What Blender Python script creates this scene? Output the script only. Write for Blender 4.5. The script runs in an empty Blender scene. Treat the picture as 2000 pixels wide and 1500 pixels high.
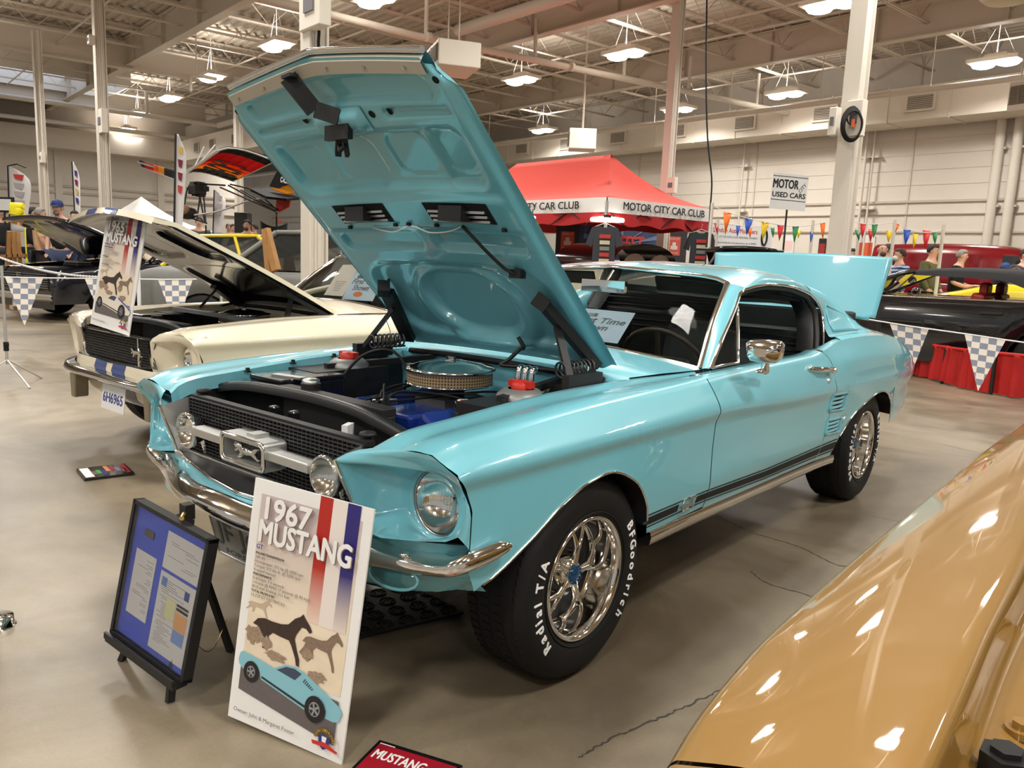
import bpy, bmesh, math, random
from mathutils import Matrix, Vector
random.seed(7)
pi = math.pi; sin = math.sin; cos = math.cos
C = bpy.context.scene.collection
sc = bpy.context.scene
# ------------------------------------------------------------------ camera
CAM = Vector((2.1118, -1.9646, 1.2999))
YAW, PITCH, ROLL, FPX = 0.69773, 0.15725, 0.040575, 1553.97
_f = Vector((-sin(YAW)*cos(PITCH), cos(YAW)*cos(PITCH), -sin(PITCH)))
_r0 = _f.cross(Vector((0, 0, 1))).normalized(); _u0 = _r0.cross(_f)
_r = _r0*cos(ROLL)+_u0*sin(ROLL); _u = _u0*cos(ROLL)-_r0*sin(ROLL)
cd = bpy.data.cameras.new('camera'); cam = bpy.data.objects.new('camera', cd); C.objects.link(cam)
cd.sensor_width = 36; cd.sensor_fit = 'HORIZONTAL'; cd.lens = FPX*36/2000; cd.clip_start = .05; cd.clip_end = 300
M = Matrix((_r, _u, -_f)).transposed().to_4x4(); M.translation = CAM
cam.matrix_world = M; sc.camera = cam
# ------------------------------------------------------------------ world, exposure
sc.view_settings.view_transform = 'Standard'; sc.view_settings.look = 'None'; sc.view_settings.gamma = 1
sc.view_settings.exposure = 0.25
sc.cycles.use_denoising = True; sc.cycles.max_bounces = 8; sc.cycles.sample_clamp_indirect = 6
w = bpy.data.worlds.new('hall_air'); sc.world = w; w.use_nodes = True
w.node_tree.nodes['Background'].inputs[0].default_value = (.80, .78, .74, 1)
w.node_tree.nodes['Background'].inputs[1].default_value = .38
# building frame: the hall is turned 9.5 degrees against the car; a runs along the long wall, b away from the camera
BA = math.radians(9.5)
E1 = Vector((-cos(BA), sin(BA), 0)); E2 = Vector((sin(BA), cos(BA), 0))
def AB(a, b, z=0.0): return E1*a+E2*b+Vector((0, 0, z))
HALL = Matrix((E1, E2, Vector((0, 0, 1)))).transposed().to_4x4()   # mirrored frame is fine for boxes
LAMPS = [(6.43, 13.93), (5.76, 20.6), (12.1, 14.15), (11.6, 20.81), (16.45, 14.4), (15.68, 20.83), (22.8, 21.06), (18.4, 7.66), (23.84, 7.92),
         (28.7, 8.17), (33.6, 8.44), (39.0, 9.4), (38.3, 15.6), (13.06, 7.48), (6.8, 7.5), (1.2, 7.4), (-4.2, 7.4), (-9.5, 7.4),
         (0.8, 13.8), (-5, 13.8), (12.4, 1.0), (6.2, 1.0), (1.0, 1.0), (-4.2, 1.0), (-9.5, 1.0), (18, 1.0), (24, 1.0), (30, 1.0),
         (6.2, -5.4), (1.0, -5.4), (-4.2, -5.4), (-9.5, -5.4), (12.4, -5.4), (6.2, -11.8), (0, -11.8), (-6.5, -11.8), (-12, -5.4)]
LAMPZ = 6.5
for k, (a, b) in enumerate(LAMPS):                       # each high-bay's own light
    ld = bpy.data.lights.new('high_bay_light', 'AREA'); ld.shape = 'RECTANGLE'; ld.size = .6; ld.size_y = 1.1
    ld.energy = 165; ld.color = (1, .965, .91); ld.spread = math.radians(160)
    lo = bpy.data.objects.new('high_bay_light', ld); C.objects.link(lo); lo.location = AB(a, b, LAMPZ-.16)
    lo.rotation_euler = (0, 0, -BA)
    ud = bpy.data.lights.new('high_bay_uplight', 'AREA'); ud.shape = 'RECTANGLE'; ud.size = .5; ud.size_y = .9; ud.energy = 40; ud.color = (1, .965, .91)   # light leaving the open top of the housing
    uo = bpy.data.objects.new('high_bay_uplight', ud); C.objects.link(uo); uo.location = AB(a, b, LAMPZ+.26); uo.rotation_euler = (pi, 0, -BA)
# ------------------------------------------------------------------ materials
MAT = {}
def mat(name, col, rough=.5, metal=0., coat=0., spec=.5, trans=0., emit=0., alpha=1., ior=1.45, noise=None, bump=None):
    if name in MAT: return MAT[name]
    m = bpy.data.materials.new(name); m.use_nodes = True; nt = m.node_tree; p = nt.nodes['Principled BSDF']; I = p.inputs
    I['Base Color'].default_value = (*col, 1); I['Roughness'].default_value = rough; I['Metallic'].default_value = metal
    I['Coat Weight'].default_value = coat; I['Coat Roughness'].default_value = .03; I['Specular IOR Level'].default_value = spec
    I['Transmission Weight'].default_value = trans; I['IOR'].default_value = ior; I['Alpha'].default_value = alpha
    if emit: I['Emission Color'].default_value = (*col, 1); I['Emission Strength'].default_value = emit
    if noise:   # (scale, amount): gentle mottling of the colour
        tc = nt.nodes.new('ShaderNodeTexCoord'); n = nt.nodes.new('ShaderNodeTexNoise'); n.inputs['Scale'].default_value = noise[0]; n.inputs['Detail'].default_value = 5
        mx = nt.nodes.new('ShaderNodeMix'); mx.data_type = 'RGBA'
        mx.inputs['A'].default_value = (*[max(0, c*(1-noise[1])) for c in col], 1); mx.inputs['B'].default_value = (*[min(1, c*(1+noise[1])) for c in col], 1)
        nt.links.new(tc.outputs['Object'], n.inputs['Vector']); nt.links.new(n.outputs['Fac'], mx.inputs['Factor']); nt.links.new(mx.outputs['Result'], I['Base Color'])
    if bump:    # (scale, strength)
        tc = nt.nodes.new('ShaderNodeTexCoord'); n = nt.nodes.new('ShaderNodeTexNoise'); n.inputs['Scale'].default_value = bump[0]
        b = nt.nodes.new('ShaderNodeBump'); b.inputs['Strength'].default_value = bump[1]; b.inputs['Distance'].default_value = .01
        nt.links.new(tc.outputs['Object'], n.inputs['Vector']); nt.links.new(n.outputs['Fac'], b.inputs['Height']); nt.links.new(b.outputs['Normal'], I['Normal'])
    MAT[name] = m; return m
def srgb(r, g, b):
    f = lambda c: c/12.92 if c <= .04045 else ((c+.055)/1.055)**2.4
    return (f(r/255), f(g/255), f(b/255))
AQUA = mat('aqua_paint', srgb(114, 184, 198), .3, coat=1.0)
CREAM = mat('cream_paint', srgb(225, 215, 190), .3, coat=1.0)
GOLD = mat('gold_paint', srgb(136, 101, 43), .5, spec=.3, coat=1.0)
CHROME = mat('chrome', (.83, .82, .80), .07, metal=1)
STEEL = mat('brushed_metal', (.55, .55, .54), .32, metal=1)
ALU = mat('satin_aluminium', (.62, .62, .60), .42, metal=.9)
BLACK = mat('gloss_black', (.008, .008, .009), .22, coat=.5)
SATIN = mat('satin_black', (.012, .012, .012), .5)
RUBBER = mat('rubber', (.009, .009, .009), .6, spec=.3)
CARBLACK = mat('black_paint', (.006, .006, .008), .15, coat=1)
WHITE = mat('white_print', (.78, .77, .75), .45)
PAPER = mat('paper', (.75, .75, .75), .55)
INK = mat('black_ink', (.015, .015, .015), .6)
GREYINK = mat('grey_ink', (.16, .15, .16), .6)
GLASS = mat('tinted_glass', (.62, .72, .69), .0, trans=1, ior=1.12, spec=.6)
LENS = mat('lamp_lens', (.96, .96, .95), .02, trans=1, ior=1.06)
RED = mat('red_plastic', srgb(190, 40, 25), .4)
BLUEENG = mat('engine_blue', srgb(20, 45, 120), .35, coat=.4)
VINYL = mat('black_vinyl', (.02, .021, .021), .45)
WHITEPAINT = mat('white_wall_paint', srgb(222, 214, 202), .6)
BEIGEP = mat('beige_steel_paint', srgb(212, 204, 192), .5)
WOOD = mat('raw_wood', srgb(170, 125, 75), .6, noise=(9, .25))
BULB = mat('lamp_glow', (1, .95, .85), emit=14)
# ------------------------------------------------------------------ mesh kit
class MB:
    def __init__(s): s.v = []; s.f = []; s.m = []; s.sm = []
    def add(s, vs, fs, mi=0, smooth=False, M=None):
        o = len(s.v)
        for p in vs: s.v.append(tuple(M @ Vector(p)) if M else tuple(p))
        for f in fs: s.f.append([o+i for i in f]); s.m.append(mi); s.sm.append(smooth)
        return s
    def box(s, c, d, M=None, mi=0, rot=None):
        x, y, z = d[0]/2, d[1]/2, d[2]/2
        vs = [Vector((i*x, j*y, k*z)) for i in (-1, 1) for j in (-1, 1) for k in (-1, 1)]
        if rot is not None: vs = [rot @ p for p in vs]
        vs = [p+Vector(c) for p in vs]
        return s.add(vs, [(0, 1, 3, 2), (4, 6, 7, 5), (0, 4, 5, 1), (2, 3, 7, 6), (0, 2, 6, 4), (1, 5, 7, 3)], mi, False, M)
    def beam(s, p, q, w, h, mi=0):          # rectangular bar between two points
        p = Vector(p); q = Vector(q); d = (q-p); L = d.length; d.normalize()
        up = Vector((0, 0, 1)) if abs(d.z) < .95 else Vector((1, 0, 0))
        x = d.cross(up).normalized(); y = x.cross(d)
        return s.box((0, 0, 0), (w, L, h), Matrix.Translation((p+q)/2) @ Matrix((x, d, y)).transposed().to_4x4(), mi)
    def tube(s, pts, r, n=8, mi=0, caps=True, smooth=True):
        pts = [Vector(p) for p in pts]; R = r if isinstance(r, (list, tuple)) else [r]*len(pts)
        rings = []; nx = None
        for i, p in enumerate(pts):
            t = (pts[min(i+1, len(pts)-1)]-pts[max(i-1, 0)])
            if t.length < 1e-9: t = Vector((0, 0, 1))
            t.normalize()
            if nx is None:
                a = Vector((0, 0, 1)) if abs(t.z) < .9 else Vector((1, 0, 0)); nx = t.cross(a).normalized()
            else:
                nx = (nx-t*nx.dot(t)).normalized()
            ny = t.cross(nx)
            rings.append([p+(nx*cos(2*pi*k/n)+ny*sin(2*pi*k/n))*R[i] for k in range(n)])
        vs = [q for g in rings for q in g]; fs = []
        for i in range(len(pts)-1):
            for k in range(n): fs.append((i*n+k, i*n+(k+1) % n, (i+1)*n+(k+1) % n, (i+1)*n+k))
        s.add(vs, fs, mi, smooth)
        if caps: s.add(rings[0], [tuple(range(n))[::-1]], mi); s.add(rings[-1], [tuple(range(n))], mi)
        return s
    def cyl(s, p, q, r, n=16, mi=0, r2=None):
        return s.tube([p, q], [r, r if r2 is None else r2], n, mi)
    def lathe(s, prof, n=32, M=None, mi=0, smooth=True, a0=0., a1=2*pi):   # prof: (r, h) around local z
        full = abs(a1-a0-2*pi) < 1e-6; cols = n if full else n+1
        vs = [(r*cos(a0+(a1-a0)*k/n), r*sin(a0+(a1-a0)*k/n), h) for r, h in prof for k in range(cols)]; fs = []
        for i in range(len(prof)-1):
            for k in range(n): fs.append((i*cols+k, i*cols+(k+1) % cols, (i+1)*cols+(k+1) % cols, (i+1)*cols+k))
        return s.add(vs, fs, mi, smooth, M)
    def grid(s, P, mi=0, smooth=True, close=False):        # P[i][j] points
        n = len(P); m = len(P[0]); fs = []
        for i in range(n-1):
            for j in range(m-1): fs.append((i*m+j, i*m+j+1, (i+1)*m+j+1, (i+1)*m+j))
            if close: fs.append((i*m+m-1, i*m, (i+1)*m, (i+1)*m+m-1))
        return s.add([q for g in P for q in g], fs, mi, smooth)
    def prism(s, poly, t, M=None, mi=0, z0=0.):           # 2-D outline (x,y) pushed from z0 to z0+t
        n = len(poly); vs = [(x, y, z0) for x, y in poly]+[(x, y, z0+t) for x, y in poly]
        fs = [tuple(range(n))[::-1], tuple(range(n, 2*n))]+[(i, (i+1) % n, n+(i+1) % n, n+i) for i in range(n)]
        return s.add(vs, fs, mi, False, M)
    def ball(s, c, r, n=12, mi=0, M=None):
        r = r if isinstance(r, (list, tuple)) else (r, r, r); P = []
        for i in range(n//2+1):
            t = pi*i/(n//2)
            P.append([(c[0]+r[0]*sin(t)*cos(2*pi*k/n), c[1]+r[1]*sin(t)*sin(2*pi*k/n), c[2]+r[2]*cos(t)) for k in range(n)])
        if M: P = [[M @ Vector(q) for q in g] for g in P]
        return s.grid(P, mi, True, True)
    def text(s, txt, size, M, mi=0, t=.0008, bold=0., shear=0., ax='CENTER', ay='CENTER', width=None, spacing=1.):
        cu = bpy.data.curves.new('lettering', 'FONT'); cu.body = txt; cu.size = size; cu.extrude = t/2; cu.shear = shear
        cu.align_x = ax; cu.align_y = ay; cu.resolution_u = 3; cu.space_character = spacing
        ob = bpy.data.objects.new('lettering', cu); me = bpy.data.meshes.new_from_object(ob)
        vs = [v.co.copy() for v in me.vertices]; k = 1.
        if width and vs:
            x0 = min(v.x for v in vs); x1 = max(v.x for v in vs); k = width/(x1-x0)
        vs = [Vector((v.x*k, v.y, v.z+t/2)) for v in vs]
        fs = [tuple(p.vertices) for p in me.polygons]; o_ = bold*size    # heavier strokes: the outline laid down again around itself
        for q, (dx, dy) in enumerate([(0, 0)]+([(o_*cos(a), o_*sin(a)) for a in [pi/3*k+.3 for k in range(6)]] if bold else [])):
            s.add([v+Vector((dx, dy, q*max(.00012, size*.0012))) for v in vs], fs, mi, False, M)
        bpy.data.objects.remove(ob); bpy.data.meshes.remove(me); bpy.data.curves.remove(cu)
        return s
    def build(s, name, mats, parent=None, loc=None, bevel=0., weld=0.):
        me = bpy.data.meshes.new(name); me.from_pydata([tuple(p) for p in s.v], [], s.f)
        mats = mats if isinstance(mats, (list, tuple)) else [mats]
        for m_ in mats: me.materials.append(m_)
        me.polygons.foreach_set('material_index', s.m); me.polygons.foreach_set('use_smooth', s.sm)
        o = bpy.data.objects.new(name, me); C.objects.link(o)
        if parent: o.parent = parent
        bm = bmesh.new(); bm.from_mesh(me)
        if weld: bmesh.ops.remove_doubles(bm, verts=bm.verts, dist=weld)
        bmesh.ops.recalc_face_normals(bm, faces=bm.faces); bm.to_mesh(me); bm.free()
        if loc: o.location = loc
        if bevel:
            b = o.modifiers.new('bevel', 'BEVEL'); b.width = bevel; b.segments = 2; b.limit_method = 'ANGLE'; b.angle_limit = .6
        return o
def tag(o, label, cat, group=None, kind=None):
    o['label'] = label; o['category'] = cat
    if group: o['group'] = group
    if kind: o['kind'] = kind
    return o
def thing(name, label, cat, loc=(0, 0, 0), rz=0., group=None):
    o = bpy.data.objects.new(name, None); C.objects.link(o); o.location = loc; o.rotation_euler = (0, 0, rz)
    o.empty_display_size = .1
    return tag(o, label, cat, group)
def struct(o, label=None):
    o['kind'] = 'structure'
    if label: o['label'] = label
    return o
def dup(root, loc, rz, label=None, group=None):
    r = root.copy(); C.objects.link(r); r.location = loc; r.rotation_euler = (0, 0, rz)
    if label: r['label'] = label
    if group: r['group'] = group
    for ch in list(root.children):
        c = ch.copy(); C.objects.link(c); c.parent = r
        for g in list(ch.children):
            d = g.copy(); C.objects.link(d); d.parent = c
    return r
def solid(o, t, off=-1):
    m = o.modifiers.new('thickness', 'SOLIDIFY'); m.thickness = t; m.offset = off; return o
def lerp(a, b, t): return a+(b-a)*t
def interp(tab, x):                       # smooth monotone interpolation in a table of (x, value)
    n = len(tab)
    if x <= tab[0][0]: return tab[0][1]
    if x >= tab[-1][0]: return tab[-1][1]
    i = 0
    while tab[i+1][0] < x: i += 1
    d = [(tab[k+1][1]-tab[k][1])/(tab[k+1][0]-tab[k][0]) for k in range(n-1)]
    def sl(k):
        if k == 0: return d[0]
        if k == n-1: return d[-1]
        if d[k-1]*d[k] <= 0: return 0.
        return 2*d[k-1]*d[k]/(d[k-1]+d[k])
    h = tab[i+1][0]-tab[i][0]; t = (x-tab[i][0])/h
    return ((1+2*t)*(1-t)**2)*tab[i][1]+t*(1-t)**2*h*sl(i)+t*t*(3-2*t)*tab[i+1][1]+t*t*(t-1)*h*sl(i+1)
def spline(pts, n):                       # catmull-rom through points
    P = [Vector(p) for p in pts]; out = []; N = len(P)-1
    for k in range(n+1):
        u = k/n*N; i = min(int(u), N-1); t = u-i
        p0 = P[max(i-1, 0)]; p1 = P[i]; p2 = P[i+1]; p3 = P[min(i+2, N)]
        out.append(.5*((2*p1)+(p2-p0)*t+(2*p0-5*p1+4*p2-p3)*t*t+(3*p1-p0-3*p2+p3)*t**3))
    return out
def sm(a, b, x):
    t = max(0., min(1., (x-a)/(b-a))); return t*t*(3-2*t)
def frame(o, x, y):                       # matrix from origin, x axis, approximate y axis
    x = Vector(x).normalized(); z = x.cross(Vector(y)).normalized(); y = z.cross(x)
    m = Matrix((x, y, z)).transposed().to_4x4(); m.translation = Vector(o); return m
def ray(px, py):
    return _f+_r*((px-1000)/FPX)-_u*((py-750)/FPX)
def at(px, py, x=None, y=None, z=None, d=None):   # where a sight line meets a plane of the hall
    v = ray(px, py)
    if x is not None: t = (x-CAM.x)/v.x
    elif y is not None: t = (y-CAM.y)/v.y
    elif z is not None: t = (z-CAM.z)/v.z
    else: t = d
    return CAM+v*t
# ================================================================== the hall
fm = bpy.data.materials.new('polished_concrete'); fm.use_nodes = True
def floor_nodes(m):
    nt = m.node_tree; N = nt.nodes; L = nt.links; p = N['Principled BSDF']
    tc = N.new('ShaderNodeTexCoord')
    def noise(scale, det=6, rough=.6, dist=0.):
        n = N.new('ShaderNodeTexNoise'); n.inputs['Scale'].default_value = scale; n.inputs['Detail'].default_value = det; n.inputs['Roughness'].default_value = rough; n.inputs['Distortion'].default_value = dist
        L.new(tc.outputs['Object'], n.inputs['Vector']); return n
    n1 = noise(.55, 8, .62, .6); n2 = noise(5, 8, .7); n3 = noise(90, 3)
    r = N.new('ShaderNodeValToRGB'); r.color_ramp.elements[0].position = .36; r.color_ramp.elements[1].position = .66
    r.color_ramp.elements[0].color = (*srgb(98, 87, 70), 1); r.color_ramp.elements[1].color = (*srgb(150, 137, 116), 1)
    L.new(n1.outputs['Fac'], r.inputs['Fac'])
    r2 = N.new('ShaderNodeValToRGB'); r2.color_ramp.elements[0].position = .3; r2.color_ramp.elements[1].position = .7
    r2.color_ramp.elements[0].color = (.72, .72, .70, 1); r2.color_ramp.elements[1].color = (1.0, 1.0, 1.0, 1)
    L.new(n2.outputs['Fac'], r2.inputs['Fac'])
    mx = N.new('ShaderNodeMix'); mx.data_type = 'RGBA'; mx.blend_type = 'MULTIPLY'; mx.inputs['Factor'].default_value = .7
    L.new(r.outputs['Color'], mx.inputs['A']); L.new(r2.outputs['Color'], mx.inputs['B'])
    mx2 = N.new('ShaderNodeMix'); mx2.data_type = 'RGBA'; mx2.blend_type = 'OVERLAY'; mx2.inputs['Factor'].default_value = .18
    L.new(mx.outputs['Result'], mx2.inputs['A']); L.new(n3.outputs['Color'], mx2.inputs['B'])
    L.new(mx2.outputs['Result'], p.inputs['Base Color'])
    rr = N.new('ShaderNodeMapRange'); rr.inputs['To Min'].default_value = .24; rr.inputs['To Max'].default_value = .5
    L.new(n2.outputs['Fac'], rr.inputs['Value']); L.new(rr.outputs['Result'], p.inputs['Roughness'])
    b = N.new('ShaderNodeBump'); b.inputs['Strength'].default_value = .12; b.inputs['Distance'].default_value = .01
    L.new(n2.outputs['Fac'], b.inputs['Height']); L.new(b.outputs['Normal'], p.inputs['Normal'])
floor_nodes(fm)
b = MB(); b.box((12, 6, -.05), (66, 50, .1), HALL); struct(b.build('floor', fm), 'polished grey brown concrete hall floor')
# saw joints and cracks in the slab: thin dark fissures with a ragged line
CRK = mat('crack_dirt', (.035, .031, .026), .8)
def crack(pts, wd, nm, seed=0):
    rnd = random.Random(seed); P = spline([(x, y, 0) for x, y in pts], 60); b = MB(); A = []; Bp = []
    for i, p in enumerate(P):
        t = (P[min(i+1, 60)]-P[max(i-1, 0)]).normalized(); n = Vector((-t.y, t.x, 0)); wv = wd*(.35+rnd.random()); j = (rnd.random()-.5)*wd*3
        A.append(p+n*(j+wv)+Vector((0, 0, .0012))); Bp.append(p+n*(j-wv)+Vector((0, 0, .0012)))
    b.grid([A, Bp], 0, False); return b.build(nm, CRK)
def px2(*pts): return [tuple(at(x, y, z=0)[:2]) for x, y in pts]
ck = []
ck.append(crack(px2((1400, 1008), (1470, 1040), (1560, 1068), (1640, 1105), (1690, 1098)), .0022, 'trim_1', 1))
ck.append(crack(px2((1465, 1115), (1500, 1140), (1570, 1160), (1620, 1180)), .002, 'trim_2', 2))
ck.append(crack(px2((1130, 1480), (1200, 1440), (1300, 1398), (1390, 1356), (1460, 1326)), .003, 'trim_3', 3))
ck.append(crack(px2((1840, 868), (1900, 882), (1960, 896)), .002, 'trim_4', 4))
ck.append(crack(px2((1700, 1008), (1760, 1020)), .002, 'trim_5', 5))
for o in ck: struct(o, 'hairline crack in the concrete floor')
# walls ------------------------------------------------------------
wallm = mat('painted_block', srgb(216, 208, 197), .7, noise=(3, .03), bump=(40, .08))
def wall_box(nm, a0, a1, b0, b1, z0, z1, m=wallm, lab=None):
    b = MB(); b.box(((a0+a1)/2, (b0+b1)/2, (z0+z1)/2), (abs(a1-a0), abs(b1-b0), z1-z0), HALL); return struct(b.build(nm, m), lab)
WB = 24.0; WL = 40.0
wall_box('wall_back', -20, 58, WB, WB+.3, 0, 8.2, lab='white painted long wall behind the tent and the sign')
wall_box('wall_left', WL, WL+.3, -18, 15.2, 0, 8.2, lab='white painted end wall of the hall')
wall_box('wall_far', 56, 56.3, 14, WB, 0, 8.2, lab='white wall of the far bay beyond the lowered beam')
# board courses / rails on the walls
k = 1
def rail(nm, a0, a1, b0, b1, z, h=.05, m=None):
    return wall_box(nm, a0, a1, b0, b1, z-h/2, z+h/2, m or mat('rail_grey', srgb(190, 180, 166), .6))
n = 10
for z, h in ((3.5, .07), (3.12, .03), (2.58, .05)):
    rail('trim_%d' % n, -18, 56, WB-.06, WB, z, h); n += 1
for z, h in ((3.75, .10), (3.45, .10), (2.9, .04)):
    rail('trim_%d' % n, WL-.08, WL, -16, 15, z, h); n += 1
seam = mat('seam_grey', srgb(206, 197, 183), .7)
for z in (4.0, 4.45, 4.9, 5.35):                           # faint block courses
    rail('trim_%d' % n, -18, 56, WB-.012, WB, z, .02, seam); n += 1
for a in (-2, 4.2, 9.0, 14.5, 20, 27, 34):                   # vertical joints on the long wall
    wall_box('trim_%d' % n, a, a+.05, WB-.03, WB, 0, 7.8, seam); n += 1
for bb in (-8, -2.5, 2.0, 6.5, 11):
    wall_box('trim_%d' % n, WL-.1, WL, bb, bb+.3, 0, 7.8, BEIGEP); n += 1
# vertical pipes on the long wall
for a, r in ((6.55, .13), (6.1, .13), (5.5, .05), (10.4, .045), (10.15, .03), (14.9, .03)):
    b = MB(); b.cyl(AB(a, WB-.25, .02), AB(a, WB-.25, 5.9), r, 14)
    if r > .1: b.tube([AB(a, WB-.25, 5.6), AB(a-.02, WB-.3, 5.9), AB(a-1.2, WB-1.3, 6.1), AB(a-1.3, WB-1.4, 6.5), AB(a-1.3, WB-1.4, 7.6)], r, 14)
    for z in (1.2, 3.3, 4.9): b.box((a, WB-.12, z), (.34, .24, .05), HALL)
    struct(b.build('trim_%d' % n, BEIGEP), 'white painted riser pipe on the long wall'); n += 1
# duct along the long wall with grilles
DUCTM = mat('duct_paint', srgb(214, 205, 192), .55)
b = MB(); b.box((19, 23.1, 6.15), (76, 1.2, .95), HALL)
for i in range(44): b.box((-17+i*1.75, 23.1, 6.15), (.05, 1.25, 1.0), HALL)
struct(b.build('trim_%d' % n, DUCTM, bevel=.01), 'long white air duct under the ceiling of the long wall'); n += 1
GR = mat('grille_grey', srgb(120, 112, 102), .6)
for i in range(22):
    a = -12+i*2.9
    b = MB(); b.box((a, 22.46, 6.15), (.85, .06, .5), HALL, 0); b.box((a, 22.43, 6.15), (.7, .04, .36), HALL, 1)
    for j in range(7): b.box((a, 22.405, 6.0+j*.05), (.7, .02, .012), HALL, 0)
    struct(b.build('trim_%d' % n, [DUCTM, GR]), 'air grille in the long duct'); n += 1
# lowered beam / duct of the left side with small grilles
b = MB(); b.box((33.5, 12.2, 5.75), (14, 1.0, .95), HALL); b.box((39.4, 3, 5.75), (1.2, 20, .85), HALL)
struct(b.build('trim_%d' % n, DUCTM), 'white boxed duct turning the corner by the end wall'); n += 1
for a in (29.2, 31.6, 34.2, 36.2):
    b = MB(); b.box((a, 11.66, 5.75), (.55, .05, .45), HALL, 0); b.box((a, 11.63, 5.75), (.46, .04, .36), HALL, 1)
    struct(b.build('trim_%d' % n, [DUCTM, GR]), 'small grille in the boxed duct'); n += 1
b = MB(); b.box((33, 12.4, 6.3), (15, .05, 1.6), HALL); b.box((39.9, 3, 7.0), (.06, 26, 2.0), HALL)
struct(b.build('trim_%d' % n, mat('grey_cladding', srgb(150, 143, 135), .7)), 'grey cladding above the boxed duct'); n += 1  # one even grey, darker than the wall paint
# ceiling: corrugated deck, joists, girders --------------------------------
DECK = mat('deck_paint', srgb(186, 173, 156), .6, noise=(2, .06))
ZD = 7.9
b = MB(); P = []
for i in range(150):
    bb = -18+i*.305
    for db, z in ((0, ZD), (.11, ZD), (.14, ZD+.06), (.27, ZD+.06)): P.append([AB(-20, bb+db, z), AB(57, bb+db, z)])
b.grid(P, 0, False); struct(b.build('ceiling', DECK), 'corrugated steel roof deck, painted off white')
JM = mat('joist_paint', srgb(206, 194, 178), .55)
JSH = mat('flute_shadow', srgb(88, 80, 70), .8)
def joist(a, b0, b1):
    global n
    b = MB(); zt, zb = ZD-.05, ZD-.62
    for da in (-.035, .035): b.box((a+da, (b0+b1)/2, zt), (.05, b1-b0, .05), HALL); b.box((a+da, (b0+b1)/2, zb), (.045, b1-b0, .045), HALL)
    N = int((b1-b0)/1.15)
    for i in range(N):
        y0 = b0+(b1-b0)*i/N; y1 = b0+(b1-b0)*(i+.5)/N; y2 = b0+(b1-b0)*(i+1)/N
        b.tube([AB(a, y0, zt), AB(a, y1, zb), AB(a, y2, zt)], .013, 5, caps=False)
    return b
# one joist object per line, running the depth of the hall
for i in range(31):
    a = -11.5+i*1.83
    o = joist(a, -16, 23.8).build('trim_%d' % n, JM); struct(o, 'open web steel roof joist'); n += 1
for bb, z0 in ((19.0, 7.0), (12.7, 6.95), (6.3, 7.0), (0, 7.0), (-6.3, 7.0)):      # girders
    b = MB(); b.box((18.5, bb, z0+.42), (77, .025, .84), HALL)
    for z in (z0, z0+.84): b.box((18.5, bb, z), (77, .26, .03), HALL)
    for i in range(26): b.box((-19+i*3.0, bb, z0+.42), (.02, .24, .84), HALL)
    struct(b.build('trim_%d' % n, JM), 'painted steel girder under the roof deck'); n += 1
for a, bb0, bb1 in ((26.8, -16, 12), (36, -16, 12)):
    b = MB(); b.box((a, (bb0+bb1)/2, 7.3), (.03, bb1-bb0, .8), HALL); b.box((a, (bb0+bb1)/2, 6.9), (.3, bb1-bb0, .03), HALL); b.box((a, (bb0+bb1)/2, 7.7), (.3, bb1-bb0, .03), HALL)
    struct(b.build('trim_%d' % n, JM), 'deep steel girder across the hall'); n += 1
# bridging strips and pipes
for bb, z in ((15.6, 7.28), (16.8, 7.28), (10, 7.28), (9.2, 7.28), (21.6, 7.28), (4.2, 7.28)):
    b = MB(); b.beam(AB(-18, bb, z), AB(56, bb, z), .04, .04); struct(b.build('trim_%d' % n, JM), 'thin bridging bar across the joists'); n += 1
b = MB(); b.tube([AB(14.1, -6, 6.3), AB(14.1, 9, 6.3), AB(13.1, 17, 6.3), AB(12.4, 23.6, 6.3)], .085, 12)
for bb in (9.4, 12.5, 15.5, 18, 21): b.cyl(AB(14.1-(bb-9)*.115, bb, 6.3), AB(14.1-(bb-9)*.115, bb, 7.3), .05, 8); 
for bb in (6.5, 9.4, 13.6, 17): b.cyl(AB(14.0-max(0, bb-9)*.115, bb-.05, 6.3), AB(14.0-max(0, bb-9)*.115, bb+.05, 6.3), .115, 12)
struct(b.build('trim_%d' % n, BEIGEP), 'white sprinkler main hung below the joists'); n += 1
b = MB(); b.cyl(AB(-18, 11.0, 6.95), AB(15, 11.0, 6.95), .14, 14)
struct(b.build('trim_%d' % n, BEIGEP), 'large white pipe hung below the joists'); n += 1
b = MB(); b.cyl(AB(-18, 20.0, 5.95), AB(56, 20.0, 5.95), .075, 10)
for i in range(24): b.cyl(AB(-17+i*3, 20, 5.95), AB(-17+i*3, 20, 7.3), .014, 6)
struct(b.build('trim_%d' % n, BEIGEP), 'white pipe running along the long wall under the ceiling'); n += 1
b = MB(); b.cyl(AB(37, -16, 6.2), AB(37, 11.5, 6.2), .09, 10); b.cyl(AB(33, -16, 6.4), AB(33, 11.5, 6.4), .09, 10)
for bb in (3.2, 8.6): b.cyl(AB(33, bb, 6.4), AB(33, bb, 7.4), .07, 8)
b.cyl(AB(33, 11.5, 6.4), AB(22, 11.5, 6.4), .12, 10)
struct(b.build('trim_%d' % n, BEIGEP), 'white pipes hung under the joists by the end wall'); n += 1
# skylight well
b = MB(); b.box((34.0, 5.0, ZD-.03), (3.4, 5.6, .04), HALL)
struct(b.build('window_1', mat('skylight_glow', srgb(205, 220, 245), emit=1.3)), 'bright skylight panel in the roof deck')
b = MB()
for y in (2.2, 7.8): b.box((34.0, y, ZD-.3), (3.5, .06, .6), HALL)
for x in (32.25, 35.75): b.box((x, 5.0, ZD-.3), (.06, 5.6, .6), HALL)
struct(b.build('trim_%d' % n, WHITEPAINT), 'white curb of the skylight'); n += 1
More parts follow.
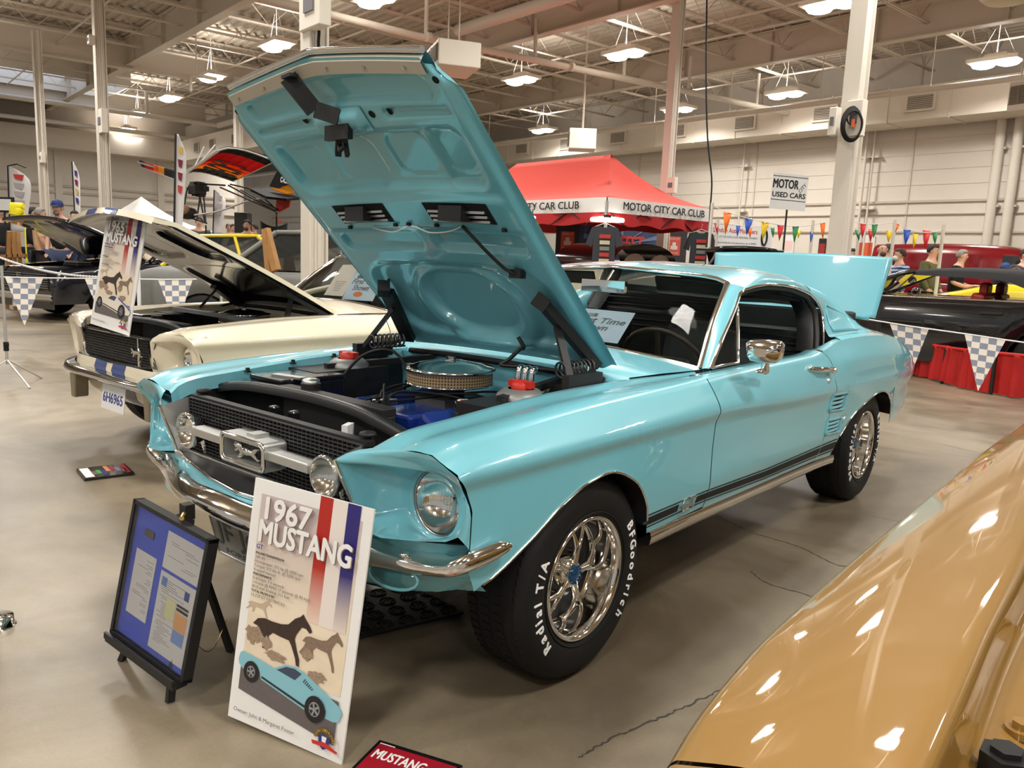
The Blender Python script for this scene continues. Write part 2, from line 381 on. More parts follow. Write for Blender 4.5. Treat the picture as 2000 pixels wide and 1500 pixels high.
# ------------------------------------------------------------------ columns
def column(a, b_, w, nm, lab, boxes=(), conduits=True, z1=7.2):
    t = MB(); t.box((a, b_, z1/2), (.02, w*.92, z1), HALL)
    for s_ in (-1, 1): t.box((a, b_+s_*w*.46, z1/2), (w, .022, z1), HALL)
    if conduits:
        for k_, r in ((.3, .022), (.12, .03), (-.1, .02), (-.28, .02)): t.cyl(AB(a-w*.28, b_+k_*w, .3), AB(a-w*.28, b_+k_*w, z1), r, 8)
    o = struct(t.build(nm, BEIGEP), lab)
    return o
column(2.68, 8.05, .21, 'steel_column', 'white steel column behind the raised boot lid, with a coiled black cord')
column(5.21, 2.19, .20, 'steel_column', 'white steel column right behind the raised bonnet')
column(17.04, 3.09, .21, 'steel_column', 'white steel column behind the white car, left')
column(25.15, 3.37, .22, 'steel_column', 'white steel column near the tall white feather banner')
column(9.63, 13.11, .21, 'steel_column', 'white steel column behind the red tent')
column(24, -1.0, .22, 'steel_column', 'white steel column at the far left')
column(26.5, 9.8, .24, 'steel_column', 'white steel column by the hung aircraft')
# ------------------------------------------------------------------ high-bay lamps
def lamp():
    t = thing('high_bay_lamp', '', 'lamp')
    h = MB(); h.box((0, 0, .06), (1.15, .62, .09)); h.box((0, 0, .16), (.5, .2, .12))
    for s_ in (-1, 1): h.cyl((s_*.45, 0, .1), (s_*.1, 0, .8), .004, 6)
    h.cyl((0, 0, .2), (0, 0, 1.385), .010, 6)
    h.build('housing', WHITEPAINT, t)
    g = MB()
    for s_ in (-1, 1): g.ball((s_*.28, 0, -.02), (.27, .27, .085), 12)
    g.build('lens', BULB, t)
    return t
L0 = lamp()
near = {0: 'high bay lamp beside the steel column, nearest to the long wall column with the cord', 1: 'high bay lamp at the far right under the ceiling', 2: 'high bay lamp between the thin sprinkler pipe and the hanging cable',
        3: 'high bay lamp left of the column with the coiled cord, low over the duct', 4: 'high bay lamp right of the raised bonnet tip', 5: 'high bay lamp half behind the column behind the tent',
        6: 'high bay lamp lowest over the red tent, left of the box heater', 7: 'high bay lamp just left of the raised bonnet', 8: 'second high bay lamp left of the raised bonnet', 9: 'third high bay lamp left of the raised bonnet',
        10: 'high bay lamp beside the skylight pipe, right of the left column', 11: 'small far high bay lamp lowest by the end wall', 12: 'high bay lamp above the aircraft wing, below the boxed duct', 13: 'high bay lamp cut by the top edge of the picture above the bonnet'}
for k, (a, b_) in enumerate(LAMPS):
    lab = near.get(k, 'high bay lamp of the hall outside the picture')
    if k == 0: o = L0; o.location = AB(a, b_, LAMPZ); o.rotation_euler = (0, 0, -BA); o['label'] = lab; o['group'] = 'high bay lamps'
    elif k < 14: o = dup(L0, AB(a, b_, LAMPZ), -BA, lab, 'high bay lamps')
    else: o = dup(L0, AB(a, b_, LAMPZ), -BA, 'high bay lamp in the rows out of view', 'high bay lamps out of view')
# ================================================================== the aqua fastback (axle at y=0 and 2.743, driver's side +x)
car = thing('car', 'aqua blue fastback car with bonnet and boot lid raised, in the middle of the hall', 'car')
TZS = [(-.8, .775), (-.68, .80), (-.55, .838), (-.35, .853), (-.14, .862), (.2, .872), (.5, .878), (.72, .884), (1.2, .890), (1.8, .893), (2.02, .912), (2.22, .945), (2.45, .952), (2.75, .948), (3.0, .936), (3.25, .915), (3.5, .880), (3.72, .83), (3.82, .77)]
TXS = [(-.8, .60), (-.66, .735), (-.55, .775), (-.3, .785), (.7, .785), (1.75, .782), (2.2, .772), (2.9, .765), (3.25, .757), (3.55, .742), (3.82, .70)]
TZC = [(-.8, .745), (-.62, .768), (.73, .770), (1.15, .753), (1.6, .732), (2.03, .722), (2.3, .72), (3.8, .69)]
TXC = [(-.8, .72), (-.66, .828), (-.55, .843), (-.3, .849), (2.0, .852), (2.5, .860), (2.95, .857), (3.25, .845), (3.55, .815), (3.84, .765)]
def X(y, z):
    zs = interp(TZS, y); xs = interp(TXS, y); zc = interp(TZC, y); xc = interp(TXC, y)
    soft = sm(2.0, 2.35, y)                      # crease fades into the rear haunch
    fl = math.exp(-((y-.0)/.42)**2)*.8+math.exp(-((y-2.70)/.5)**2)
    zm = lerp(zc, zs, .5); xm = lerp(xc, xs, lerp(.40, .22, soft))
    lo = lerp(.022, .006, min(1, fl))
    t = [(.28, xc-.095), (.36, xc-.056+.02*fl), (.42, xc-.036+.014*fl), (.50, xc-.020), (.60, xc-lo), (zc-.045, xc-lerp(.017, .003, max(soft, .3*fl))), (zc, xc), (zc+.016, xc-.004), (zm, xm), (zs, xs)]
    return interp(t, z)
ZBF = [(-.66, .46), (-.56, .452), (-.525, .455), (-.512, .466), (-.495, .467), (-.415, .502), (-.321, .549), (-.222, .607), (-.102, .653), (.0, .667), (.05, .667), (.11, .650), (.168, .622), (.215, .592), (.249, .555), (.28, .515), (.298, .475), (.308, .40), (.34, .396), (.74, .397)]
ZBR = [(1.96, .366), (2.17, .358), (2.187, .38), (2.192, .42), (2.197, .453), (2.288, .525), (2.40, .573), (2.486, .598), (2.59, .622), (2.685, .635), (2.77, .640), (2.85, .634), (2.93, .612), (3.0, .582), (3.06, .548), (3.10, .51), (3.118, .46), (3.122, .40), (3.2, .40), (3.40, .41), (3.65, .47), (3.82, .62)]
def lin(t, x):
    if x <= t[0][0]: return t[0][1]
    for (a, b), (c, d) in zip(t, t[1:]):
        if x <= c: return b+(d-b)*(x-a)/(c-a)
    return t[-1][1]
THX = [(-.7, .52), (-.66, .545), (-.6, .570), (-.4, .578), (0, .590), (.45, .605), (.95, .655)]
THZ = [(-.72, .772), (-.66, .795), (-.6, .826), (-.53, .840), (-.43, .847), (-.3, .857), (-.18, .866), (-.03, .876), (.18, .882), (.48, .884), (.7, .884), (.95, .887)]
SEAM = [(.40, -.52), (.45, -.535), (.514, -.567), (.60, -.562), (.664, -.561), (.723, -.587), (.769, -.625), (.81, -.632), (.84, -.635)]   # fender front seam y by z
def gapz(z): return lin([(.36, 1.945), (.479, 1.965), (.60, 2.015), (.726, 2.028), (.785, 2.026), (.846, 2.042), (.885, 2.02), (.92, 1.95)], z)
def side_patch(s, ycols, y0, y1, ztab, top=None, nside=30):
    """rows of points from the sill up to the shoulder, then (front wing) over the top to the bonnet gap"""
    P = []; c0, c1 = ycols[0], ycols[-1]
    rows = [(k/nside, 0) for k in range(nside+1)]+([(1, k/10) for k in range(1, 11)] if top else [])
    for v, tt in rows:
        R = []
        for yc in ycols:
            u = (yc-c0)/(c1-c0); zb = lin(ztab, yc); zs = interp(TZS, yc); z = lerp(zb, zs, v)
            ya, yb = y0(z, tt), y1(z, tt); y = ya+(yb-ya)*u
            zb = lin(ztab, y) if v < .999 else zb; zs = interp(TZS, y); z = lerp(zb, zs, v)
            if tt == 0: x = X(y, z)
            else:
                xs = interp(TXS, y); xh = interp(THX, y); zh = interp(THZ, y)
                x = lerp(xs, xh, tt); z = lerp(zs, zh, tt)+.010*math.sin(pi*min(1, tt*1.6))*(1 if tt < .625 else 0)-.006*sin(pi*tt)
            R.append((s*x, y, z))
        P.append(R)
    return P
def cols(a, b, step, extra=()):
    n = max(1, round((b-a)/step)); L = sorted(set([round(a+(b-a)*i/n, 4) for i in range(n+1)]+[e for e in extra if a < e < b])); return L
YF = cols(-.63, .742, .03, [t[0] for t in ZBF]); YD = cols(.747, 2.0, .04); YQ = cols(2.0, 3.80, .035, [t[0] for t in ZBR])
def fy0(z, tt): return lin(SEAM, z) if tt == 0 else lerp(lin(SEAM, .84), -.652, tt)
def edge_strip(b, row, d1, d2, mi=0):            # a folded flange along a row of points
    b.grid([row, [tuple(Vector(p)+Vector(d1)) for p in row], [tuple(Vector(p)+Vector(d2)) for p in row]], mi, False)
TRIMB = mat('dark_gap', (.004, .004, .004), .8)
for s in (1, -1):
    sx = 1 if s > 0 else .97
    P = side_patch(s*sx, YF, fy0, lambda z, tt: .742 if tt == 0 else lerp(.742, .90, tt), ZBF, True)
    b = MB(); b.grid(P); edge_strip(b, P[-1], (-.012*s, 0, -.008), (-.022*s, 0, -.055)); b.build('front_wing', AQUA, car, weld=.0005)
    # bolts on the inner flange
    for k in (14, 22, 29, 36):
        b = MB(); p = Vector(P[-1][k])+Vector((-.028*s, 0, -.012)); b.cyl(p, p+Vector((0, 0, .014)), .008, 8); b.box(p, (.022, .016, .006)); b.build('flange_bolt', SATIN, car)
    b = MB(); arch = [p for p in P[0] if -.512 <= p[1] <= .31]; b.tube([Vector(p)+Vector((.001*s, 0, 0)) for p in arch], .0045, 6); b.build('wheel_arch_trim', CHROME, car)
    b = MB(); b.grid([arch, [(p[0]-.05*s, p[1], p[2]+.004) for p in arch], [(p[0]-.42*s, p[1], p[2]+.05) for p in arch]]); b.build('wheel_well', TRIMB, car)
    D = side_patch(s*sx, YD, lambda z, tt: .748, lambda z, tt: gapz(z)-.005, [(0, .396), (2.1, .366)])
    b = MB(); b.grid(D)
    top = D[-1]; b.grid([top, [(p[0]-.03*s, p[1], p[2]+.006) for p in top], [(p[0]-.075*s, p[1], p[2]+.004) for p in top], [(p[0]-.085*s, p[1], p[2]-.03) for p in top]])
    door = b.build('door', AQUA, car, weld=.0005)
    Q = side_patch(s*sx, YQ, lambda z, tt: gapz(z), lambda z, tt: lin([(.4, 3.55), (.47, 3.66), (.584, 3.80), (.69, 3.825), (.77, 3.80), (.85, 3.72), (.9, 3.66)], z), ZBR)
    b = MB(); b.grid(Q)
    tailrow = [r[-1] for r in Q]; b.grid([tailrow, [(p[0]*.9, p[1]+.02, p[2]) for p in tailrow], [(0, 3.80 if p[2] < .6 else 3.84, p[2]) for p in tailrow]])
    tp = [(y, interp(TXS, y), interp(TZS, y)) for y in [gapz(.90)+.004+i*.035 for i in range(10)]]; b.grid([[(s*sx*x, y, z) for y, x, z in tp], [(s*(sx*x-.03), y, z+.006) for y, x, z in tp], [(s*(sx*x-.075), y, lerp(z, .90, .6)) for y, x, z in tp], [(s*(sx*x-.085), y, .86) for y, x, z in tp]])
    b.build('rear_quarter_panel', AQUA, car, weld=.0005)
    b = MB(); arch = [p for p in Q[0] if 2.18 <= p[1] <= 3.121]; b.tube([Vector(p)+Vector((.001*s, 0, 0)) for p in arch], .0045, 6); b.build('wheel_arch_trim', CHROME, car)
    b = MB(); b.grid([arch, [(p[0]-.05*s, p[1], p[2]+.004) for p in arch], [(p[0]-.45*s, p[1], p[2]+.05) for p in arch]]); b.build('wheel_well', TRIMB, car)
    # dark inner structure behind the gaps, and rocker moulding
    b = MB(); ys = cols(.72, 2.06, .05); b.grid([[(s*sx*(X(y, z)-.016), y, z) for y in ys] for z in (.37, .5, .62, .72, .77, .82, .87)], 0); b.build('door_jamb', AQUA, car)
    b = MB(); pr = []
    for y in cols(.335, 2.20, .06):
        t = (y-.335)/1.86; zt = lerp(.397, .357, t); x = s*sx*(X(y, zt)+.004)
        pr.append([(x-.012*s, y, zt+.004), (x+.004*s, y, zt), (x+.008*s, y, zt-.02), (x+.002*s, y, zt-.044), (x-.03*s, y, zt-.056)])
    b.grid(pr); b.build('rocker_moulding', CHROME, car)
    b = MB(); b.grid([[(s*.79, y, .35), (s*.70, y, .31), (s*.2, y, .29)] for y in (.36, 2.2)]); b.build('sill_underside', TRIMB, car)
    # side stripes with the GT badge gap (a decal: a hair above the paint)
    DEC = mat('stripe_black', (.012, .011, .010), .55, spec=.3)
    b = MB()
    def band(y0, y1, zf0, zf1, n=24):
        P = []
        for v in (0, .5, 1):
            R = []
            for k in range(n+1):
                y = lerp(y0, y1, k/n); zz = lerp(lin(zlo, y), lin(zhi, y), lerp(zf0, zf1, v)); R.append((s*(sx*X(y, zz)+.0012), y, zz))
            P.append(R)
        b.grid(P)
    zhi = [(.3, .470), (.70, .470), (1.3, .450), (2.24, .452)]; zlo = [(.3, .420), (.7, .421), (1.3, .397), (2.2, .384)]
    for y0, y1 in ((.305, .741), (.749, 1.955), (1.966, 2.178)):
        band(y0, min(y1, 2.175), 0, .10); band(y0, y1, .90, 1)
    band(.305, .52, .22, .78); band(.655, .741, .22, .78, 6); band(.749, 1.955, .22, .78); band(1.966, 2.178, .22, .78, 8)
    b.build('side_stripe', DEC, car)
    # louvred scoops behind the door
    for (ya, yb, za, zb) in ((2.005, 2.195, .612, .700), (1.985, 2.178, .497, .572)):
        b = MB(); n = 4
        fr = [(ya, zb, .0), (yb, zb-.008, 0), (yb-.012, za-.006, 0), (ya-.018, za+.006, 0)]
        pts = []
        for k in range(4):
            y0_, z0_, _ = fr[k]; y1_, z1_, _ = fr[(k+1) % 4]
            for j in range(5):
                y = lerp(y0_, y1_, j/5); z = lerp(z0_, z1_, j/5); pts.append((s*(sx*X(y, z)+.003), y, z))
        b.tube(pts+[pts[0]], .0055, 6)
        sc_ = b.build('side_scoop', AQUA, car)
        b = MB(); b2 = MB()
        for k in range(n):
            z = lerp(za, zb, (k+.62)/n); y0_ = ya-.012+.018*(k+.5)/n+.018; y1_ = yb-.02
            pz = []
            for j in range(7):
                y = lerp(y0_, y1_, j/6); e = sin(pi*j/6)**.6
                xx = sx*X(y, z)
                pz.append([(s*(xx+.001), y, z+.010), (s*(xx+.009*e), y, z+.003), (s*(xx+.010*e), y, z-.001), (s*(xx+.002), y, z-.004)])
            b.grid(pz)
            b2.grid([[(s*(sx*X(y, z-.006)+.0015), y, z-.0055), (s*(sx*X(y, z-.006)+.0015), y, z-.0055-.006*sin(pi*j/6)-.001)] for j, y in [(j, lerp(y0_+.004, y1_-.004, j/6)) for j in range(7)]], 0, False)
        b.build('louvre', AQUA, sc_); b2.build('slot', TRIMB, sc_)
# ---------------------------------------------------------------- roof, sail panels and fastback
def rear_sec(y):     # half section, hip to centre line
    T = lambda *t: interp(t, y)
    zs = interp(TZS, y); xs = interp(TXS, y)
    return [(xs, zs), (xs-.035, zs+.012), (T((2.0, .70), (2.6, .695), (3.2, .675), (3.8, .62)), T((2.0, .965), (2.45, .962), (2.8, .968), (3.2, .945), (3.5, .905), (3.82, .80))),
            (T((2, .655), (2.5, .645), (2.9, .625), (3.3, .585), (3.8, .50)), T((2, 1.05), (2.4, 1.03), (2.8, 1.015), (3.2, .965), (3.5, .918), (3.82, .81))),
            (T((2.2, .622), (2.5, .605), (2.8, .59), (3.2, .55), (3.8, .44)), T((2.2, 1.168), (2.42, 1.128), (2.8, 1.068), (3.1, 1.015), (3.4, .95), (3.82, .815))),
            (T((2.2, .575), (2.6, .545), (3, .50), (3.4, .45), (3.8, .38)), T((2.2, 1.222), (2.5, 1.183), (2.8, 1.128), (3.1, 1.058), (3.4, .972), (3.82, .82))),
            (T((2.2, .42), (3, .36), (3.8, .26)), T((2.2, 1.256), (2.5, 1.214), (2.8, 1.158), (3.1, 1.085), (3.4, .992), (3.82, .83))),
            (0, T((2.2, 1.272), (2.5, 1.229), (2.8, 1.172), (3.1, 1.098), (3.4, 1.005), (3.82, .84)))]
def roof_sec(y):
    T = lambda *t: interp(t, y)
    return [(T((1.25, .615), (1.66, .605), (2.0, .607), (2.22, .622)), T((1.25, 1.172), (1.39, 1.200), (1.66, 1.226), (1.98, 1.211), (2.2, 1.170))),
            (T((1.25, .580), (1.7, .575), (2.2, .572)), T((1.25, 1.192), (1.4, 1.218), (1.66, 1.262), (1.98, 1.252), (2.2, 1.222))),
            (T((1.25, .45), (2.2, .42)), T((1.25, 1.240), (1.4, 1.268), (1.6, 1.290), (1.75, 1.296), (2.0, 1.283), (2.2, 1.256))),
            (0, T((1.25, 1.278), (1.5, 1.309), (1.75, 1.315), (2.0, 1.300), (2.2, 1.272)))]
HDR = lambda x: 1.275+.085*(x/.56)**2      # header line of the windscreen, y by x
b = MB(); P = []
N = 16
for i in range(31):
    u = i/30; row = []
    for s in (1, -1):
        half = []
        for j in range(N+1):
            y = 1.3+(2.2-1.3)*u; q = spline([(p[0], 0, p[1]) for p in roof_sec(y)], N)[j]
            y = lerp(HDR(q.x)+.0, 2.2, u); q = spline([(p[0], 0, p[1]) for p in roof_sec(y)], N)[j]
            half.append((s*q.x, y, q.z))
        row += half if s > 0 else half[::-1][1:]
    P.append(row)
b.grid(P)
OPR = [(.86, 2.20), (.90, 2.235), (.975, 2.29), (1.08, 2.325), (1.139, 2.285), (1.168, 2.2), (1.2, 2.2), (1.4, 2.2)]   # rear edge of the side opening, y by z
WX = lambda y: lerp(.46, .40, sm(2.3, 3.1, y))
for s in (1, -1):
    P = []; n1 = 40; N2 = 34
    for j in range(N2+1):
        row = []
        for i in range(n1+1):
            u = i/n1; y = 2.2+(3.78-2.2)*u; q = spline([(p[0], 0, p[1]) for p in rear_sec(y)], N2)[j]
            ya = lin(OPR, q.z) if j < 20 else 2.2
            y = ya+(3.78-ya)*u; q = spline([(p[0], 0, p[1]) for p in rear_sec(y)], N2)[j]
            row.append((s*q.x, y, q.z))
        P.append(row)
    # leave out the rear window (y 2.45..3.05) and the boot opening (y 3.12..3.66) near the centre
    n0, m0 = len(P), len(P[0]); fs = []
    for i in range(n0-1):
        for j in range(m0-1):
            cx = abs(P[i][j][0]+P[i+1][j+1][0])/2; cy = (P[i][j][1]+P[i+1][j+1][1])/2
            if (2.40 < cy < 3.06 and cx < WX(cy)) or (3.20 < cy < 3.70 and cx < .50): continue
            fs.append((i*m0+j, i*m0+j+1, (i+1)*m0+j+1, (i+1)*m0+j))
    b.add([q for g in P for q in g], fs, 0, True)
b.build('roof', AQUA, car, weld=.002)
# boot well seen under the raised lid, and rear window
b = MB(); b.box((0, 3.45, .70), (1.0, .50, .02)); b.box((0, 3.21, .84), (1.0, .02, .26)); b.box((0, 3.70, .78), (1.0, .02, .14))
b.build('boot_well', SATIN, car)
b = MB(); P = []
for i in range(9):
    y = 2.40+(.67)*i/8; row = []
    for k in range(-8, 9):
        x = k/8*(WX(y)+.02); zc_ = interp([(2.2, 1.272), (2.5, 1.229), (2.8, 1.172), (3.1, 1.098)], y); row.append((x, y, zc_-.004-.10*(x/.7)**2))
    P.append(row)
b.grid(P); b.build('rear_window', mat('dark_tinted_glass', (.30, .38, .36), .02, trans=1, ior=1.15), car)
# louvre panels in the sail panels
def on_sail(y, z):
    q = [(p[0], p[1]) for p in rear_sec(y)][1:6]
    for (x0, z0), (x1, z1) in zip(q, q[1:]):
        if z0 <= z <= z1: return x0+(x1-x0)*(z-z0)/(z1-z0)
    return q[0][0]
for s in (1, -1):
    b = MB(); c4 = [(2.425, 1.118), (2.79, 1.052), (2.80, .975), (2.385, .985)]; pts = []
    for k in range(4):
        for j in range(4): y = lerp(c4[k][0], c4[(k+1) % 4][0], j/4); z = lerp(c4[k][1], c4[(k+1) % 4][1], j/4); pts.append((s*(on_sail(y, z)+.004), y, z))
    b.tube(pts+[pts[0]], .004, 6); lp = b.build('louvre_panel', AQUA, car); b = MB()
    for k in range(12):
        y = 2.415+k*.032; z0 = lerp(.99, .982, k/11); z1 = lerp(1.108, 1.056, k/11); G = []
        for j in range(6):
            z = lerp(z0, z1, j/5); G.append([(s*(on_sail(y, z)+.0), y-.010, z), (s*(on_sail(y, z)+.010), y+.006, z), (s*(on_sail(y, z)-.002), y+.014, z)])
        b.grid(G)
    b.build('louvre', AQUA, lp)
# ---------------------------------------------------------------- windscreen, pillars, glass
def roof_z(x, y):
    q = spline([(p[0], 0, p[1]) for p in roof_sec(y)], 60); return min(q, key=lambda p: abs(p.x-abs(x))).z
WS = []
for k in range(-12, 13):
    t = k/12; xb = .655*t; yb = .917+.018*t*t; zb = .937-.047*t*t; xt = .548*t; yt = HDR(xt)-.006; zt = roof_z(xt, yt)-.003
    WS.append(spline([(xb, yb, zb), (lerp(xb, xt, .5), lerp(yb, yt, .5)-.012, lerp(zb, zt, .5)+.012), (xt, yt, zt)], 8))
b = MB(); b.grid(WS); b.build('windscreen', GLASS, car)
b = MB(); loop = [w_[-1] for w_ in WS]; b.tube(loop, .012, 8); b.tube([w_[0] for w_ in WS], .011, 8)
for e in (0, -1): b.tube(WS[e], .014, 8)
b.build('windscreen_trim', CHROME, car)
VP_ = [(.700, .945, .893), (.69, 1.006, .953), (.675, 1.083, 1.010), (.655, 1.176, 1.068), (.635, 1.267, 1.129), (.618, 1.335, 1.185), (.612, 1.40, 1.206)]
for s in (1, -1):
    w_ = WS[-1 if s > 0 else 0]; A = [Vector(p) for p in w_]; V = spline([(s*p[0], p[1], p[2]) for p in VP_], 8)
    b = MB(); b.grid([[a, a*.6+v*.4+Vector((.012*s, -.006, .006)), a*.25+v*.75+Vector((.010*s, 0, .004)), v] for a, v in zip(A, V)])
    b.build('windscreen_pillar', AQUA, car)
    op = [Vector((s*p[0], p[1], p[2])) for p in VP_[:6]]+[Vector((s*roof_sec(y)[0][0], y, roof_sec(y)[0][1])) for y in (1.39, 1.5, 1.66, 1.85, 1.98, 2.1, 2.18)]+[Vector((s*(.60+(1.2-z)*.31), lin(OPR, z), z)) for z in (1.145, 1.11, 1.07, 1.0, .94, .89)]
    b = MB(); b.tube(op, .0075, 6); b.build('window_trim', CHROME, car)
    b = MB(); inn = [p+Vector((-.022*s, .0, -.010)) if i < 13 else p+Vector((-.03*s, -.03, -.004)) for i, p in enumerate(op)]
    b.tube(inn[3:], .02, 8); b.tube([p+Vector((-.018*s, -.014, -.006)) for p in inn[7:]], .014, 8); b.build('weatherstrip', SATIN, car)
    # quarter post seen through the opening, vent window
    b = MB(); b.grid([[p+Vector((-.02*s, -.03, 0)), p+Vector((-.05*s, -.075, -.01)), p+Vector((-.12*s, -.06, -.01))] for p in op[13:]]); b.build('quarter_post_trim', SATIN, car)
    VF = [(.700, .945, .898), (.69, 1.006, .953), (.675, 1.083, 1.010), (.655, 1.176, 1.068), (.635, 1.262, 1.124), (.637, 1.283, 1.132), (.650, 1.272, 1.09), (.667, 1.249, 1.03), (.685, 1.222, .96), (.702, 1.198, .90)]
    b = MB(); b.tube([(s*(p[0]-.004), p[1], p[2]) for p in VF]+[(s*.696, .945, .898)], .008, 8); vw = b.build('vent_window_frame', CHROME, car)
    b = MB(); n_ = len(VF); b.add([(s*(p[0]-.006), p[1], p[2]) for p in VF], [tuple(range(n_))], 0, False); b.build('vent_glass', GLASS, vw)
# wipers
p0 = at(1262, 705, x=.42); b = MB(); b.cyl(p0-Vector((0, 0, .02)), p0+Vector((0, 0, .012)), .014, 10); b.tube([p0+Vector((0, 0, .01)), p0+Vector((-.10, -.0, .028)), p0+Vector((-.32, .045, .04))], [.010, .008, .005], 6)
b.build('wiper', STEEL, car)
p1 = Vector((-.20, .885, .95)); b = MB(); b.cyl(p1-Vector((0, 0, .02)), p1+Vector((0, 0, .012)), .014, 10); b.tube([p1+Vector((0, 0, .01)), p1+Vector((-.1, 0, .025)), p1+Vector((-.34, .045, .03))], [.010, .008, .005], 6)
b.build('wiper', STEEL, car)
# cowl panel between bonnet gap and windscreen
b = MB(); P = []
for k in range(-14, 15):
    t = k/14; xh = .60*t; xb = .665*t
    P.append([(xh, .46-.03*(1-t*t)+.02, .872-.02*t*t), (xh, .50-.03*(1-t*t), .895-.008*t*t), (lerp(xh, xb, .5), .68, .925-.034*t*t), (lerp(xh, xb, .85), .84, .936-.046*t*t), (xb, .93, .938-.048*t*t)])
b.grid(P); b.build('cowl_panel', AQUA, car)
b = MB(); b.tube([(-.52, .455, .874), (-.2, .44, .884), (.1, .44, .884), (.52, .455, .872)], .012, 8); b.build('cowl_seal', RUBBER, car)
# ---------------------------------------------------------------- interior
b = MB(); b.box((0, 2.28, .62), (1.25, .12, .55)); b.box((0, 2.75, .80), (1.2, .9, .03)); b.box((0, 1.45, .34), (1.4, 1.9, .03)); b.box((0, 2.35, .93), (1.2, .2, .1)); b.box((0, 3.10, .92), (1.15, .03, .28))
b.build('cabin_trim', VINYL, car, bevel=.02)
for k in range(5): b = MB(); b.tube([(-.62, 2.22, .80+k*.035), (0, 2.20, .81+k*.035), (.62, 2.22, .80+k*.035)], .006, 6); b.build('seat_back_rib', SATIN, car)
for xs_ in (.36, -.36):
    b = MB(); b.box((xs_, 1.35, .48), (.50, .52, .16)); b.box((xs_, 1.66, .70), (.50, .13, .52), rot=Matrix.Rotation(-.22, 3, 'X'))
    b.build('front_seat', VINYL, car, bevel=.05)
b = MB(); b.box((0, .99, .80), (1.28, .16, .16)); b.box((.36, 1.02, .86), (.40, .10, .09)); b.build('dashboard', VINYL, car, bevel=.03)
b = MB(); M_ = Matrix.Translation((.37, 1.17, .845)) @ Matrix.Rotation(math.radians(-62), 4, 'X')
for k in range(1): b.tube([M_ @ Vector((.19*cos(a), .19*sin(a), 0)) for a in [2*pi*j/40 for j in range(41)]], .011, 8)
for a in (.3, pi-.3, -pi/2): b.tube([M_ @ Vector((.18*cos(a), .18*sin(a), 0)), M_ @ Vector((.03*cos(a), .03*sin(a), -.04))], .010, 6)
b.cyl(M_ @ Vector((0, 0, -.06)), M_ @ Vector((0, 0, -.02)), .05, 16); b.cyl(M_ @ Vector((0, 0, -.05)), M_ @ Vector((0, 0, -.25)), .02, 10)
b.build('steering_wheel', mat('dark_wood_rim', (.05, .03, .02), .3), car)
b = MB(); b.box((0.02, 1.17, 1.185), (.24, .025, .06)); b.cyl((.02, 1.18, 1.2), (.02, 1.24, 1.26), .006, 8); b.build('interior_mirror', CHROME, car, bevel=.01)
for x in (.36, -.36): b = MB(); b.box((x, 1.40, 1.185), (.38, .02, .09), rot=Matrix.Rotation(.5, 3, 'X')); b.build('sun_visor', VINYL, car, bevel=.008)
b = MB(); b.grid([[(x, y, roof_sec(max(1.3, y))[3][1]-.035-.10*(x/.6)**2) for x in (-.56, -.4, -.2, 0, .2, .4, .56)] for y in (1.44, 1.6, 1.9, 2.2)]); b.build('headliner', VINYL, car)
# ---------------------------------------------------------------- door furniture
b = MB(); q = Vector((.848, 1.10, .893)); b.ball(q, (.018, .062, .010), 14); b.tube([q+Vector((0, .02, .0)), q+Vector((.018, -.02, .035)), q+Vector((.045, -.07, .075))], [.020, .014, .012], 10)
mh = b.build('door_mirror', CHROME, car)
b = MB(); M_ = Matrix.Translation((.895, .985, .985)) @ Matrix.Rotation(math.radians(12), 4, 'Z')
ring = lambda sc_, yy: [(sc_*px, yy, sc_*pz) for px, pz in ((-.068, .030), (-.05, .042), (0, .046), (.055, .042), (.070, .028), (.066, -.022), (.05, -.040), (0, -.044), (-.045, -.038), (-.064, -.018))]
b.grid([[M_ @ Vector(p) for p in ring(k, yy)] for k, yy in ((.35, -.085), (.75, -.072), (.98, -.03), (1.02, .02), (1.0, .03))], 0, True, True)
b.add([M_ @ Vector(p) for p in ring(.35, -.085)], [tuple(range(10))]); b.build('mirror_shell', CHROME, mh)
b = MB(); b.add([M_ @ Vector(p) for p in ring(.97, .026)], [tuple(range(10))]); b.build('mirror_glass', mat('mirror', (.9, .9, .9), .01, metal=1), mh)
b = MB(); hx = lambda y, z: X(y, z)
b.tube([(hx(1.75, .845)+.012, 1.735, .847), (hx(1.78, .842)+.030, 1.79, .842), (hx(1.85, .838)+.034, 1.86, .836), (hx(1.92, .83)+.026, 1.93, .829)], [.009, .014, .013, .010], 10)
b.box((hx(1.94, .828)+.018, 1.945, .828), (.036, .035, .03)); b.cyl((hx(1.95, .828)+.0, 1.955, .827), (hx(1.95, .828)+.045, 1.955, .827), .012, 12); b.ball((hx(1.74, .848)+.006, 1.735, .848), (.014, .022, .016), 10)
dh = b.build('door_handle', CHROME, car)
b = MB(); b.cyl((hx(1.93, .775)-.002, 1.93, .775), (hx(1.93, .775)+.007, 1.93, .775), .012, 16); b.build('door_lock', CHROME, car)
# GT badge
b = MB(); M_ = frame((X(.585, .447)+.003, .585, .446), (0, 1, 0), (0, 0, 1)); b.text('GT', .062, M_, t=.006, bold=.02, width=.105); b.build('side_badge', CHROME, car)
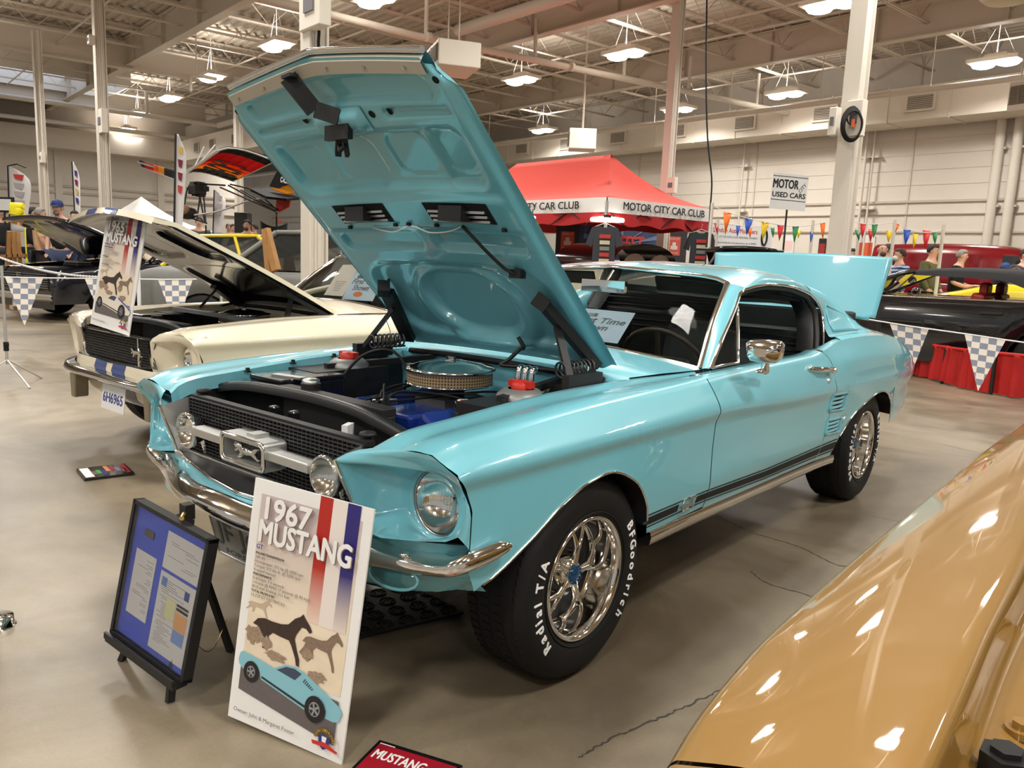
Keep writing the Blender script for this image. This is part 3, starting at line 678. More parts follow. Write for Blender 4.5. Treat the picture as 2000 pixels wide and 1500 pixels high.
# ---------------------------------------------------------------- nose: headlamp housings, grille, bumper
EL = [(.475, -.713, .759), (.535, -.687, .765), (.59, -.657, .765), (.65, -.63, .764), (.705, -.604, .760), (.735, -.592, .754), (.77, -.583, .742), (.793, -.579, .726), (.811, -.580, .705), (.819, -.581, .675), (.816, -.586, .640), (.805, -.594, .608), (.78, -.606, .594), (.71, -.642, .586), (.63, -.690, .586), (.55, -.688, .588), (.493, -.655, .594), (.487, -.662, .64), (.481, -.689, .70)]
HC = Vector((.677, -.528, .655))
def resample(L, n, closed=False):
    L = [Vector(p) for p in L]+([Vector(L[0])] if closed else []); d = [0]
    for a, c in zip(L, L[1:]): d.append(d[-1]+(c-a).length)
    out = []
    for k in range(n+(0 if closed else 1)):
        t = d[-1]*k/n; i = 0
        while i < len(L)-2 and d[i+1] < t: i += 1
        out.append(L[i].lerp(L[i+1], (t-d[i])/max(1e-9, d[i+1]-d[i])))
    return out
for s in (1, -1):
    mir = lambda p: Vector((s*p[0], p[1], p[2]))
    # outer shell of the housing: wing seam -> leading edge
    S = [(interp(THX, -.652)+k*(interp(TXS, -.633)-interp(THX, -.652))/6, lerp(-.652, -.633, k/6), lerp(interp(THZ, -.652), interp(TZS, -.633), k/6)+.004*sin(pi*k/6)) for k in range(7)]
    zt = interp(TZS, -.63)
    for k in range(1, 13):
        z = lerp(zt, .575, k/12); y = lin(SEAM, z); S.append((X(y, z), y, z))
    S = resample([(p[0], p[1]-.004, p[2]) for p in S], 40); E_ = resample(EL[:12], 40)
    P = []
    for k, (a, c) in enumerate(zip(S, E_)):
        d = (c-a); bul = Vector((.010*sm(10, 26, k), -.002, .010*(1-sm(14, 30, k))))
        P.append([mir(a), mir(a+d*.35+bul*.8), mir(a+d*.7+bul), mir(c+Vector((0, .004, .006*(1-sm(14, 30, k))))), mir(c), mir(c+Vector((-.004*sm(14, 30, k), .012, -.008*(1-sm(14, 30, k)))))])
    b = MB(); b.grid(P); sh = b.build('headlamp_housing', AQUA, car)
    # scooped bucket from the leading edge to the lamp ring
    L = resample(EL, 90, True); P = []
    for p in L:
        a = math.atan2(p.z-HC.z, p.x-HC.x); c = Vector((HC.x+.098*cos(a), -.548, HC.z+.098*sin(a)))
        q1 = p.lerp(c, .10)+Vector((0, .02, 0)); q2 = p.lerp(c, .45); q2.y = lerp(q2.y, c.y, .35)+.004; q3 = p.lerp(c, .8); q3.y = lerp(q3.y, c.y, .4)
        P.append([mir(x) for x in (p, q1, q2, q3, c, Vector((HC.x+.090*cos(a), -.552, HC.z+.090*sin(a))), Vector((HC.x+.0885*cos(a), -.535, HC.z+.0885*sin(a))))])
    P.append(P[0]); b = MB(); b.grid(P); b.build('lamp_bucket', AQUA, car)
    Mh = frame(mir(HC), (1, 0, 0), (0, 0, 1))          # local +z looks forward (-y)
    hl = MB(); hl.lathe([(.090, -.03), (.090, .012), (.086, .014), (.0835, .008)], 40, Mh); hl = hl.build('headlamp', mat('lamp_retaining_ring', (.35, .35, .34), .3, metal=1), car)
    b = MB(); b.lathe([(.083, .004), (.07, -.022), (.045, -.042), (.015, -.052), (.004, -.053)], 40, Mh); b.ball((0, 0, -.032), (.012, .012, .018), 10, 0, Mh); b.build('reflector', mat('lamp_reflector', (.90, .90, .88), .12, metal=1), hl)
    b = MB(); b.lathe([(.084, .006), (.075, .016), (.055, .024), (.03, .028), (.001, .029)], 40, Mh)
    for k in range(-6, 7):
        x = k*.0095; h = math.sqrt(max(0, .068**2-x*x)); b.tube([Mh @ Vector((x, t*h, .0275-.013*((x*x+(t*h)**2)/.0056))) for t in (-.1, .2, .5, .8, 1)], .0022, 5)
    b.build('lens', LENS, hl)
    # fog lamp in the grille
    fc = Vector((s*.375, -.671, .689)); Mf = frame(fc, (1, 0, 0), (0, 0, 1))
    b = MB(); b.lathe([(.0, -.062), (.025, -.058), (.045, -.040), (.057, -.015), (.0605, .0), (.0605, .008), (.056, .012), (.053, .010)], 36, Mf); b.cyl(fc+Vector((0, .05, -.02)), fc+Vector((0, .07, -.095)), .012, 10); fg = b.build('fog_lamp', CHROME, car)
    b = MB(); b.lathe([(.0535, .008), (.045, -.012), (.025, -.03), (.003, -.036)], 30, Mf); b.build('reflector', MAT['lamp_reflector'], fg)
    b = MB(); b.lathe([(.054, .009), (.045, .016), (.025, .022), (.001, .024)], 30, Mf)
    for k in range(-4, 5): x = k*.009; h = math.sqrt(.042**2-x*x); b.tube([Mf @ Vector((x, t*h, .0215-.012*((x*x+(t*h)**2)/.0029))) for t in (-.2, .3, .7, 1)], .0018, 5)
    b.build('lens', LENS, fg)
    # grille side surround
    b = MB(); b.grid([[mir(p) for p in ((.475, -.716, .762), (.481, -.692, .70), (.487, -.666, .64), (.492, -.650, .592))], [mir(p) for p in ((.468, -.709, .764), (.474, -.686, .70), (.480, -.660, .64), (.484, -.645, .594))], [mir(p) for p in ((.463, -.617, .785), (.463, -.617, .70), (.463, -.617, .64), (.463, -.612, .588))]], 0, False)
    b.build('grille_surround', ALU, car)
    b = MB(); b.tube([mir(p) for p in ((.475, -.716, .762), (.481, -.692, .70), (.487, -.666, .64), (.492, -.650, .592))], .006, 8); b.build('surround_trim', CHROME, car)
b = MB(); nx_, nz = 44, 17
b.box((0, -.598, .69), (.93, .01, .20), mi=1)
for i in range(nx_+1): x = -.462+.924*i/nx_; b.box((x, -.612, .685), (.0022, .010, .195))
for j in range(nz+1): z = .588+.195*j/nz; b.box((0, -.613, z), (.924, .012, .0028))
b.build('grille_mesh', [mat('grille_black', (.035, .035, .036), .38), TRIMB], car)
LIPY = [(0, -.716), (.2, -.693), (.4, -.648), (.493, -.652)]
lipp = lambda x: (x, lin(LIPY, abs(x)), .568+.024*sm(.40, .493, abs(x)))
xs_ = [-.493+.986*i/40 for i in range(41)]
b = MB(); b.grid([[lipp(x) for x in xs_], [(x, lerp(lipp(x)[1], -.612, .5), .572+.02*sm(.4, .493, abs(x))) for x in xs_], [(x*.94, -.612, .592) for x in xs_]]); b.build('grille_floor', mat('dark_steel', (.23, .23, .23), .3, metal=.9), car)
b = MB(); b.tube([lipp(x) for x in xs_], .008, 8); b.tube([(x*.94, -.618, .592) for x in xs_], .006, 8); b.build('lower_grille_trim', CHROME, car)
b = MB(); b.beam((-.47, -.592, .785), (.47, -.592, .785), .03, .014); b.build('grille_top_bar', SATIN, car)
# corral with the running horse
b = MB(); R_ = lambda w_, h_, y, r=.016: [Vector((sx_*(w_-r)+r*cos(a), y, .691+sz*(h_-r)+r*sin(a))) for sx_, sz, a0 in ((1, 1, 0), (-1, 1, pi/2), (-1, -1, pi), (1, -1, 1.5*pi)) for a in [a0+pi/2*k/4 for k in range(5)]]
b.grid([R_(.122, .046, -.622), R_(.122, .046, -.697)], 0, False, True); b.grid([R_(.104, .030, -.640), R_(.108, .033, -.694)], 0, False, True)
b.box((.02, -.655, .742), (.045, .05, .012)); emb = b.build('grille_corral', ALU, car)
b = MB(); b.tube(R_(.117, .0415, -.697)+[R_(.117, .0415, -.697)[0]], .0058, 6); b.tube(R_(.108, .0335, -.697)+[R_(.108, .0335, -.697)[0]], .003, 6); b.build('corral_rim', CHROME, emb)
HORSE = [(-.95, .30), (-.80, .42), (-.62, .40), (-.50, .22), (-.30, .18), (.10, .20), (.35, .12), (.62, .30), (.95, .36), (.70, .12), (.55, -.05), (.75, -.25), (.98, -.28), (.80, -.42), (.48, -.25), (.30, -.18), (.05, -.12), (-.20, -.20), (-.42, -.50), (-.70, -.55), (-.62, -.42), (-.48, -.18), (-.62, -.05), (-.82, -.22), (-.96, -.15), (-.78, .02), (-.66, .10), (-.78, .16)]
b = MB(); Me = frame((0, -.672, .690), (1, 0, 0), (0, 0, 1)); b.prism([(x*.075, y*.052) for x, y in HORSE], .012, Me); b.ball((0, 0, .010), (.035, .013, .012), 10, 0, Me); b.ball((-.045, .012, .010), (.022, .011, .01), 10, 0, Me); b.build('horse_emblem', CHROME, emb, bevel=.003)
b = MB(); b.box((0, -.637, .690), (.2, .004, .07)); b.build('corral_backing', SATIN, emb)
for s in (1, -1):
    b = MB(); b.box((s*.218, -.665, .700), (.20, .05, .028), rot=Matrix.Rotation(0, 3, 'X')); b.build('grille_bar', ALU, car, bevel=.004)
# bumper
BP = [(0, -.815, .525, .577), (.06, -.812, .522, .575), (.15, -.80, .512, .568), (.28, -.765, .500, .560), (.42, -.713, .490, .550), (.56, -.658, .482, .537), (.68, -.618, .484, .531), (.755, -.607, .496, .537), (.80, -.600, .507, .553), (.828, -.575, .519, .570), (.842, -.53, .528, .578), (.850, -.478, .540, .582), (.848, -.447, .552, .574)]
half = []
for k in range(49):
    t = k/48*.85*1.08
    half.append(spline(BP, 96)[k*2])
fine = [spline([(p[0], p[1], p[2]) for p in BP], 60)[k] for k in range(61)]; ftop = [spline([(p[0], p[1], p[3]) for p in BP], 60)[k] for k in range(61)]
full = [(Vector((-a.x, a.y, a.z)), Vector((-c.x, c.y, c.z))) for a, c in list(zip(fine, ftop))[:0:-1]]+list(zip(fine, ftop))
P = []
for i, (lo, hi) in enumerate(full):
    t = (full[min(i+1, len(full)-1)][0]-full[max(i-1, 0)][0]); t.z = 0; t.normalize(); n_ = Vector((t.y, -t.x, 0)); h = hi.z-lo.z
    up = Vector((0, 0, 1)); wd = .030*(1-sm(.74, .84, abs(lo.x))); hi = hi-n_*wd+up*wd*.25
    P.append([hi-n_*.014-up*.03, hi-n_*.010, hi, lo+up*h*.78+n_*.010, lo+up*h*.5+n_*.014, lo+up*h*.2+n_*.011, lo+n_*.002, lo-n_*.012-up*.005, lo-n_*.05-up*.004])
b = MB(); b.grid(P); b.add([p for p in P[0]], [tuple(range(9))]); b.add([p for p in P[-1]], [tuple(range(9))]); bump = b.build('front_bumper', CHROME, car)
for x, z in ((.655, .530), (-.655, .530)):
    y = -.632; b = MB(); b.ball((x, y, z+.004), (.014, .014, .009), 12); b.build('bumper_bolt', CHROME, bump)
# gravel pan between grille and bumper, valance below
b = MB(); P = [[], [], []]
for i in range(41):
    x = -.80+1.60*i/40; ax = abs(x)
    yb = lin([(p[0], p[1]) for p in BP], ax)
    yl = lin(LIPY+[(.55, -.69), (.63, -.69), (.72, -.636), (.80, -.590)], ax); zl = .562+.024*sm(.40, .5, ax); k = sm(.44, .56, ax)
    P[0].append((x, yl+.006, zl-.002)); P[1].append((x, lerp(lerp(yl, yb, .4), yl+.045, k), lerp(.556, .576, k))); P[2].append((x, lerp(lerp(yl, yb+.03, .9), max(yl, yb)+.055, k), lerp(.53, .50, k)))
b.grid(P); b.build('gravel_pan', AQUA, car)
b = MB(); P = [[] for _ in range(5)]
for i in range(61):
    x = -.785+1.57*i/60; ax = abs(x); t = ax/.815
    y = -.66+.02*t+.14*sm(.5, 1.02, t)
    for r, (dz, dy) in enumerate(((.53, .04), (.50, .0), (.46, .0), (.42, .018), (.385, .05))):
        zz = dz+(.035*sm(.72, 1, t) if r > 2 else 0); P[r].append((x, y+dy, zz))
b.grid(P); b.build('lower_valance', AQUA, car)
b = MB(); b.grid([[(1.5*x, -.60+.12*sm(.45, .75, abs(1.5*x)), .386+.03*sm(.6, .75, abs(1.5*x))) for x in xs_], [(1.4*x, -.50, .37) for x in xs_], [(1.1*x, -.40, .36) for x in xs_]]); b.build('air_dam', SATIN, car)  # black strip running back below the valance
for s in (1, -1):
    Mo = frame((s*.60, -.620, .455), (.97, .24*s, 0), (0, .12, 1))
    b = MB(); b.tube([Mo @ Vector((.078*cos(a), .034*sin(a), .0)) for a in [2*pi*k/32 for k in range(33)]], .005, 6); tl = b.build('parking_lamp', AQUA, car)
    b = MB(); b.lathe([(1, 0), (.8, .006), (.4, .010), (.01, .011)], 28, Mo @ Matrix.Diagonal((.075, .031, 1, 1))); b.build('lens', mat('dark_teal_lens', srgb(60, 110, 115), .1, coat=1), tl)
# front plate
b = MB(); Mp = frame((-.01, -.700, .405), (1, 0, 0), (0, -.25, 1)); b.box((0, 0, 0), (.305, .155, .003), Mp); pl = b.build('number_plate', mat('plate_grey', srgb(150, 150, 140), .5), car, bevel=.002)
b = MB(); b.text('JF JC', .092, Mp @ Matrix.Translation((0, .01, .002)), width=.25, bold=.01); b.text('FOREIGN', .026, Mp @ Matrix.Translation((0, -.058, .002)), width=.2); b.build('plate_lettering', mat('plate_ink', srgb(70, 75, 80), .5), pl)
b = MB(); b.tube([Mp @ Vector(p) for p in ((-.155, -.08, 0), (.155, -.08, 0), (.155, .08, 0), (-.155, .08, 0), (-.155, -.08, 0))], .005, 6); b.build('plate_frame', ALU, pl)
# ---------------------------------------------------------------- wheels
def wheel(parent, s, y, texts):
    M = Matrix.Translation((s*.685, y, .325)) @ (Matrix.Rotation(pi/2, 4, 'Y') if s > 0 else Matrix.Rotation(-pi/2, 4, 'Y'))
    # local +z points out of the car
    b = MB(); b.lathe([(.195, -.10), (.215, -.118), (.26, -.122), (.295, -.112), (.318, -.095), (.3235, -.08), (.325, -.03), (.325, .03), (.3235, .075), (.317, .092), (.298, .112), (.278, .1215), (.25, .1228), (.225, .121), (.203, .112), (.192, .10)], 64, M)
    # tread blocks: shallow ribs and sipes
    for k in range(72):
        a = 2*pi*k/72
        for z0, z1, da in ((-.085, -.05, .03), (-.035, .0, .0), (.015, .05, .03), (.062, .092, 0)):
            r = .327 if z1 < .06 else .3215
            b.add([M @ Vector((r*cos(a+da+q), r*sin(a+da+q), z+0.0)) for q, z in ((0, z0), (.060, z0+.006), (.060, z1), (0, z1-.006))]+[M @ Vector(((r-.012)*cos(a+da+q), (r-.012)*sin(a+da+q), z)) for q, z in ((0, z0), (.060, z0+.006), (.060, z1), (0, z1-.006))], [(0, 1, 2, 3), (0, 4, 5, 1), (1, 5, 6, 2), (2, 6, 7, 3), (3, 7, 4, 0)])
    b.tube([M @ Vector((.292*cos(a), .292*sin(a), .1135)) for a in [2*pi*k/64 for k in range(65)]], .002, 5)
    b.tube([M @ Vector((.212*cos(a), .212*sin(a), .118)) for a in [2*pi*k/64 for k in range(65)]], .0025, 5)
    ty = b.build('tyre', RUBBER, parent)
    for txt, r, a0, step, size in texts:            # each character stands radially on the side wall
        a = a0; b = MB()
        for ch in txt:
            wch = {'i': .55, 'l': .5, 'I': .5, '/': .6, ' ': .6, 'r': .8, 'f': .8, 'm': 1.4, 'M': 1.2}.get(ch, 1.)
            a -= step*wch/2
            if ch != ' ':
                mm = M @ Matrix.Rotation(a_fix(a, s), 4, 'Z') @ Matrix.Translation((r, 0, .1226)) @ Matrix.Rotation(-pi/2, 4, 'Z')
                b.text(ch, size, mm, t=.002, bold=.022)
            a -= step*wch/2
        b.build('side_wall_lettering', mat('raised_white', (.82, .82, .80), .55), ty)
    b = MB(); b.lathe([(.197, .095), (.200, .110), (.196, .117), (.188, .116), (.182, .105), (.178, .085), (.172, .03), (.168, .018), (.160, .014)], 64, M); rim = b.build('rim', CHROME, parent)
    b = MB(); b.lathe([(.172, .02), (.165, .0), (.10, .002), (.0, .006)], 48, M); b.build('brake_backing', mat('dark_wheel_paint', (.03, .03, .032), .35, metal=.3), rim)
    b = MB()
    for k in range(5):
        A = 2*pi*k/5+.35
        pt = lambda r, da, z: M @ Vector((r*cos(A+da), r*sin(A+da), z))
        for e in (-1, 1): b.tube([pt(.045, .0, .052), pt(.085, e*.05, .056), pt(.115, e*.17, .050), pt(.145, e*.245, .038), pt(.172, e*.27, .024)], [.012, .011, .008, .007, .009], 8)
        b.tube([pt(.03, 0, .056), pt(.09, 0, .060)], [.014, .008], 8)
    b.lathe([(.056, .01), (.052, .05), (.040, .062), (.034, .068), (.030, .066)], 30, M); b.build('spoke_set', CHROME, rim)
    b = MB(); b.lathe([(.030, .06), (.030, .070), (.024, .075), (.0, .077)], 20, M)
    for k in range(12): a = 2*pi*k/12; b.beam(M @ Vector((.028*cos(a), .028*sin(a), .062)), M @ Vector((.028*cos(a), .028*sin(a), .076)), .005, .005)
    b.build('hub_cap', mat('blue_cap', srgb(60, 105, 150), .12, metal=.8), rim)
    b = MB()
    for k in range(5): a = 2*pi*(k+.5)/5+.35; b.cyl(M @ Vector((.075*cos(a), .075*sin(a), 0)), M @ Vector((.075*cos(a), .075*sin(a), .028)), .011, 6)
    b.build('wheel_nuts', CHROME, rim)
def a_fix(a, s):    # angle measured from the rear, counter-clockwise seen from outside -> local z angle
    # local x axis after the +90 deg turn about Y points down; local y stays along +y
    return a+pi/2 if s > 0 else a-pi/2
D2 = math.radians
for s in (1, -1):
    for y, tx in ((0, [('BFGoodrich', .253, D2(33), D2(8.6), .047), ('Radial T/A', .253, D2(-138), D2(8.6), .047)]), (2.743, [('Radial T/A', .253, D2(38), D2(8.6), .047), ('BFGoodrich', .253, D2(-138), D2(8.6), .047)])):
        wt = bpy.data.objects.new('wheel', None); C.objects.link(wt); wt.parent = car
        wheel(wt, s, y, tx if s > 0 else [])
# ---------------------------------------------------------------- bonnet, raised on its hinges
HO = Vector((0, .49, .932)); HV = Vector((0, -.945, .915)).normalized(); HN = Vector((1, 0, 0)).cross(HV).normalized()
if HN.y < 0: HN = -HN
HLEN = 1.318
def hw(v): return lerp(.555, .553, v)
def hp(u, v, d=0.):                # u -1..1 across, v 0 rear..1 front edge, d along the outer normal
    x = u*hw(v); L = HLEN*v
    crown = .034*(1-u*u)*(.35+.65*v)
    fe = (.018-.056*abs(u)-.04*max(0, abs(u)-.86)/.14)*sm(.80, 1, v)       # V nose and cut corners
    if abs(u) > .86: x = math.copysign(lerp(abs(x), abs(x)-.055*(abs(u)-.86)/.14, sm(.93, 1, v)), x)
    return HO+Vector((x, 0, 0))+HV*(L+fe)+HN*(crown+d)
def rbox(u, v, u0, u1, v0, v1, r=.04, e=.014):     # 1 inside a rounded box (metres), soft edge e
    px_ = (u-(u0+u1)/2)*.555; py_ = (v-(v0+v1)/2)*HLEN; qx = abs(px_)-(u1-u0)/2*.555+r; qy = abs(py_)-(v1-v0)/2*HLEN+r
    d = math.hypot(max(qx, 0), max(qy, 0))+min(max(qx, qy), 0)-r
    return 1-sm(-e, e*.3, d)
def relief(u, v):
    a = abs(u); d = -.030                                     # inner panel stands off the skin
    d += .022*sm(.90, .965, a)                                # folded edge
    d += .016*rbox(u, v, -.80, .80, .885, .955, .03)
    d += .012*rbox(u, v, -.86, -.30, .84, .868, .015, .012)+.012*rbox(u, v, .34, .86, .84, .868, .015, .012)
    d += .020*rbox(u, v, -.84, .84, .635, .815, .06, .03)
    for q in ((-.80, -.46, .66, .78), (-.40, .02, .655, .79), (.14, .50, .67, .79), (.56, .80, .67, .79)): d += .004*rbox(u, v, *q, .05, .006)
    d -= .010*rbox(u, v, .50, .56, .64, .80, .01, .02)
    d += .018*rbox(u, v, -.84, -.06, .425, .492, .035, .02)+.018*rbox(u, v, .06, .84, .425, .492, .035, .02)
    d -= .008*rbox(u, v, -.9, .9, .50, .62, .03, .03)
    d += .020*rbox(u, v, -.84, .84, .06, .375, .14, .035)
    d -= .018*max(0, rbox(u, v, -.52, .56, .035, .35, .20, .03)-rbox(u, v, -.40, .44, .075, .345, .17, .03))
    d += .004*rbox(u, v, -.34, .38, .09, .33, .14, .006)
    for u0, s_ in ((-.62, 1), (.68, -1)):
        t = (v-.10)/.2
        if 0 < t < 1: d -= .007*math.exp(-((u-(u0+s_*.16*t))/.022)**2)*sin(pi*t)
    return d
NU, NV = 128, 150
inner = [[hp(-1+2*i/NU, j/NV, -.030+1.2*(relief(-1+2*i/NU, j/NV)+.030) if abs(-1+2*i/NU) < .88 else relief(-1+2*i/NU, j/NV)) for i in range(NU+1)] for j in range(NV+1)]
b = MB(); b.grid(inner); hood = b.build('bonnet_inner_panel', AQUA, car)
b = MB(); b.grid([[hp(-1+2*i/40, j/40, .004-.012*sm(.93, 1, abs(-1+2*i/40))) for i in range(41)] for j in range(41)]); b.grid([[hp(e, j/40, -.008), ][0:1]+[hp(e, j/40, -.010)] for e in (-1, 1) for j in range(41)][:41]); b.build('bonnet_skin', AQUA, car)
b = MB(); fr = [hp(-.86+1.72*i/40, 1.0, -.006) for i in range(41)]; b.tube([p+HV*.008 for p in fr], .0105, 8); b.build('bonnet_nose_trim', CHROME, car)
b = MB(); b.grid([[hp(-.86+1.72*i/40, v, d) for i in range(41) if not 18 < i < 21] for v, d in ((.997, -.012), (.992, -.034), (.962, -.036), (.960, -.02))], 0, False); b.build('nose_strip', mat('beige_strip', srgb(190, 180, 165), .5), car)
for u in (-.78, -.5, -.22, .12, .42, .72):
    b = MB(); p = hp(u, .978, -.034); b.cyl(p, p-HN*.006, .0065, 8); b.build('trim_screw', STEEL, car)
b = MB(); c0 = hp(-.06, .90, -.030)      # safety catch and latch
b.beam(hp(-.17, .985, -.06), hp(-.10, .90, -.075), .012, .055); b.beam(hp(-.19, .985, -.062), hp(-.10, .985, -.062), .03, .01)
b.beam(hp(-.10, .90, -.07), hp(.0, .865, -.05), .014, .05); b.box(hp(-.05, .845, -.05), (.12, .02, .09)); b.beam(hp(-.06, .83, -.06), hp(-.13, .785, -.085), .02, .03); b.beam(hp(-.02, .83, -.06), hp(-.07, .775, -.08), .012, .02); b.tube([hp(-.09, .81, -.07), hp(-.06, .80, -.1), hp(-.03, .805, -.08)], .008, 6)
b.build('bonnet_latch', SATIN, car)
b = MB(); P = [[hp(u, v, -.034-.022*rbox(u, v, -.26, .16, .822, .872, .02, .012)) for u in [-.28+.46*i/24 for i in range(25)]] for v in [.815+.065*j/10 for j in range(11)]]; b.grid(P); b.build('latch_plate', AQUA, car)
HOLE = mat('dark_hole', (.003, .003, .003), .9)
for u, v, r in ((-.38, .862, .011), (-.25, .866, .008), (.24, .856, .010), (.36, .853, .011), (.90, .955, .009), (-.93, .955, .009), (-.72, .285, .006), (.82, .10, .007)):
    b = MB(); M_ = Matrix((Vector((1, 0, 0)), HV, -HN)).transposed().to_4x4(); M_.translation = hp(u, v, relief(u, v)-.002); b.lathe([(r*1.3, 0), (0, .0005)], 14, M_); b.build('panel_hole', HOLE, car)
for u0, u1 in ((-.66, -.16), (.20, .74)):       # turn signal louvres through the panel
    b = MB(); b.grid([[hp(lerp(u0, u1, i/6), lerp(.535, .60, j/4), -.041) for i in range(7)] for j in range(5)], 0, False); vent = b.build('bonnet_vent', HOLE, car)
    b = MB()
    for v in (.545, .56, .575): b.beam(hp(u0+.03, v, -.046), hp(u1-.03, v, -.046), .012, .008)
    b.build('vent_blade', STEEL, vent)
    b = MB(); b.beam(hp(lerp(u0, u1, .30), .575, -.055), hp(lerp(u0, u1, .66), .575, -.055), .04, .05); b.build('lamp_socket', SATIN, vent)
b = MB(); wr = [hp(-.40, .518, -.045), hp(-.22, .505, -.05), hp(-.02, .523, -.045), hp(.12, .505, -.05), hp(.30, .510, -.05), hp(.44, .527, -.045)]; b.tube(spline(wr, 30), .0028, 6); b.build('wiring', mat('white_wire', (.7, .7, .68), .5), car)
b = MB(); pr = [hp(.44, .527, -.045), hp(.50, .50, -.055), hp(.56, .45, -.06), hp(.62, .40, -.06), hp(.67, .375, -.055), hp(.66, .362, -.05)]; b.tube(spline(pr, 24), .006, 6); b.box(hp(.67, .37, -.045), (.05, .03, .03)); b.build('lamp_cable', SATIN, car)
for u, v in ((-.62, .522), (-.16, .527), (.22, .527), (.78, .522), (-.03, .53)):
    b = MB(); b.box(hp(u, v, -.045), (.014, .012, .012)); b.build('wire_clip', RUBBER, car)
b = MB(); cab = [hp(.30, .095, -.04), hp(.34, .07, -.06)]+[Vector(p) for p in ((.16, .40, .95), (.14, .36, .91), (.12, .34, .89), (.20, .38, .888), (.36, .44, .885))]; b.tube(spline(cab, 30), .008, 6); b.build('ground_cable', SATIN, car)
# hinges
for s in (1, -1):
    b = MB(); q = lambda u, v, d: hp(s*u, v, d)
    b.beam(q(.74, .26, -.045), q(.90, .03, -.05), .055, .03); b.beam(q(.71, .29, -.05), q(.77, .26, -.05), .05, .05)
    b.beam(q(.78, .19, -.06), (s*.545, .21, .90), .026, .016); b.beam(q(.90, .045, -.06), (s*.555, .33, .895), .024, .016)
    b.box((s*.555, .27, .885), (.03, .20, .06)); b.box((s*.56, .27, .84), (.012, .16, .10)); b.build('bonnet_hinge', SATIN, car)
    b = MB(); b.tube([(s*(.50)+.028*cos(a), .21+.0038*a, .925+.028*sin(a)) for a in [k*.45 for k in range(110)]], .0045, 5); b.build('hinge_spring', mat('spring_steel', (.06, .06, .06), .4, metal=.6), car)
# ---------------------------------------------------------------- engine bay
b = MB(); b.grid([[(x, .455, .868), (x, .47, .80), (x, .48, .40)] for x in (-.60, -.3, 0, .3, .60)], 0, False); b.build('firewall', AQUA, car)
for s in (1, -1):
    b = MB(); b.grid([[(s*(lin(THX, y)-.022), y, lin(THZ, y)-.055), (s*(lin(THX, y)-.028), y, lin(THZ, y)-.10), (s*(lin(THX, y)-.05), y, .42)] for y in [-.50+i*.096 for i in range(11)]], 0, False)
    b.box((s*.47, .02, .66), (.20, .36, .36)); b.build('inner_apron', SATIN, car)
    p = Vector((s*.455, .06, .852)); b = MB(); b.lathe([(.085, -.02), (.082, .0), (.06, .018), (.045, .02)], 20, Matrix.Translation(p)); tw = b.build('shock_tower_cap', mat('grey_cast', (.25, .25, .24), .45, metal=.5), car)
    b = MB(); b.lathe([(.034, .015), (.034, .035), (.024, .045), (0, .047)], 18, Matrix.Translation(p)); b.box(p+Vector((0, 0, .035)), (.09, .03, .022)); b.build('strut_nut', RED, tw)
b = MB(); rs = [(-.56, -.45, .800), (-.42, -.43, .826), (-.2, -.40, .83), (0, -.395, .83), (.2, -.40, .82), (.42, -.44, .80), (.56, -.48, .785)]
P = []
for p in spline(rs, 30): P.append([p+Vector(d) for d in ((0, -.020, -.03), (0, -.018, -.003), (0, -.008, .002), (0, .014, .0), (0, .020, -.008), (0, .020, -.30))])
b.grid(P); b.build('radiator_support', mat('satin_bay_black', (.008, .008, .008), .35), car)
b = MB(); b.box((0, -.36, .60), (.56, .05, .40)); b.box((0, -.36, .812), (.56, .055, .03)); b.cyl((-.16, -.335, .82), (-.16, -.335, .845), .034, 16); rad = b.build('radiator', SATIN, car, bevel=.004)
b = MB(); b.lathe([(.030, .0), (.031, .012), (.02, .017), (0, .018)], 18, Matrix.Translation((-.16, -.335, .845))); b.build('radiator_cap', STEEL, rad)
b = MB(); b.box((-.40, -.22, .72), (.20, .28, .20)); b.box((-.40, -.22, .828), (.205, .285, .02)); bat = b.build('battery', BLACK, car, bevel=.006)
b = MB(); b.box((-.34, -.30, .842), (.14, .035, .008), rot=Matrix.Rotation(.2, 3, 'Z')); b.build('battery_clamp', STEEL, bat)
for x in (-.26, .28):
    b = MB(); b.lathe([(.01, 0), (.055, .01), (.058, .02), (.04, .03), (.03, .05), (.02, .06), (0, .06)], 20, frame((x, -.54, .69), (1, 0, 0), (0, 0, 1))); b.tube([(x+.05*cos(a), -.50, .69+.05*sin(a)) for a in [k*.3 for k in range(18)]], .016, 8); b.build('horn', BLACK, car)
b = MB()
for x in (-.13, -.02): b.box((x, -.505, .70), (.085, .012, .13)); b.box((x, -.50, .775), (.03, .03, .03))
b.box((-.07, -.50, .63), (.2, .012, .012)); b.build('support_bracket', BLACK, car, bevel=.006)
for x, y in ((.43, -.57), (-.45, -.57)):
    b = MB(); b.cyl((x, y, .755), (x, y, .80), .010, 8); b.lathe([(.0, .812), (.022, .808), (.026, .80), (.012, .795)], 16, Matrix.Translation((x, y, 0))); b.cyl((x, y, .76), (x, y, .772), .02, 6); b.box((x, y, .745), (.10, .05, .02)); b.build('bonnet_bump_stop', SATIN, car)
b = MB(); b.box((.19, -.45, .755), (.02, .05, .04), rot=Matrix.Rotation(.5, 3, 'Z')); b.build('paper_tag', PAPER, car)
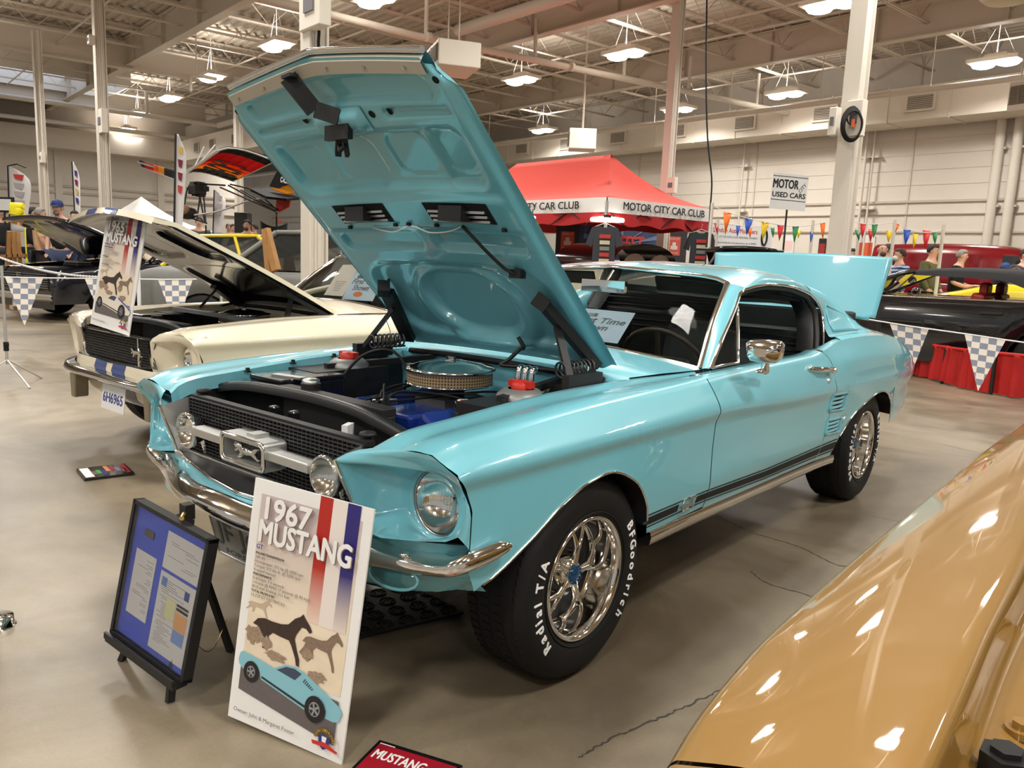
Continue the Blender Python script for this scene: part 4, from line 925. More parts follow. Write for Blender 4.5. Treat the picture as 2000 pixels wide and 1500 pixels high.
# engine
b = MB(); b.box((0, .12, .55), (.34, .52, .26)); b.box((0, .12, .69), (.20, .46, .10)); eng = b.build('engine_block', BLUEENG, car, bevel=.012)
for s in (1, -1):
    b = MB(); b.box((s*.215, .12, .705), (.135, .50, .085), rot=Matrix.Rotation(s*.5, 3, 'Y')); b.build('valve_cover', BLUEENG, eng, bevel=.02)
b = MB(); b.lathe([(.06, 0), (.06, .05), (.085, .06), (.085, .075)], 20, Matrix.Translation((0, .18, .74))); b.box((0, .18, .745), (.16, .2, .05)); b.build('carburettor', mat('dull_alloy', (.12, .12, .12), .4, metal=.6), eng)
Ma = Matrix.Translation((-.015, .20, 0))
b = MB(); b.lathe([(.150, .812), (.172, .815), (.172, .819), (.15, .822)], 48, Ma); ac = b.build('air_cleaner', CHROME, eng)
fmat = bpy.data.materials.new('perforated_filter'); fmat.use_nodes = True
def filt(m):
    nt = m.node_tree; N = nt.nodes; p = N['Principled BSDF']; tc = N.new('ShaderNodeTexCoord'); sp = N.new('ShaderNodeSeparateXYZ'); at_ = N.new('ShaderNodeMath'); at_.operation = 'ARCTAN2'
    sub = N.new('ShaderNodeVectorMath'); sub.operation = 'SUBTRACT'; sub.inputs[1].default_value = (-.015, .20, 0)
    nt.links.new(tc.outputs['Object'], sub.inputs[0]); nt.links.new(sub.outputs[0], sp.inputs[0]); nt.links.new(sp.outputs['Y'], at_.inputs[0]); nt.links.new(sp.outputs['X'], at_.inputs[1])
    mu = N.new('ShaderNodeMath'); mu.operation = 'MULTIPLY'; mu.inputs[1].default_value = 14.5; nt.links.new(at_.outputs[0], mu.inputs[0])
    mz = N.new('ShaderNodeMath'); mz.operation = 'MULTIPLY'; mz.inputs[1].default_value = 90; nt.links.new(sp.outputs['Z'], mz.inputs[0])
    cb = N.new('ShaderNodeCombineXYZ'); nt.links.new(mu.outputs[0], cb.inputs[0]); nt.links.new(mz.outputs[0], cb.inputs[1])
    v = N.new('ShaderNodeTexVoronoi'); v.inputs['Scale'].default_value = 1; v.inputs['Randomness'].default_value = 0; nt.links.new(cb.outputs[0], v.inputs['Vector'])
    r = N.new('ShaderNodeValToRGB'); r.color_ramp.elements[0].position = .26; r.color_ramp.elements[0].color = (.012, .010, .008, 1); r.color_ramp.elements[1].position = .34; r.color_ramp.elements[1].color = (*srgb(150, 128, 95), 1)
    nt.links.new(v.outputs['Distance'], r.inputs['Fac']); nt.links.new(r.outputs['Color'], p.inputs['Base Color']); p.inputs['Roughness'].default_value = .5
filt(fmat)
b = MB(); b.lathe([(.165, .819), (.165, .868)], 64, Ma); b.build('filter_element', fmat, ac)
b = MB(); b.lathe([(.168, .864), (.174, .866), (.175, .874), (.168, .880), (.14, .884), (.12, .892), (.05, .902), (.03, .904), (0, .905)], 56, Ma); b.box((-.015, .20, .912), (.045, .012, .012)); b.cyl((-.015, .20, .90), (-.015, .20, .918), .006, 8); b.build('lid', CHROME, ac)
b = MB(); b.lathe([(.03, .62), (.034, .70), (.048, .71), (.05, .76), (.042, .775), (.0, .785)], 20, Matrix.Translation((.03, -.20, 0)))
for k in range(8): a = 2*pi*k/8; b.cyl((.03+.036*cos(a), -.20+.036*sin(a), .76), (.03+.036*cos(a), -.20+.036*sin(a), .80), .008, 8)
dist = b.build('distributor', SATIN, eng)
for k in range(6):
    b = MB(); a = 2*pi*k/6; s_ = 1 if k % 2 else -1; b.tube(spline([(.03+.036*cos(a), -.20+.036*sin(a), .80), (.05*s_, -.10, .83-.008*k), (.16*s_, .0+.05*k, .80), (.22*s_, .05+.05*k, .76)], 16), .0045, 6); b.build('ignition_lead', RUBBER, dist)
b = MB(); b.tube(spline([(-.10, -.24, .60), (-.11, -.22, .72), (-.05, -.16, .775), (.02, -.1, .78)], 20), .011, 8); b.build('hose', ALU, eng)
b = MB(); b.tube(spline([(-.32, -.10, .80), (-.30, .0, .90), (-.2, .06, .93), (-.12, .08, .86), (-.10, .08, .80)], 24), .006, 6); b.build('vacuum_hose', RUBBER, eng)
b = MB(); b.tube(spline([(.05, -.28, .66), (.0, -.33, .74), (-.02, -.34, .78)], 12), .024, 10); b.build('radiator_hose', RUBBER, eng)
b = MB(); b.box((-.02, -.27, .70), (.05, .008, .055), rot=Matrix.Rotation(.35, 3, 'Y')); b.build('inspection_tag', PAPER, eng)
oc = Vector((.245, .01, .785)); b = MB(); b.cyl(oc-Vector((0, 0, .06)), oc, .022, 14); b.lathe([(.036, -.01), (.038, .01), (.034, .018), (0, .02)], 20, Matrix.Translation(oc)); oil = b.build('oil_filler', BLACK, eng)
b = MB(); b.lathe([(.026, .0207), (.016, .0212)], 20, Matrix.Translation(oc), 0); b.lathe([(.016, .0212), (0, .0213)], 20, Matrix.Translation(oc), 1); b.build('cap_sticker', [PAPER, RED], oil)
b = MB(); b.box((.30, -.09, .735), (.05, .28, .008), rot=Matrix.Rotation(.1, 3, 'Y')); b.build('dipstick_plate', mat('cream_gasket', srgb(215, 195, 150), .5), eng)
for k, x in enumerate((.335, .365, .395)):
    b = MB(); b.tube(spline([(x-.06, .28, .900), (x-.01, .22, .915), (x, .19, .905), (x, .185, .78)], 16), .010, 10); b.build('chrome_pipe', CHROME, eng)
b = MB(); b.box((.44, .40, .80), (.14, .10, .10)); b.cyl((.44, .36, .82), (.44, .28, .82), .04, 14); b.build('brake_master_cylinder', SATIN, car, bevel=.01)
for s in (1, -1): b = MB(); b.beam((s*.36, .44, .86), (s*.46, -.05, .845), .03, .025); b.build('tower_brace', SATIN, car)
b = MB(); b.box((0, -.02, .33), (1.0, .9, .03)); b.build('under_tray', TRIMB, car)
# ---------------------------------------------------------------- boot lid, raised upright
b = MB(); P = []
for j in range(21):
    t = j/20; row = []
    for i in range(33):
        u = -1+2*i/32; w_ = lerp(.575, .615, t)
        x = u*w_; z = lerp(.985, 1.395, t)-.03*(1-u*u)*(1-t)*-1+.012*(1-u*u)*t; y = lerp(3.50, 3.60, t)-.03*(1-u*u)
        r = .06                                                    # rounded lower corners
        row.append((x, y, z))
    P.append(row)
n0, m0 = 21, 33; fs = []
for j in range(20):
    for i in range(32):
        cx = abs(P[j][i][0]+P[j][i+1][0])/2; t = (j+.5)/20
        if cx > .535 and t < .10 and (cx-.515)**2/.055**2+(t-.13)**2/.13**2 > 1.05: continue
        fs.append((j*33+i, j*33+i+1, (j+1)*33+i+1, (j+1)*33+i))
b.add([q for g in P for q in g], fs, 0, True); lid = solid(b.build('boot_lid', AQUA, car), .022, -1)
for s in (1, -1):
    b = MB(); b.tube(spline([(s*.42, 3.47, 1.02), (s*.44, 3.38, .99), (s*.44, 3.30, .93), (s*.44, 3.30, .86)], 12), .014, 8); b.build('boot_hinge', SATIN, car)
# ================================================================== the cream fastback next to it
def recolour(o, m):
    for sl in o.material_slots: sl.link = 'OBJECT'; sl.material = m
car2 = thing('car', 'cream fastback car with blue stripes and black lined raised bonnet, left of the aqua car', 'car', (-2.74, .79, 0))
SHELL = ('front_wing', 'door', 'rear_quarter_panel', 'roof', 'windscreen', 'windscreen_trim', 'windscreen_pillar', 'window_trim', 'rear_window', 'cowl_panel', 'cowl_seal', 'wheel_arch_trim', 'wheel_well', 'firewall', 'inner_apron', 'cabin_trim', 'front_seat', 'dashboard', 'steering_wheel', 'headliner', 'radiator_support', 'radiator', 'battery', 'rocker_moulding', 'sill_underside', 'under_tray', 'brake_master_cylinder')
for o in list(car.children):
    nm = o.name.split('.')[0]
    if nm in SHELL:
        c = o.copy(); C.objects.link(c); c.parent = car2
        if o.data and o.data.materials and o.data.materials[0] == AQUA: recolour(c, CREAM)
for s in (1, -1):
    for y in (0, 2.743):
        wt = bpy.data.objects.new('wheel', None); C.objects.link(wt); wt.parent = car2; wheel(wt, s, y, [])
for o in list(car.children):      # the same large engine parts
    if o.name.split('.')[0] in ('engine_block',):
        c = o.copy(); C.objects.link(c); c.parent = car2; recolour(c, SATIN)
        for g in o.children:
            if g.name.split('.')[0] in ('air_cleaner', 'distributor', 'carburettor'):
                d = g.copy(); C.objects.link(d); d.parent = c
                d.location = (0, 0, -.02)
                if g.name.startswith('air'):
                    for h in g.children:
                        e = h.copy(); C.objects.link(e); e.parent = c; e.location = (0, 0, -.02)
STRIPE = mat('stripe_blue', srgb(35, 62, 125), .3, coat=.8)
for s in (1, -1):
    mir = lambda p: Vector((s*p[0], p[1], p[2]))
    # wing front: bezel with a gill panel beside the grille, lamp recessed in its tunnel
    OUT = [(.455, -.675, .752), (.56, -.665, .765), (.66, -.635, .772), (.74, -.600, .755), (.785, -.580, .715), (.795, -.575, .66), (.785, -.58, .60), (.74, -.59, .565), (.60, -.625, .552), (.455, -.655, .575), (.452, -.668, .66)]
    SE = [(.50, -.64, .800), (.58, -.64, .820), (.68, -.632, .825), (.79, -.62, .80), (.84, -.60, .755), (.85, -.585, .68), (.845, -.575, .60), (.80, -.58, .545), (.62, -.62, .535), (.45, -.64, .56), (.445, -.655, .66)]
    O2 = resample(OUT, 60, True); S2 = resample(SE, 60, True)
    b = MB(); b.grid([[mir(a), mir(a.lerp(c, .5)+Vector((0, -.012, 0))), mir(c)] for a, c in zip(S2+S2[:1], O2+O2[:1])]); hc2 = Vector((.66, -.535, .662)); P = []
    for p in O2+O2[:1]:
        a = math.atan2(p.z-hc2.z, p.x-hc2.x); c = Vector((hc2.x+.095*cos(a), -.59, hc2.z+.095*sin(a)))
        P.append([mir(x) for x in (p, p.lerp(c, .25), p.lerp(c, .7), c, Vector((hc2.x+.088*cos(a), -.555, hc2.z+.088*sin(a))), Vector((hc2.x+.086*cos(a), -.53, hc2.z+.086*sin(a))))])
    b.grid(P); b.build('headlamp_bezel', CREAM, car2)
    Mh = frame(mir(hc2), (1, 0, 0), (0, 0, 1)); b = MB(); b.lathe([(.088, -.03), (.088, .01), (.082, .012)], 32, Mh); hl = b.build('headlamp', CHROME, car2)
    b = MB(); b.lathe([(.082, .004), (.065, -.025), (.03, -.045), (.003, -.05)], 30, Mh); b.build('reflector', MAT['lamp_reflector'], hl)
    b = MB(); b.lathe([(.083, .006), (.065, .02), (.035, .028), (.001, .03)], 30, Mh); b.build('lens', LENS, hl)
    b = MB(); b.grid([[mir(p) for p in ((.50, -.64, .802), (.56, -.60, .822), (.572, -.53, .838))], [mir(p) for p in ((.60, -.64, .822), (.66, -.60, .832), (.67, -.53, .846))], [mir(p) for p in ((.72, -.63, .822), (.74, -.60, .83), (.76, -.53, .842))], [mir(p) for p in ((.80, -.62, .80), (.81, -.58, .80), (.82, -.53, .81))]]); b.build('wing_nose', CREAM, car2)
    # bumper guards and black lower corner
    b = MB(); b.prism([(-.03, -.19), (.025, -.19), (.045, .03), (-.045, .03)], .09, frame((s*.50, -.66, .50), (1, 0, 0), (0, 0, 1)), 0, -.02); b.build('bumper_guard', mat('dull_guard', srgb(150, 140, 120), .35, metal=.6), car2, bevel=.01)
# grille: dark mesh in a bright frame, small galloping badge to the side
b = MB(); FRM = [(-.49, -.70, .765), (-.35, -.715, .770), (0, -.735, .772), (.35, -.715, .770), (.455, -.69, .765), (.452, -.67, .60), (.35, -.69, .592), (0, -.71, .588), (-.35, -.69, .592), (-.49, -.68, .60)]
P = [[Vector(p), Vector((p[0]*.97, p[1]+.02, .68+(p[2]-.68)*.92)), Vector((p[0]*.96, p[1]+.07, .68+(p[2]-.68)*.90))] for p in FRM]; b.grid(P+[P[0]], 0, False); b.build('grille_surround', CHROME, car2)
b = MB(); b.box((-.015, -.645, .68), (.92, .01, .17), mi=1)
for k in range(48):
    for sg in (1, -1): x = -.47+.92*k/47; b.beam((x-.05*sg, -.66, .60), (x+.05*sg, -.66, .762), .0025, .006)
b.build('grille_mesh', [mat('mesh_black', (.03, .03, .03), .4), TRIMB], car2)
b = MB(); Me = frame((.36, -.70, .685), (1, 0, 0), (0, 0, 1)); b.prism([(x*.065, y*.05) for x, y in HORSE], .012, Me); b.box((.36, -.695, .685), (.012, .01, .16)); b.build('horse_badge', CHROME, car2)
# body under the grille, stripes, valance, bumper
b = MB(); P = [[], [], [], [], [], []]; XS2 = [-.80+1.6*i/40 for i in range(41)]
for x in XS2:
    t = abs(x)/.8
    for r, (z, y) in enumerate(((.59, -.70), (.545, -.715), (.50, -.70), (.45, -.66), (.38, -.645), (.33, -.59))): P[r].append((x, y+.12*sm(.55, 1.0, t)+.015*t, z))
b.grid(P); pan = b.build('front_apron', CREAM, car2)
for x0, x1 in ((-.20, -.055), (.055, .20)):
    b = MB(); b.grid([[(r[k][0], r[k][1]-.0025, r[k][2]) for k in range(41) if x0-.021 < r[k][0] < x1+.021] for r in P], 0, True); b.build('racing_stripe', STRIPE, pan)
BP2 = [(0, -.775, .485, .515), (.3, -.765, .480, .512), (.55, -.735, .470, .510), (.70, -.695, .470, .515), (.79, -.64, .480, .520), (.82, -.54, .49, .525), (.83, -.44, .50, .53)]
fl_ = spline([(p[0], p[1], p[2]) for p in BP2], 40); ft_ = spline([(p[0], p[1], p[3]) for p in BP2], 40)
full = [(Vector((-a.x, a.y, a.z)), Vector((-c.x, c.y, c.z))) for a, c in list(zip(fl_, ft_))[:0:-1]]+list(zip(fl_, ft_)); P = []
for i, (lo, hi) in enumerate(full):
    t = (full[min(i+1, len(full)-1)][0]-full[max(i-1, 0)][0]); t.z = 0; t.normalize(); n_ = Vector((t.y, -t.x, 0))
    P.append([hi-n_*.06+Vector((0, 0, .012)), hi-n_*.02+Vector((0, 0, .01)), hi, lo.lerp(hi, .5)+n_*.012, lo, lo-n_*.03])
b = MB(); b.grid(P); b.build('front_bumper', CHROME, car2)
b = MB(); Mp = frame((.03, -.705, .375), (1, 0, 0), (0, .12, 1)); b.box((0, 0, 0), (.305, .155, .004), Mp); pl = b.build('number_plate', PAPER, car2, bevel=.002)
b = MB(); b.text('6H6965', .085, Mp @ Matrix.Translation((0, -.005, .0025)), width=.26, bold=.012); b.build('plate_lettering', mat('plate_blue', srgb(50, 60, 130), .5), pl)
# bonnet: cream skin, black underside with the pressed frame
A0 = Vector((0, .53, .893)); AV = Vector((0, -1.19, .612)); AL = AV.length; AV = AV.normalized(); AN = Vector((1, 0, 0)).cross(AV).normalized(); AN = AN if AN.z > 0 else -AN
def h2(u, v, d=0.): return A0+Vector((u*lerp(.575, .55, v), 0, 0))+AV*(AL*v*1.0+(.045*(1-u*u)-.02*abs(u))*sm(.8, 1, v))+AN*(.03*(1-u*u)+.045*sin(pi*min(1, v*.62+.38))*1-.045*sin(pi*.38)+d-.03*sm(.90, 1, v))
def rel2(u, v):
    d = -.035+.012*sm(.93, 1, abs(u))+.02*sm(.95, 1, v)
    d += .024*rbox(u, v, -.82, .82, .07, .46, .10, .03)+.024*max(rbox(u, v, -.82, -.12, .55, .84, .12, .03), rbox(u, v, .12, .82, .55, .84, .12, .03)); return d
b = MB(); b.grid([[h2(-1+2*i/30, j/30, .004) for i in range(31)] for j in range(31)]); b.grid([[h2(-1+2*i/30, 1, d) for i in range(31)] for d in (.004, -.012, -.034)])
for e in (-1, 1): b.grid([[h2(e, j/30, d) for j in range(31)] for d in (.004, -.008, -.022)])
bs = b.build('bonnet_skin', CREAM, car2)
for x0, x1 in ((-.36, -.10), (.10, .36)):
    b = MB(); b.grid([[h2(lerp(x0, x1, i/4), v, d) for i in range(5)] for v, d in [(j/30, .0055) for j in range(31)]+[(1.001, .002), (1.002, -.013), (1.002, -.034)]]); b.build('racing_stripe', STRIPE, bs)
b = MB(); b.grid([[h2(-1+2*i/70, j/80, rel2(-1+2*i/70, j/80)) for i in range(71)] for j in range(81)]); b.build('bonnet_lining', mat('underside_black', (.010, .010, .010), .16, coat=.6), car2)
for s in (1, -1):
    b = MB(); b.beam(h2(s*.8, .22, -.05), (s*.53, .16, .86), .03, .016); b.beam(h2(s*.93, .06, -.05), (s*.54, .33, .87), .03, .016); b.beam(h2(s*.78, .25, -.05), h2(s*.95, .03, -.05), .05, .025); b.build('bonnet_hinge', SATIN, car2)
b = MB(); b.beam((-.50, -.05, .86), (.50, -.02, .85), .03, .025); b.build('strut_brace', mat('brace_grey', (.25, .26, .28), .35, metal=.5), car2)
b = MB(); b.text('Roy Anderson', .035, frame((-.10, 1.235, 1.238), (1, .03, 0), (0, .68, .72)) @ Matrix.Translation((0, 0, .012))); b.build('windscreen_lettering', PAPER, car2)
# ================================================================== gold car in the right foreground (its near wing and engine bay edge)
car3 = thing('car', 'gold car in the right foreground, its front wing and open engine bay edge showing', 'car', (2.60, -.70, 0))
def gsec(y):   # left edge towards the aqua car, relative to the car
    xr = interp([(-.70, -.785), (-.64, -.800), (-.50, -.820), (-.34, -.832), (0, -.838), (.9, -.842), (1.6, -.832)], y); f = sm(-.66, -.2, y)
    xi = interp([(-.70, -.600), (-.55, -.606), (-.37, -.612), (-.17, -.619), (.06, -.622), (.5, -.64), (1.2, -.66)], y)
    zr = interp([(-.70, .835), (-.55, .846), (0, .85), (1.6, .856)], y)
    return [(xr+.06, .30), (xr+.015, .45), (xr-.012, .62), (xr-.018, .74), (xr-.008, zr-.03), (xr, zr), (xr+.022, zr+.012), (lerp(xr, xi, .45), zr+.034), (xi-.03, zr+.042), (xi, zr+.035), (xi+.008, zr+.012), (xi+.018, zr-.022), (xi+.05, zr-.032), (xi+.075, zr-.05), (xi+.08, zr-.12)]
for s in (1, -1):
    for nm, y0, y1 in (('front_wing', -.640, 1.155), ('headlamp_housing', -.70, -.646), ('door', 1.162, 2.40)):
        b = MB(); n = 40; P = []
        for i in range(n+1):
            y = lerp(y0, y1, i/n); P.append([(-s*p.x*-1 if False else s*p.x, y, p.z) for p in spline([(q[0], 0, q[1]) for q in (gsec(y) if nm != 'door' else gsec(y)[:8])], 44)])
        b.grid(P)
        if nm == 'headlamp_housing':
            b.grid([[P[0][k], (P[0][k][0]*.9, -.78, lerp(P[0][k][2], .6, .25)), (s*-.55, -.76, lerp(P[0][k][2], .6, .6))] for k in range(len(P[0]))])
        b.build(nm, GOLD, car3)
    b = MB()
    for y, z in ((-.05, .0),): 
        xi = gsec(y)[12][0]; zz = gsec(y)[12][1]; M_ = Matrix.Translation((s*(xi+.005), -.585+.18, zz)); b.cyl(M_ @ Vector((0, 0, 0)), M_ @ Vector((0, 0, .028)), .024, 6); b.cyl(M_ @ Vector((0, 0, .028)), M_ @ Vector((0, 0, .034)), .015, 6)
    bs = b.build('wing_bump_stop', RUBBER, car3)
    for yy, mm in ((-.30, GOLD), (.02, GOLD), (.45, GOLD)):
        xi, zz = gsec(yy)[12]; b = MB(); b.cyl((s*(xi+.0), yy, zz), (s*(xi+.0), yy, zz+.008), .016, 16); b.cyl((s*xi, yy, zz+.008), (s*xi, yy, zz+.016), .010, 6); b.build('wing_bolt', mm, car3)
    b = MB(); b.grid([[(s*(gsec(y)[14][0]), y, gsec(y)[14][1]), (s*(gsec(y)[14][0]+.03), y, .70), (s*(gsec(y)[14][0]+.03), y, .35)] for y in (-.62, -.2, .3, .8, 1.1)]); b.build('inner_wing', BLACK, car3)
    for y in (.05, 2.8):
        wt = bpy.data.objects.new('wheel', None); C.objects.link(wt); wt.parent = car3; wheel(wt, s, y, [])
b = MB(); b.box((0, .3, .55), (.6, .7, .4)); b.box((0, -.48, .62), (1.05, .08, .42)); b.box((0, .98, .62), (1.2, .05, .5)); b.box((0, 1.0, .33), (1.3, 3.6, .04)); b.build('engine_bay', BLACK, car3, bevel=.03)
b = MB(); b.tube(spline([(-.55, -.40, .72), (-.47, -.2, .78), (-.46, .1, .76), (-.5, .4, .74)], 20), .018, 8); b.build('bay_hose', RUBBER, car3)
b = MB(); b.box((0, 2.9, .62), (1.64, 1.5, .5)); b.box((0, 1.75, .62), (1.5, 1.2, .3)); b.build('rear_body', GOLD, car3, bevel=.08)
b = MB(); b.grid([[(u*.60, 1.20+.05*(1-u*u), .93) , (u*.52, 1.75, 1.28), (u*.5, 2.5, 1.30), (u*.6, 3.3, .92)] for u in (-1, -.5, 0, .5, 1)]); b.build('greenhouse', VINYL, car3)
# ================================================================== boards and papers near the cars
def rect_frame(o, yaw, tilt, roll):
    d = Vector((cos(yaw), sin(yaw), 0)); n = Vector((-sin(yaw), cos(yaw), 0)); u = Vector((0, 0, cos(tilt)))+n*sin(tilt)
    return frame(o, d*cos(roll)+u*sin(roll), u*cos(roll)-d*sin(roll))
def grad_mat(name, c0, c1, axis, a, b_, pre=None):       # printed fade: colour runs from c0 to c1 along one axis of the print
    m = bpy.data.materials.new(name); m.use_nodes = True; nt = m.node_tree; p = nt.nodes['Principled BSDF']; p.inputs['Roughness'].default_value = .45
    tc = nt.nodes.new('ShaderNodeTexCoord'); sp = nt.nodes.new('ShaderNodeSeparateXYZ'); mr = nt.nodes.new('ShaderNodeMapRange'); mx = nt.nodes.new('ShaderNodeMix'); mx.data_type = 'RGBA'
    mr.inputs['From Min'].default_value = a; mr.inputs['From Max'].default_value = b_; mx.inputs['A'].default_value = (*c0, 1); mx.inputs['B'].default_value = (*c1, 1)
    nt.links.new(tc.outputs['Object'], sp.inputs[0]); nt.links.new(sp.outputs[axis], mr.inputs['Value']); nt.links.new(mr.outputs[0], mx.inputs['Factor']); nt.links.new(mx.outputs['Result'], p.inputs['Base Color']); return m
RUNNER = [(-.95, -.05), (-.80, .18), (-.58, .26), (-.30, .24), (.0, .26), (.22, .34), (.42, .62), (.58, .74), (.66, .86), (.74, .74), (.92, .52), (1.0, .36), (.93, .28), (.80, .40), (.66, .40), (.52, .10), (.48, -.08), (.58, -.42), (.70, -.74), (.72, -.98), (.62, -.96), (.56, -.72), (.40, -.36), (.30, -.20), (.0, -.18), (-.25, -.14), (-.38, -.30), (-.36, -.55), (-.48, -.80), (-.56, -.78), (-.50, -.52), (-.60, -.28), (-.78, -.42), (-.96, -.66), (-1.04, -.60), (-.86, -.30), (-.78, -.08)]
CARP = [(-1, .30), (-.96, .36), (-.62, .34), (-.34, .30), (-.16, .50), (.02, .56), (.22, .52), (.60, .32), (.92, .14), (1.0, .02), (.99, -.20), (.90, -.26), (.76, -.26), (.74, -.10), (.66, .04), (.54, .06), (.44, -.02), (.40, -.22), (.38, -.30), (-.50, -.10), (-.56, .06), (-.64, .16), (-.76, .16), (-.84, .04), (-.86, -.06), (-.96, .02), (-1.0, .12)]
CARW = [(-.28, .30), (-.13, .47), (.02, .51), (.16, .47), (.08, .26)]
def poster(name, label, M, w, h, t, year, lines, sub, paint, owner, stripes=False):
    root = thing(name, label, 'poster'); root.matrix_world = M
    b = MB(); b.box((w/2, h/2, -t/2), (w, h, t)); b.build('board', WHITE, root)
    sky = grad_mat('print_haze', srgb(196, 180, 178), srgb(226, 212, 190), 'Y', h*.88, h*.52)
    L = [0]
    def layer(nm, poly, m, par=root):
        L[0] += 1; b = MB(); b.prism(poly, .0002, None, 0, .0004+.0003*L[0]); return b.build(nm, m, par)
    R = lambda x0, y0, x1, y1: [(x0*w, y0*h), (x1*w, y0*h), (x1*w, y1*h), (x0*w, y1*h)]
    layer('printed_picture', R(.075, .42, .925, .945), sky)
    sand = mat('print_sand', srgb(222, 206, 182), .5, noise=(30, .10)); layer('printed_sand', R(.075, .255, .925, .46), sand)
    layer('printed_white_stripe', R(.66, .50, .80, 1.0), mat('print_white_band', srgb(224, 214, 208), .5))
    layer('printed_red_stripe', R(.575, .50, .68, 1.0), grad_mat('print_red_fade', srgb(172, 38, 28), srgb(222, 196, 180), 'Y', h*.72, h*.51))
    layer('printed_blue_stripe', R(.80, .50, .905, 1.0), grad_mat('print_blue_fade', srgb(44, 36, 110), srgb(214, 200, 190), 'Y', h*.72, h*.51))
    dark = mat('print_horse_dark', srgb(58, 44, 38), .5, noise=(120, .5)); tan = mat('print_horse_tan', srgb(128, 108, 92), .5, noise=(120, .4)); pale = mat('print_horse_pale', srgb(188, 168, 146), .5, noise=(90, .2))
    layer('printed_far_horse', [(x*w*.11+.17*w, y*h*.04+.495*h) for x, y in RUNNER], pale)
    layer('printed_horse', [(x*w*.17+.73*w, y*h*.088+.425*h) for x, y in RUNNER], tan)
    layer('printed_horse', [(x*w*.26+.38*w, y*h*.115+.425*h) for x, y in RUNNER], dark)
    for cx, cy, sx_, sy in ((.15, .375, .08, .04), (.27, .36, .05, .03), (.62, .375, .05, .03), (.36, .32, .10, .02), (.72, .30, .09, .025)):
        rnd = random.Random(int(cx*100)); layer('printed_dust', [(cx*w+sx_*w*(.6+.5*rnd.random())*cos(a), cy*h+sy*h*(.6+.5*rnd.random())*sin(a)) for a in [2*pi*k/22 for k in range(22)]], mat('print_dust', srgb(150, 128, 108), .5, noise=(160, .6)))
    layer('printed_road', R(.075, .115, .925, .25) if year != 1967 else [(.075*w, .135*h), (.925*w, .065*h), (.925*w, .24*h), (.075*w, .265*h)], mat('print_asphalt', srgb(98, 90, 90), .6, noise=(260, .35)))
    rot = -.27 if year == 1967 else -.1
    pc = lambda x, y: (.50*w+(x*cos(rot*.55)-y*sin(rot*.55)*.9)*w*.465, .215*h+(x*sin(rot*.55)*.75+y*1.0)*h*.17)
    layer('printed_car', [pc(x, y) for x, y in CARP], paint)
    layer('printed_car_window', [pc(x, y) for x, y in CARW], mat('print_window', srgb(60, 70, 90), .3))
    layer('printed_car_sill', [pc(*p) for p in ((-.50, -.06), (.40, -.26), (.40, -.20), (-.5, -.01))], mat('print_sill', srgb(40, 50, 52), .5))
    if stripes: layer('printed_car_stripe', [pc(*p) for p in ((.20, .53), (.34, .46), (.80, .20), (.96, .08), (.97, -.02), (.78, .13), (.30, .40))], mat('print_stripe_blue', srgb(70, 90, 160), .5))
    for x in range(6):
        layer('printed_louvre', [pc(.22+.035*x, .30-.016*x), pc(.235+.035*x, .30-.016*x), pc(.255+.035*x, .40-.025*x), pc(.24+.035*x, .40-.025*x)], MAT['print_sill']) if year == 1967 else None
    for cx, cy, r in ((-.70, -.02, .135), (.56, -.15, .165)):
        o = pc(cx, cy); layer('printed_tyre', [(o[0]+r*w*.5*cos(a), o[1]+r*w*.56*sin(a)) for a in [2*pi*k/28 for k in range(28)]], mat('print_tyre', srgb(30, 28, 30), .5)); layer('printed_rim', [(o[0]+r*w*.27*cos(a), o[1]+r*w*.31*sin(a)) for a in [2*pi*k/24 for k in range(24)]], mat('print_rim', srgb(140, 140, 142), .4))
        for k in range(5): a = 2*pi*k/5; layer('printed_spoke_gap', [(o[0]+r*w*q*.5*cos(a+e), o[1]+r*w*q*.56*sin(a+e)) for q, e in ((.14, 0), (.48, -.4), (.48, .4))], MAT['print_tyre'])
    sh = mat('print_shadow', srgb(140, 120, 120), .5)
    z = .0004+.0003*(L[0]+2)
    def text(nm, s_, x, y, size, m, bold=0., width=None, ax='LEFT', dz=0.):
        b = MB(); b.text(s_, size*h, Matrix.Translation((x*w, y*h, z+dz)), t=.0002, bold=bold, width=width*w if width else None, ax=ax); b.build(nm, m, root)
    for dx, dz, m in ((.006, 0, sh), (0, .0016, WHITE)):
        text('printed_year', str(year), .11+dx, .895-dx*.4, .122, m, .030, .385, dz=dz); text('printed_title', 'MUSTANG', .11+dx, .80-dx*.4, .122, m, .030, .77, dz=dz)
    text('printed_subtitle', sub, .105, .738, .026, mat('print_blue', srgb(50, 50, 150), .5), .01)
    y = .712
    for s_, hd in lines:
        text('printed_line', s_, .105, y, .0175 if not hd else .0135, INK if hd else GREYINK, .012 if hd else 0); y -= .0172
    text('printed_owner', owner, .07, .055, .024, GREYINK)
    # club badge: yellow arc, blue shield, red ribbon
    ox, oy = .86*w, .075*h
    b = MB(); b.lathe([(.040*w*1.6, z), (.052*w*1.6, z)], 24, Matrix.Translation((ox, oy, 0)) , 0, False, .1, pi-.1)
    b.prism([(ox-.05*w, oy+.02*h), (ox+.05*w, oy+.02*h), (ox+.04*w, oy-.02*h), (ox, oy-.035*h), (ox-.04*w, oy-.02*h)], .0002, None, 1, z+.0003)
    b.prism([(ox-.10*w, oy-.012*h), (ox+.02*w, oy-.004*h), (ox+.12*w, oy-.022*h), (ox+.11*w, oy-.030*h), (ox, oy-.022*h), (ox-.09*w, oy-.026*h)], .0002, None, 2, z+.0006)
    b.prism([(ox-.02*w, oy+.018*h), (ox+.02*w, oy+.018*h), (ox+.015*w, oy-.004*h), (ox-.015*w, oy-.004*h)], .0002, None, 3, z+.0006)
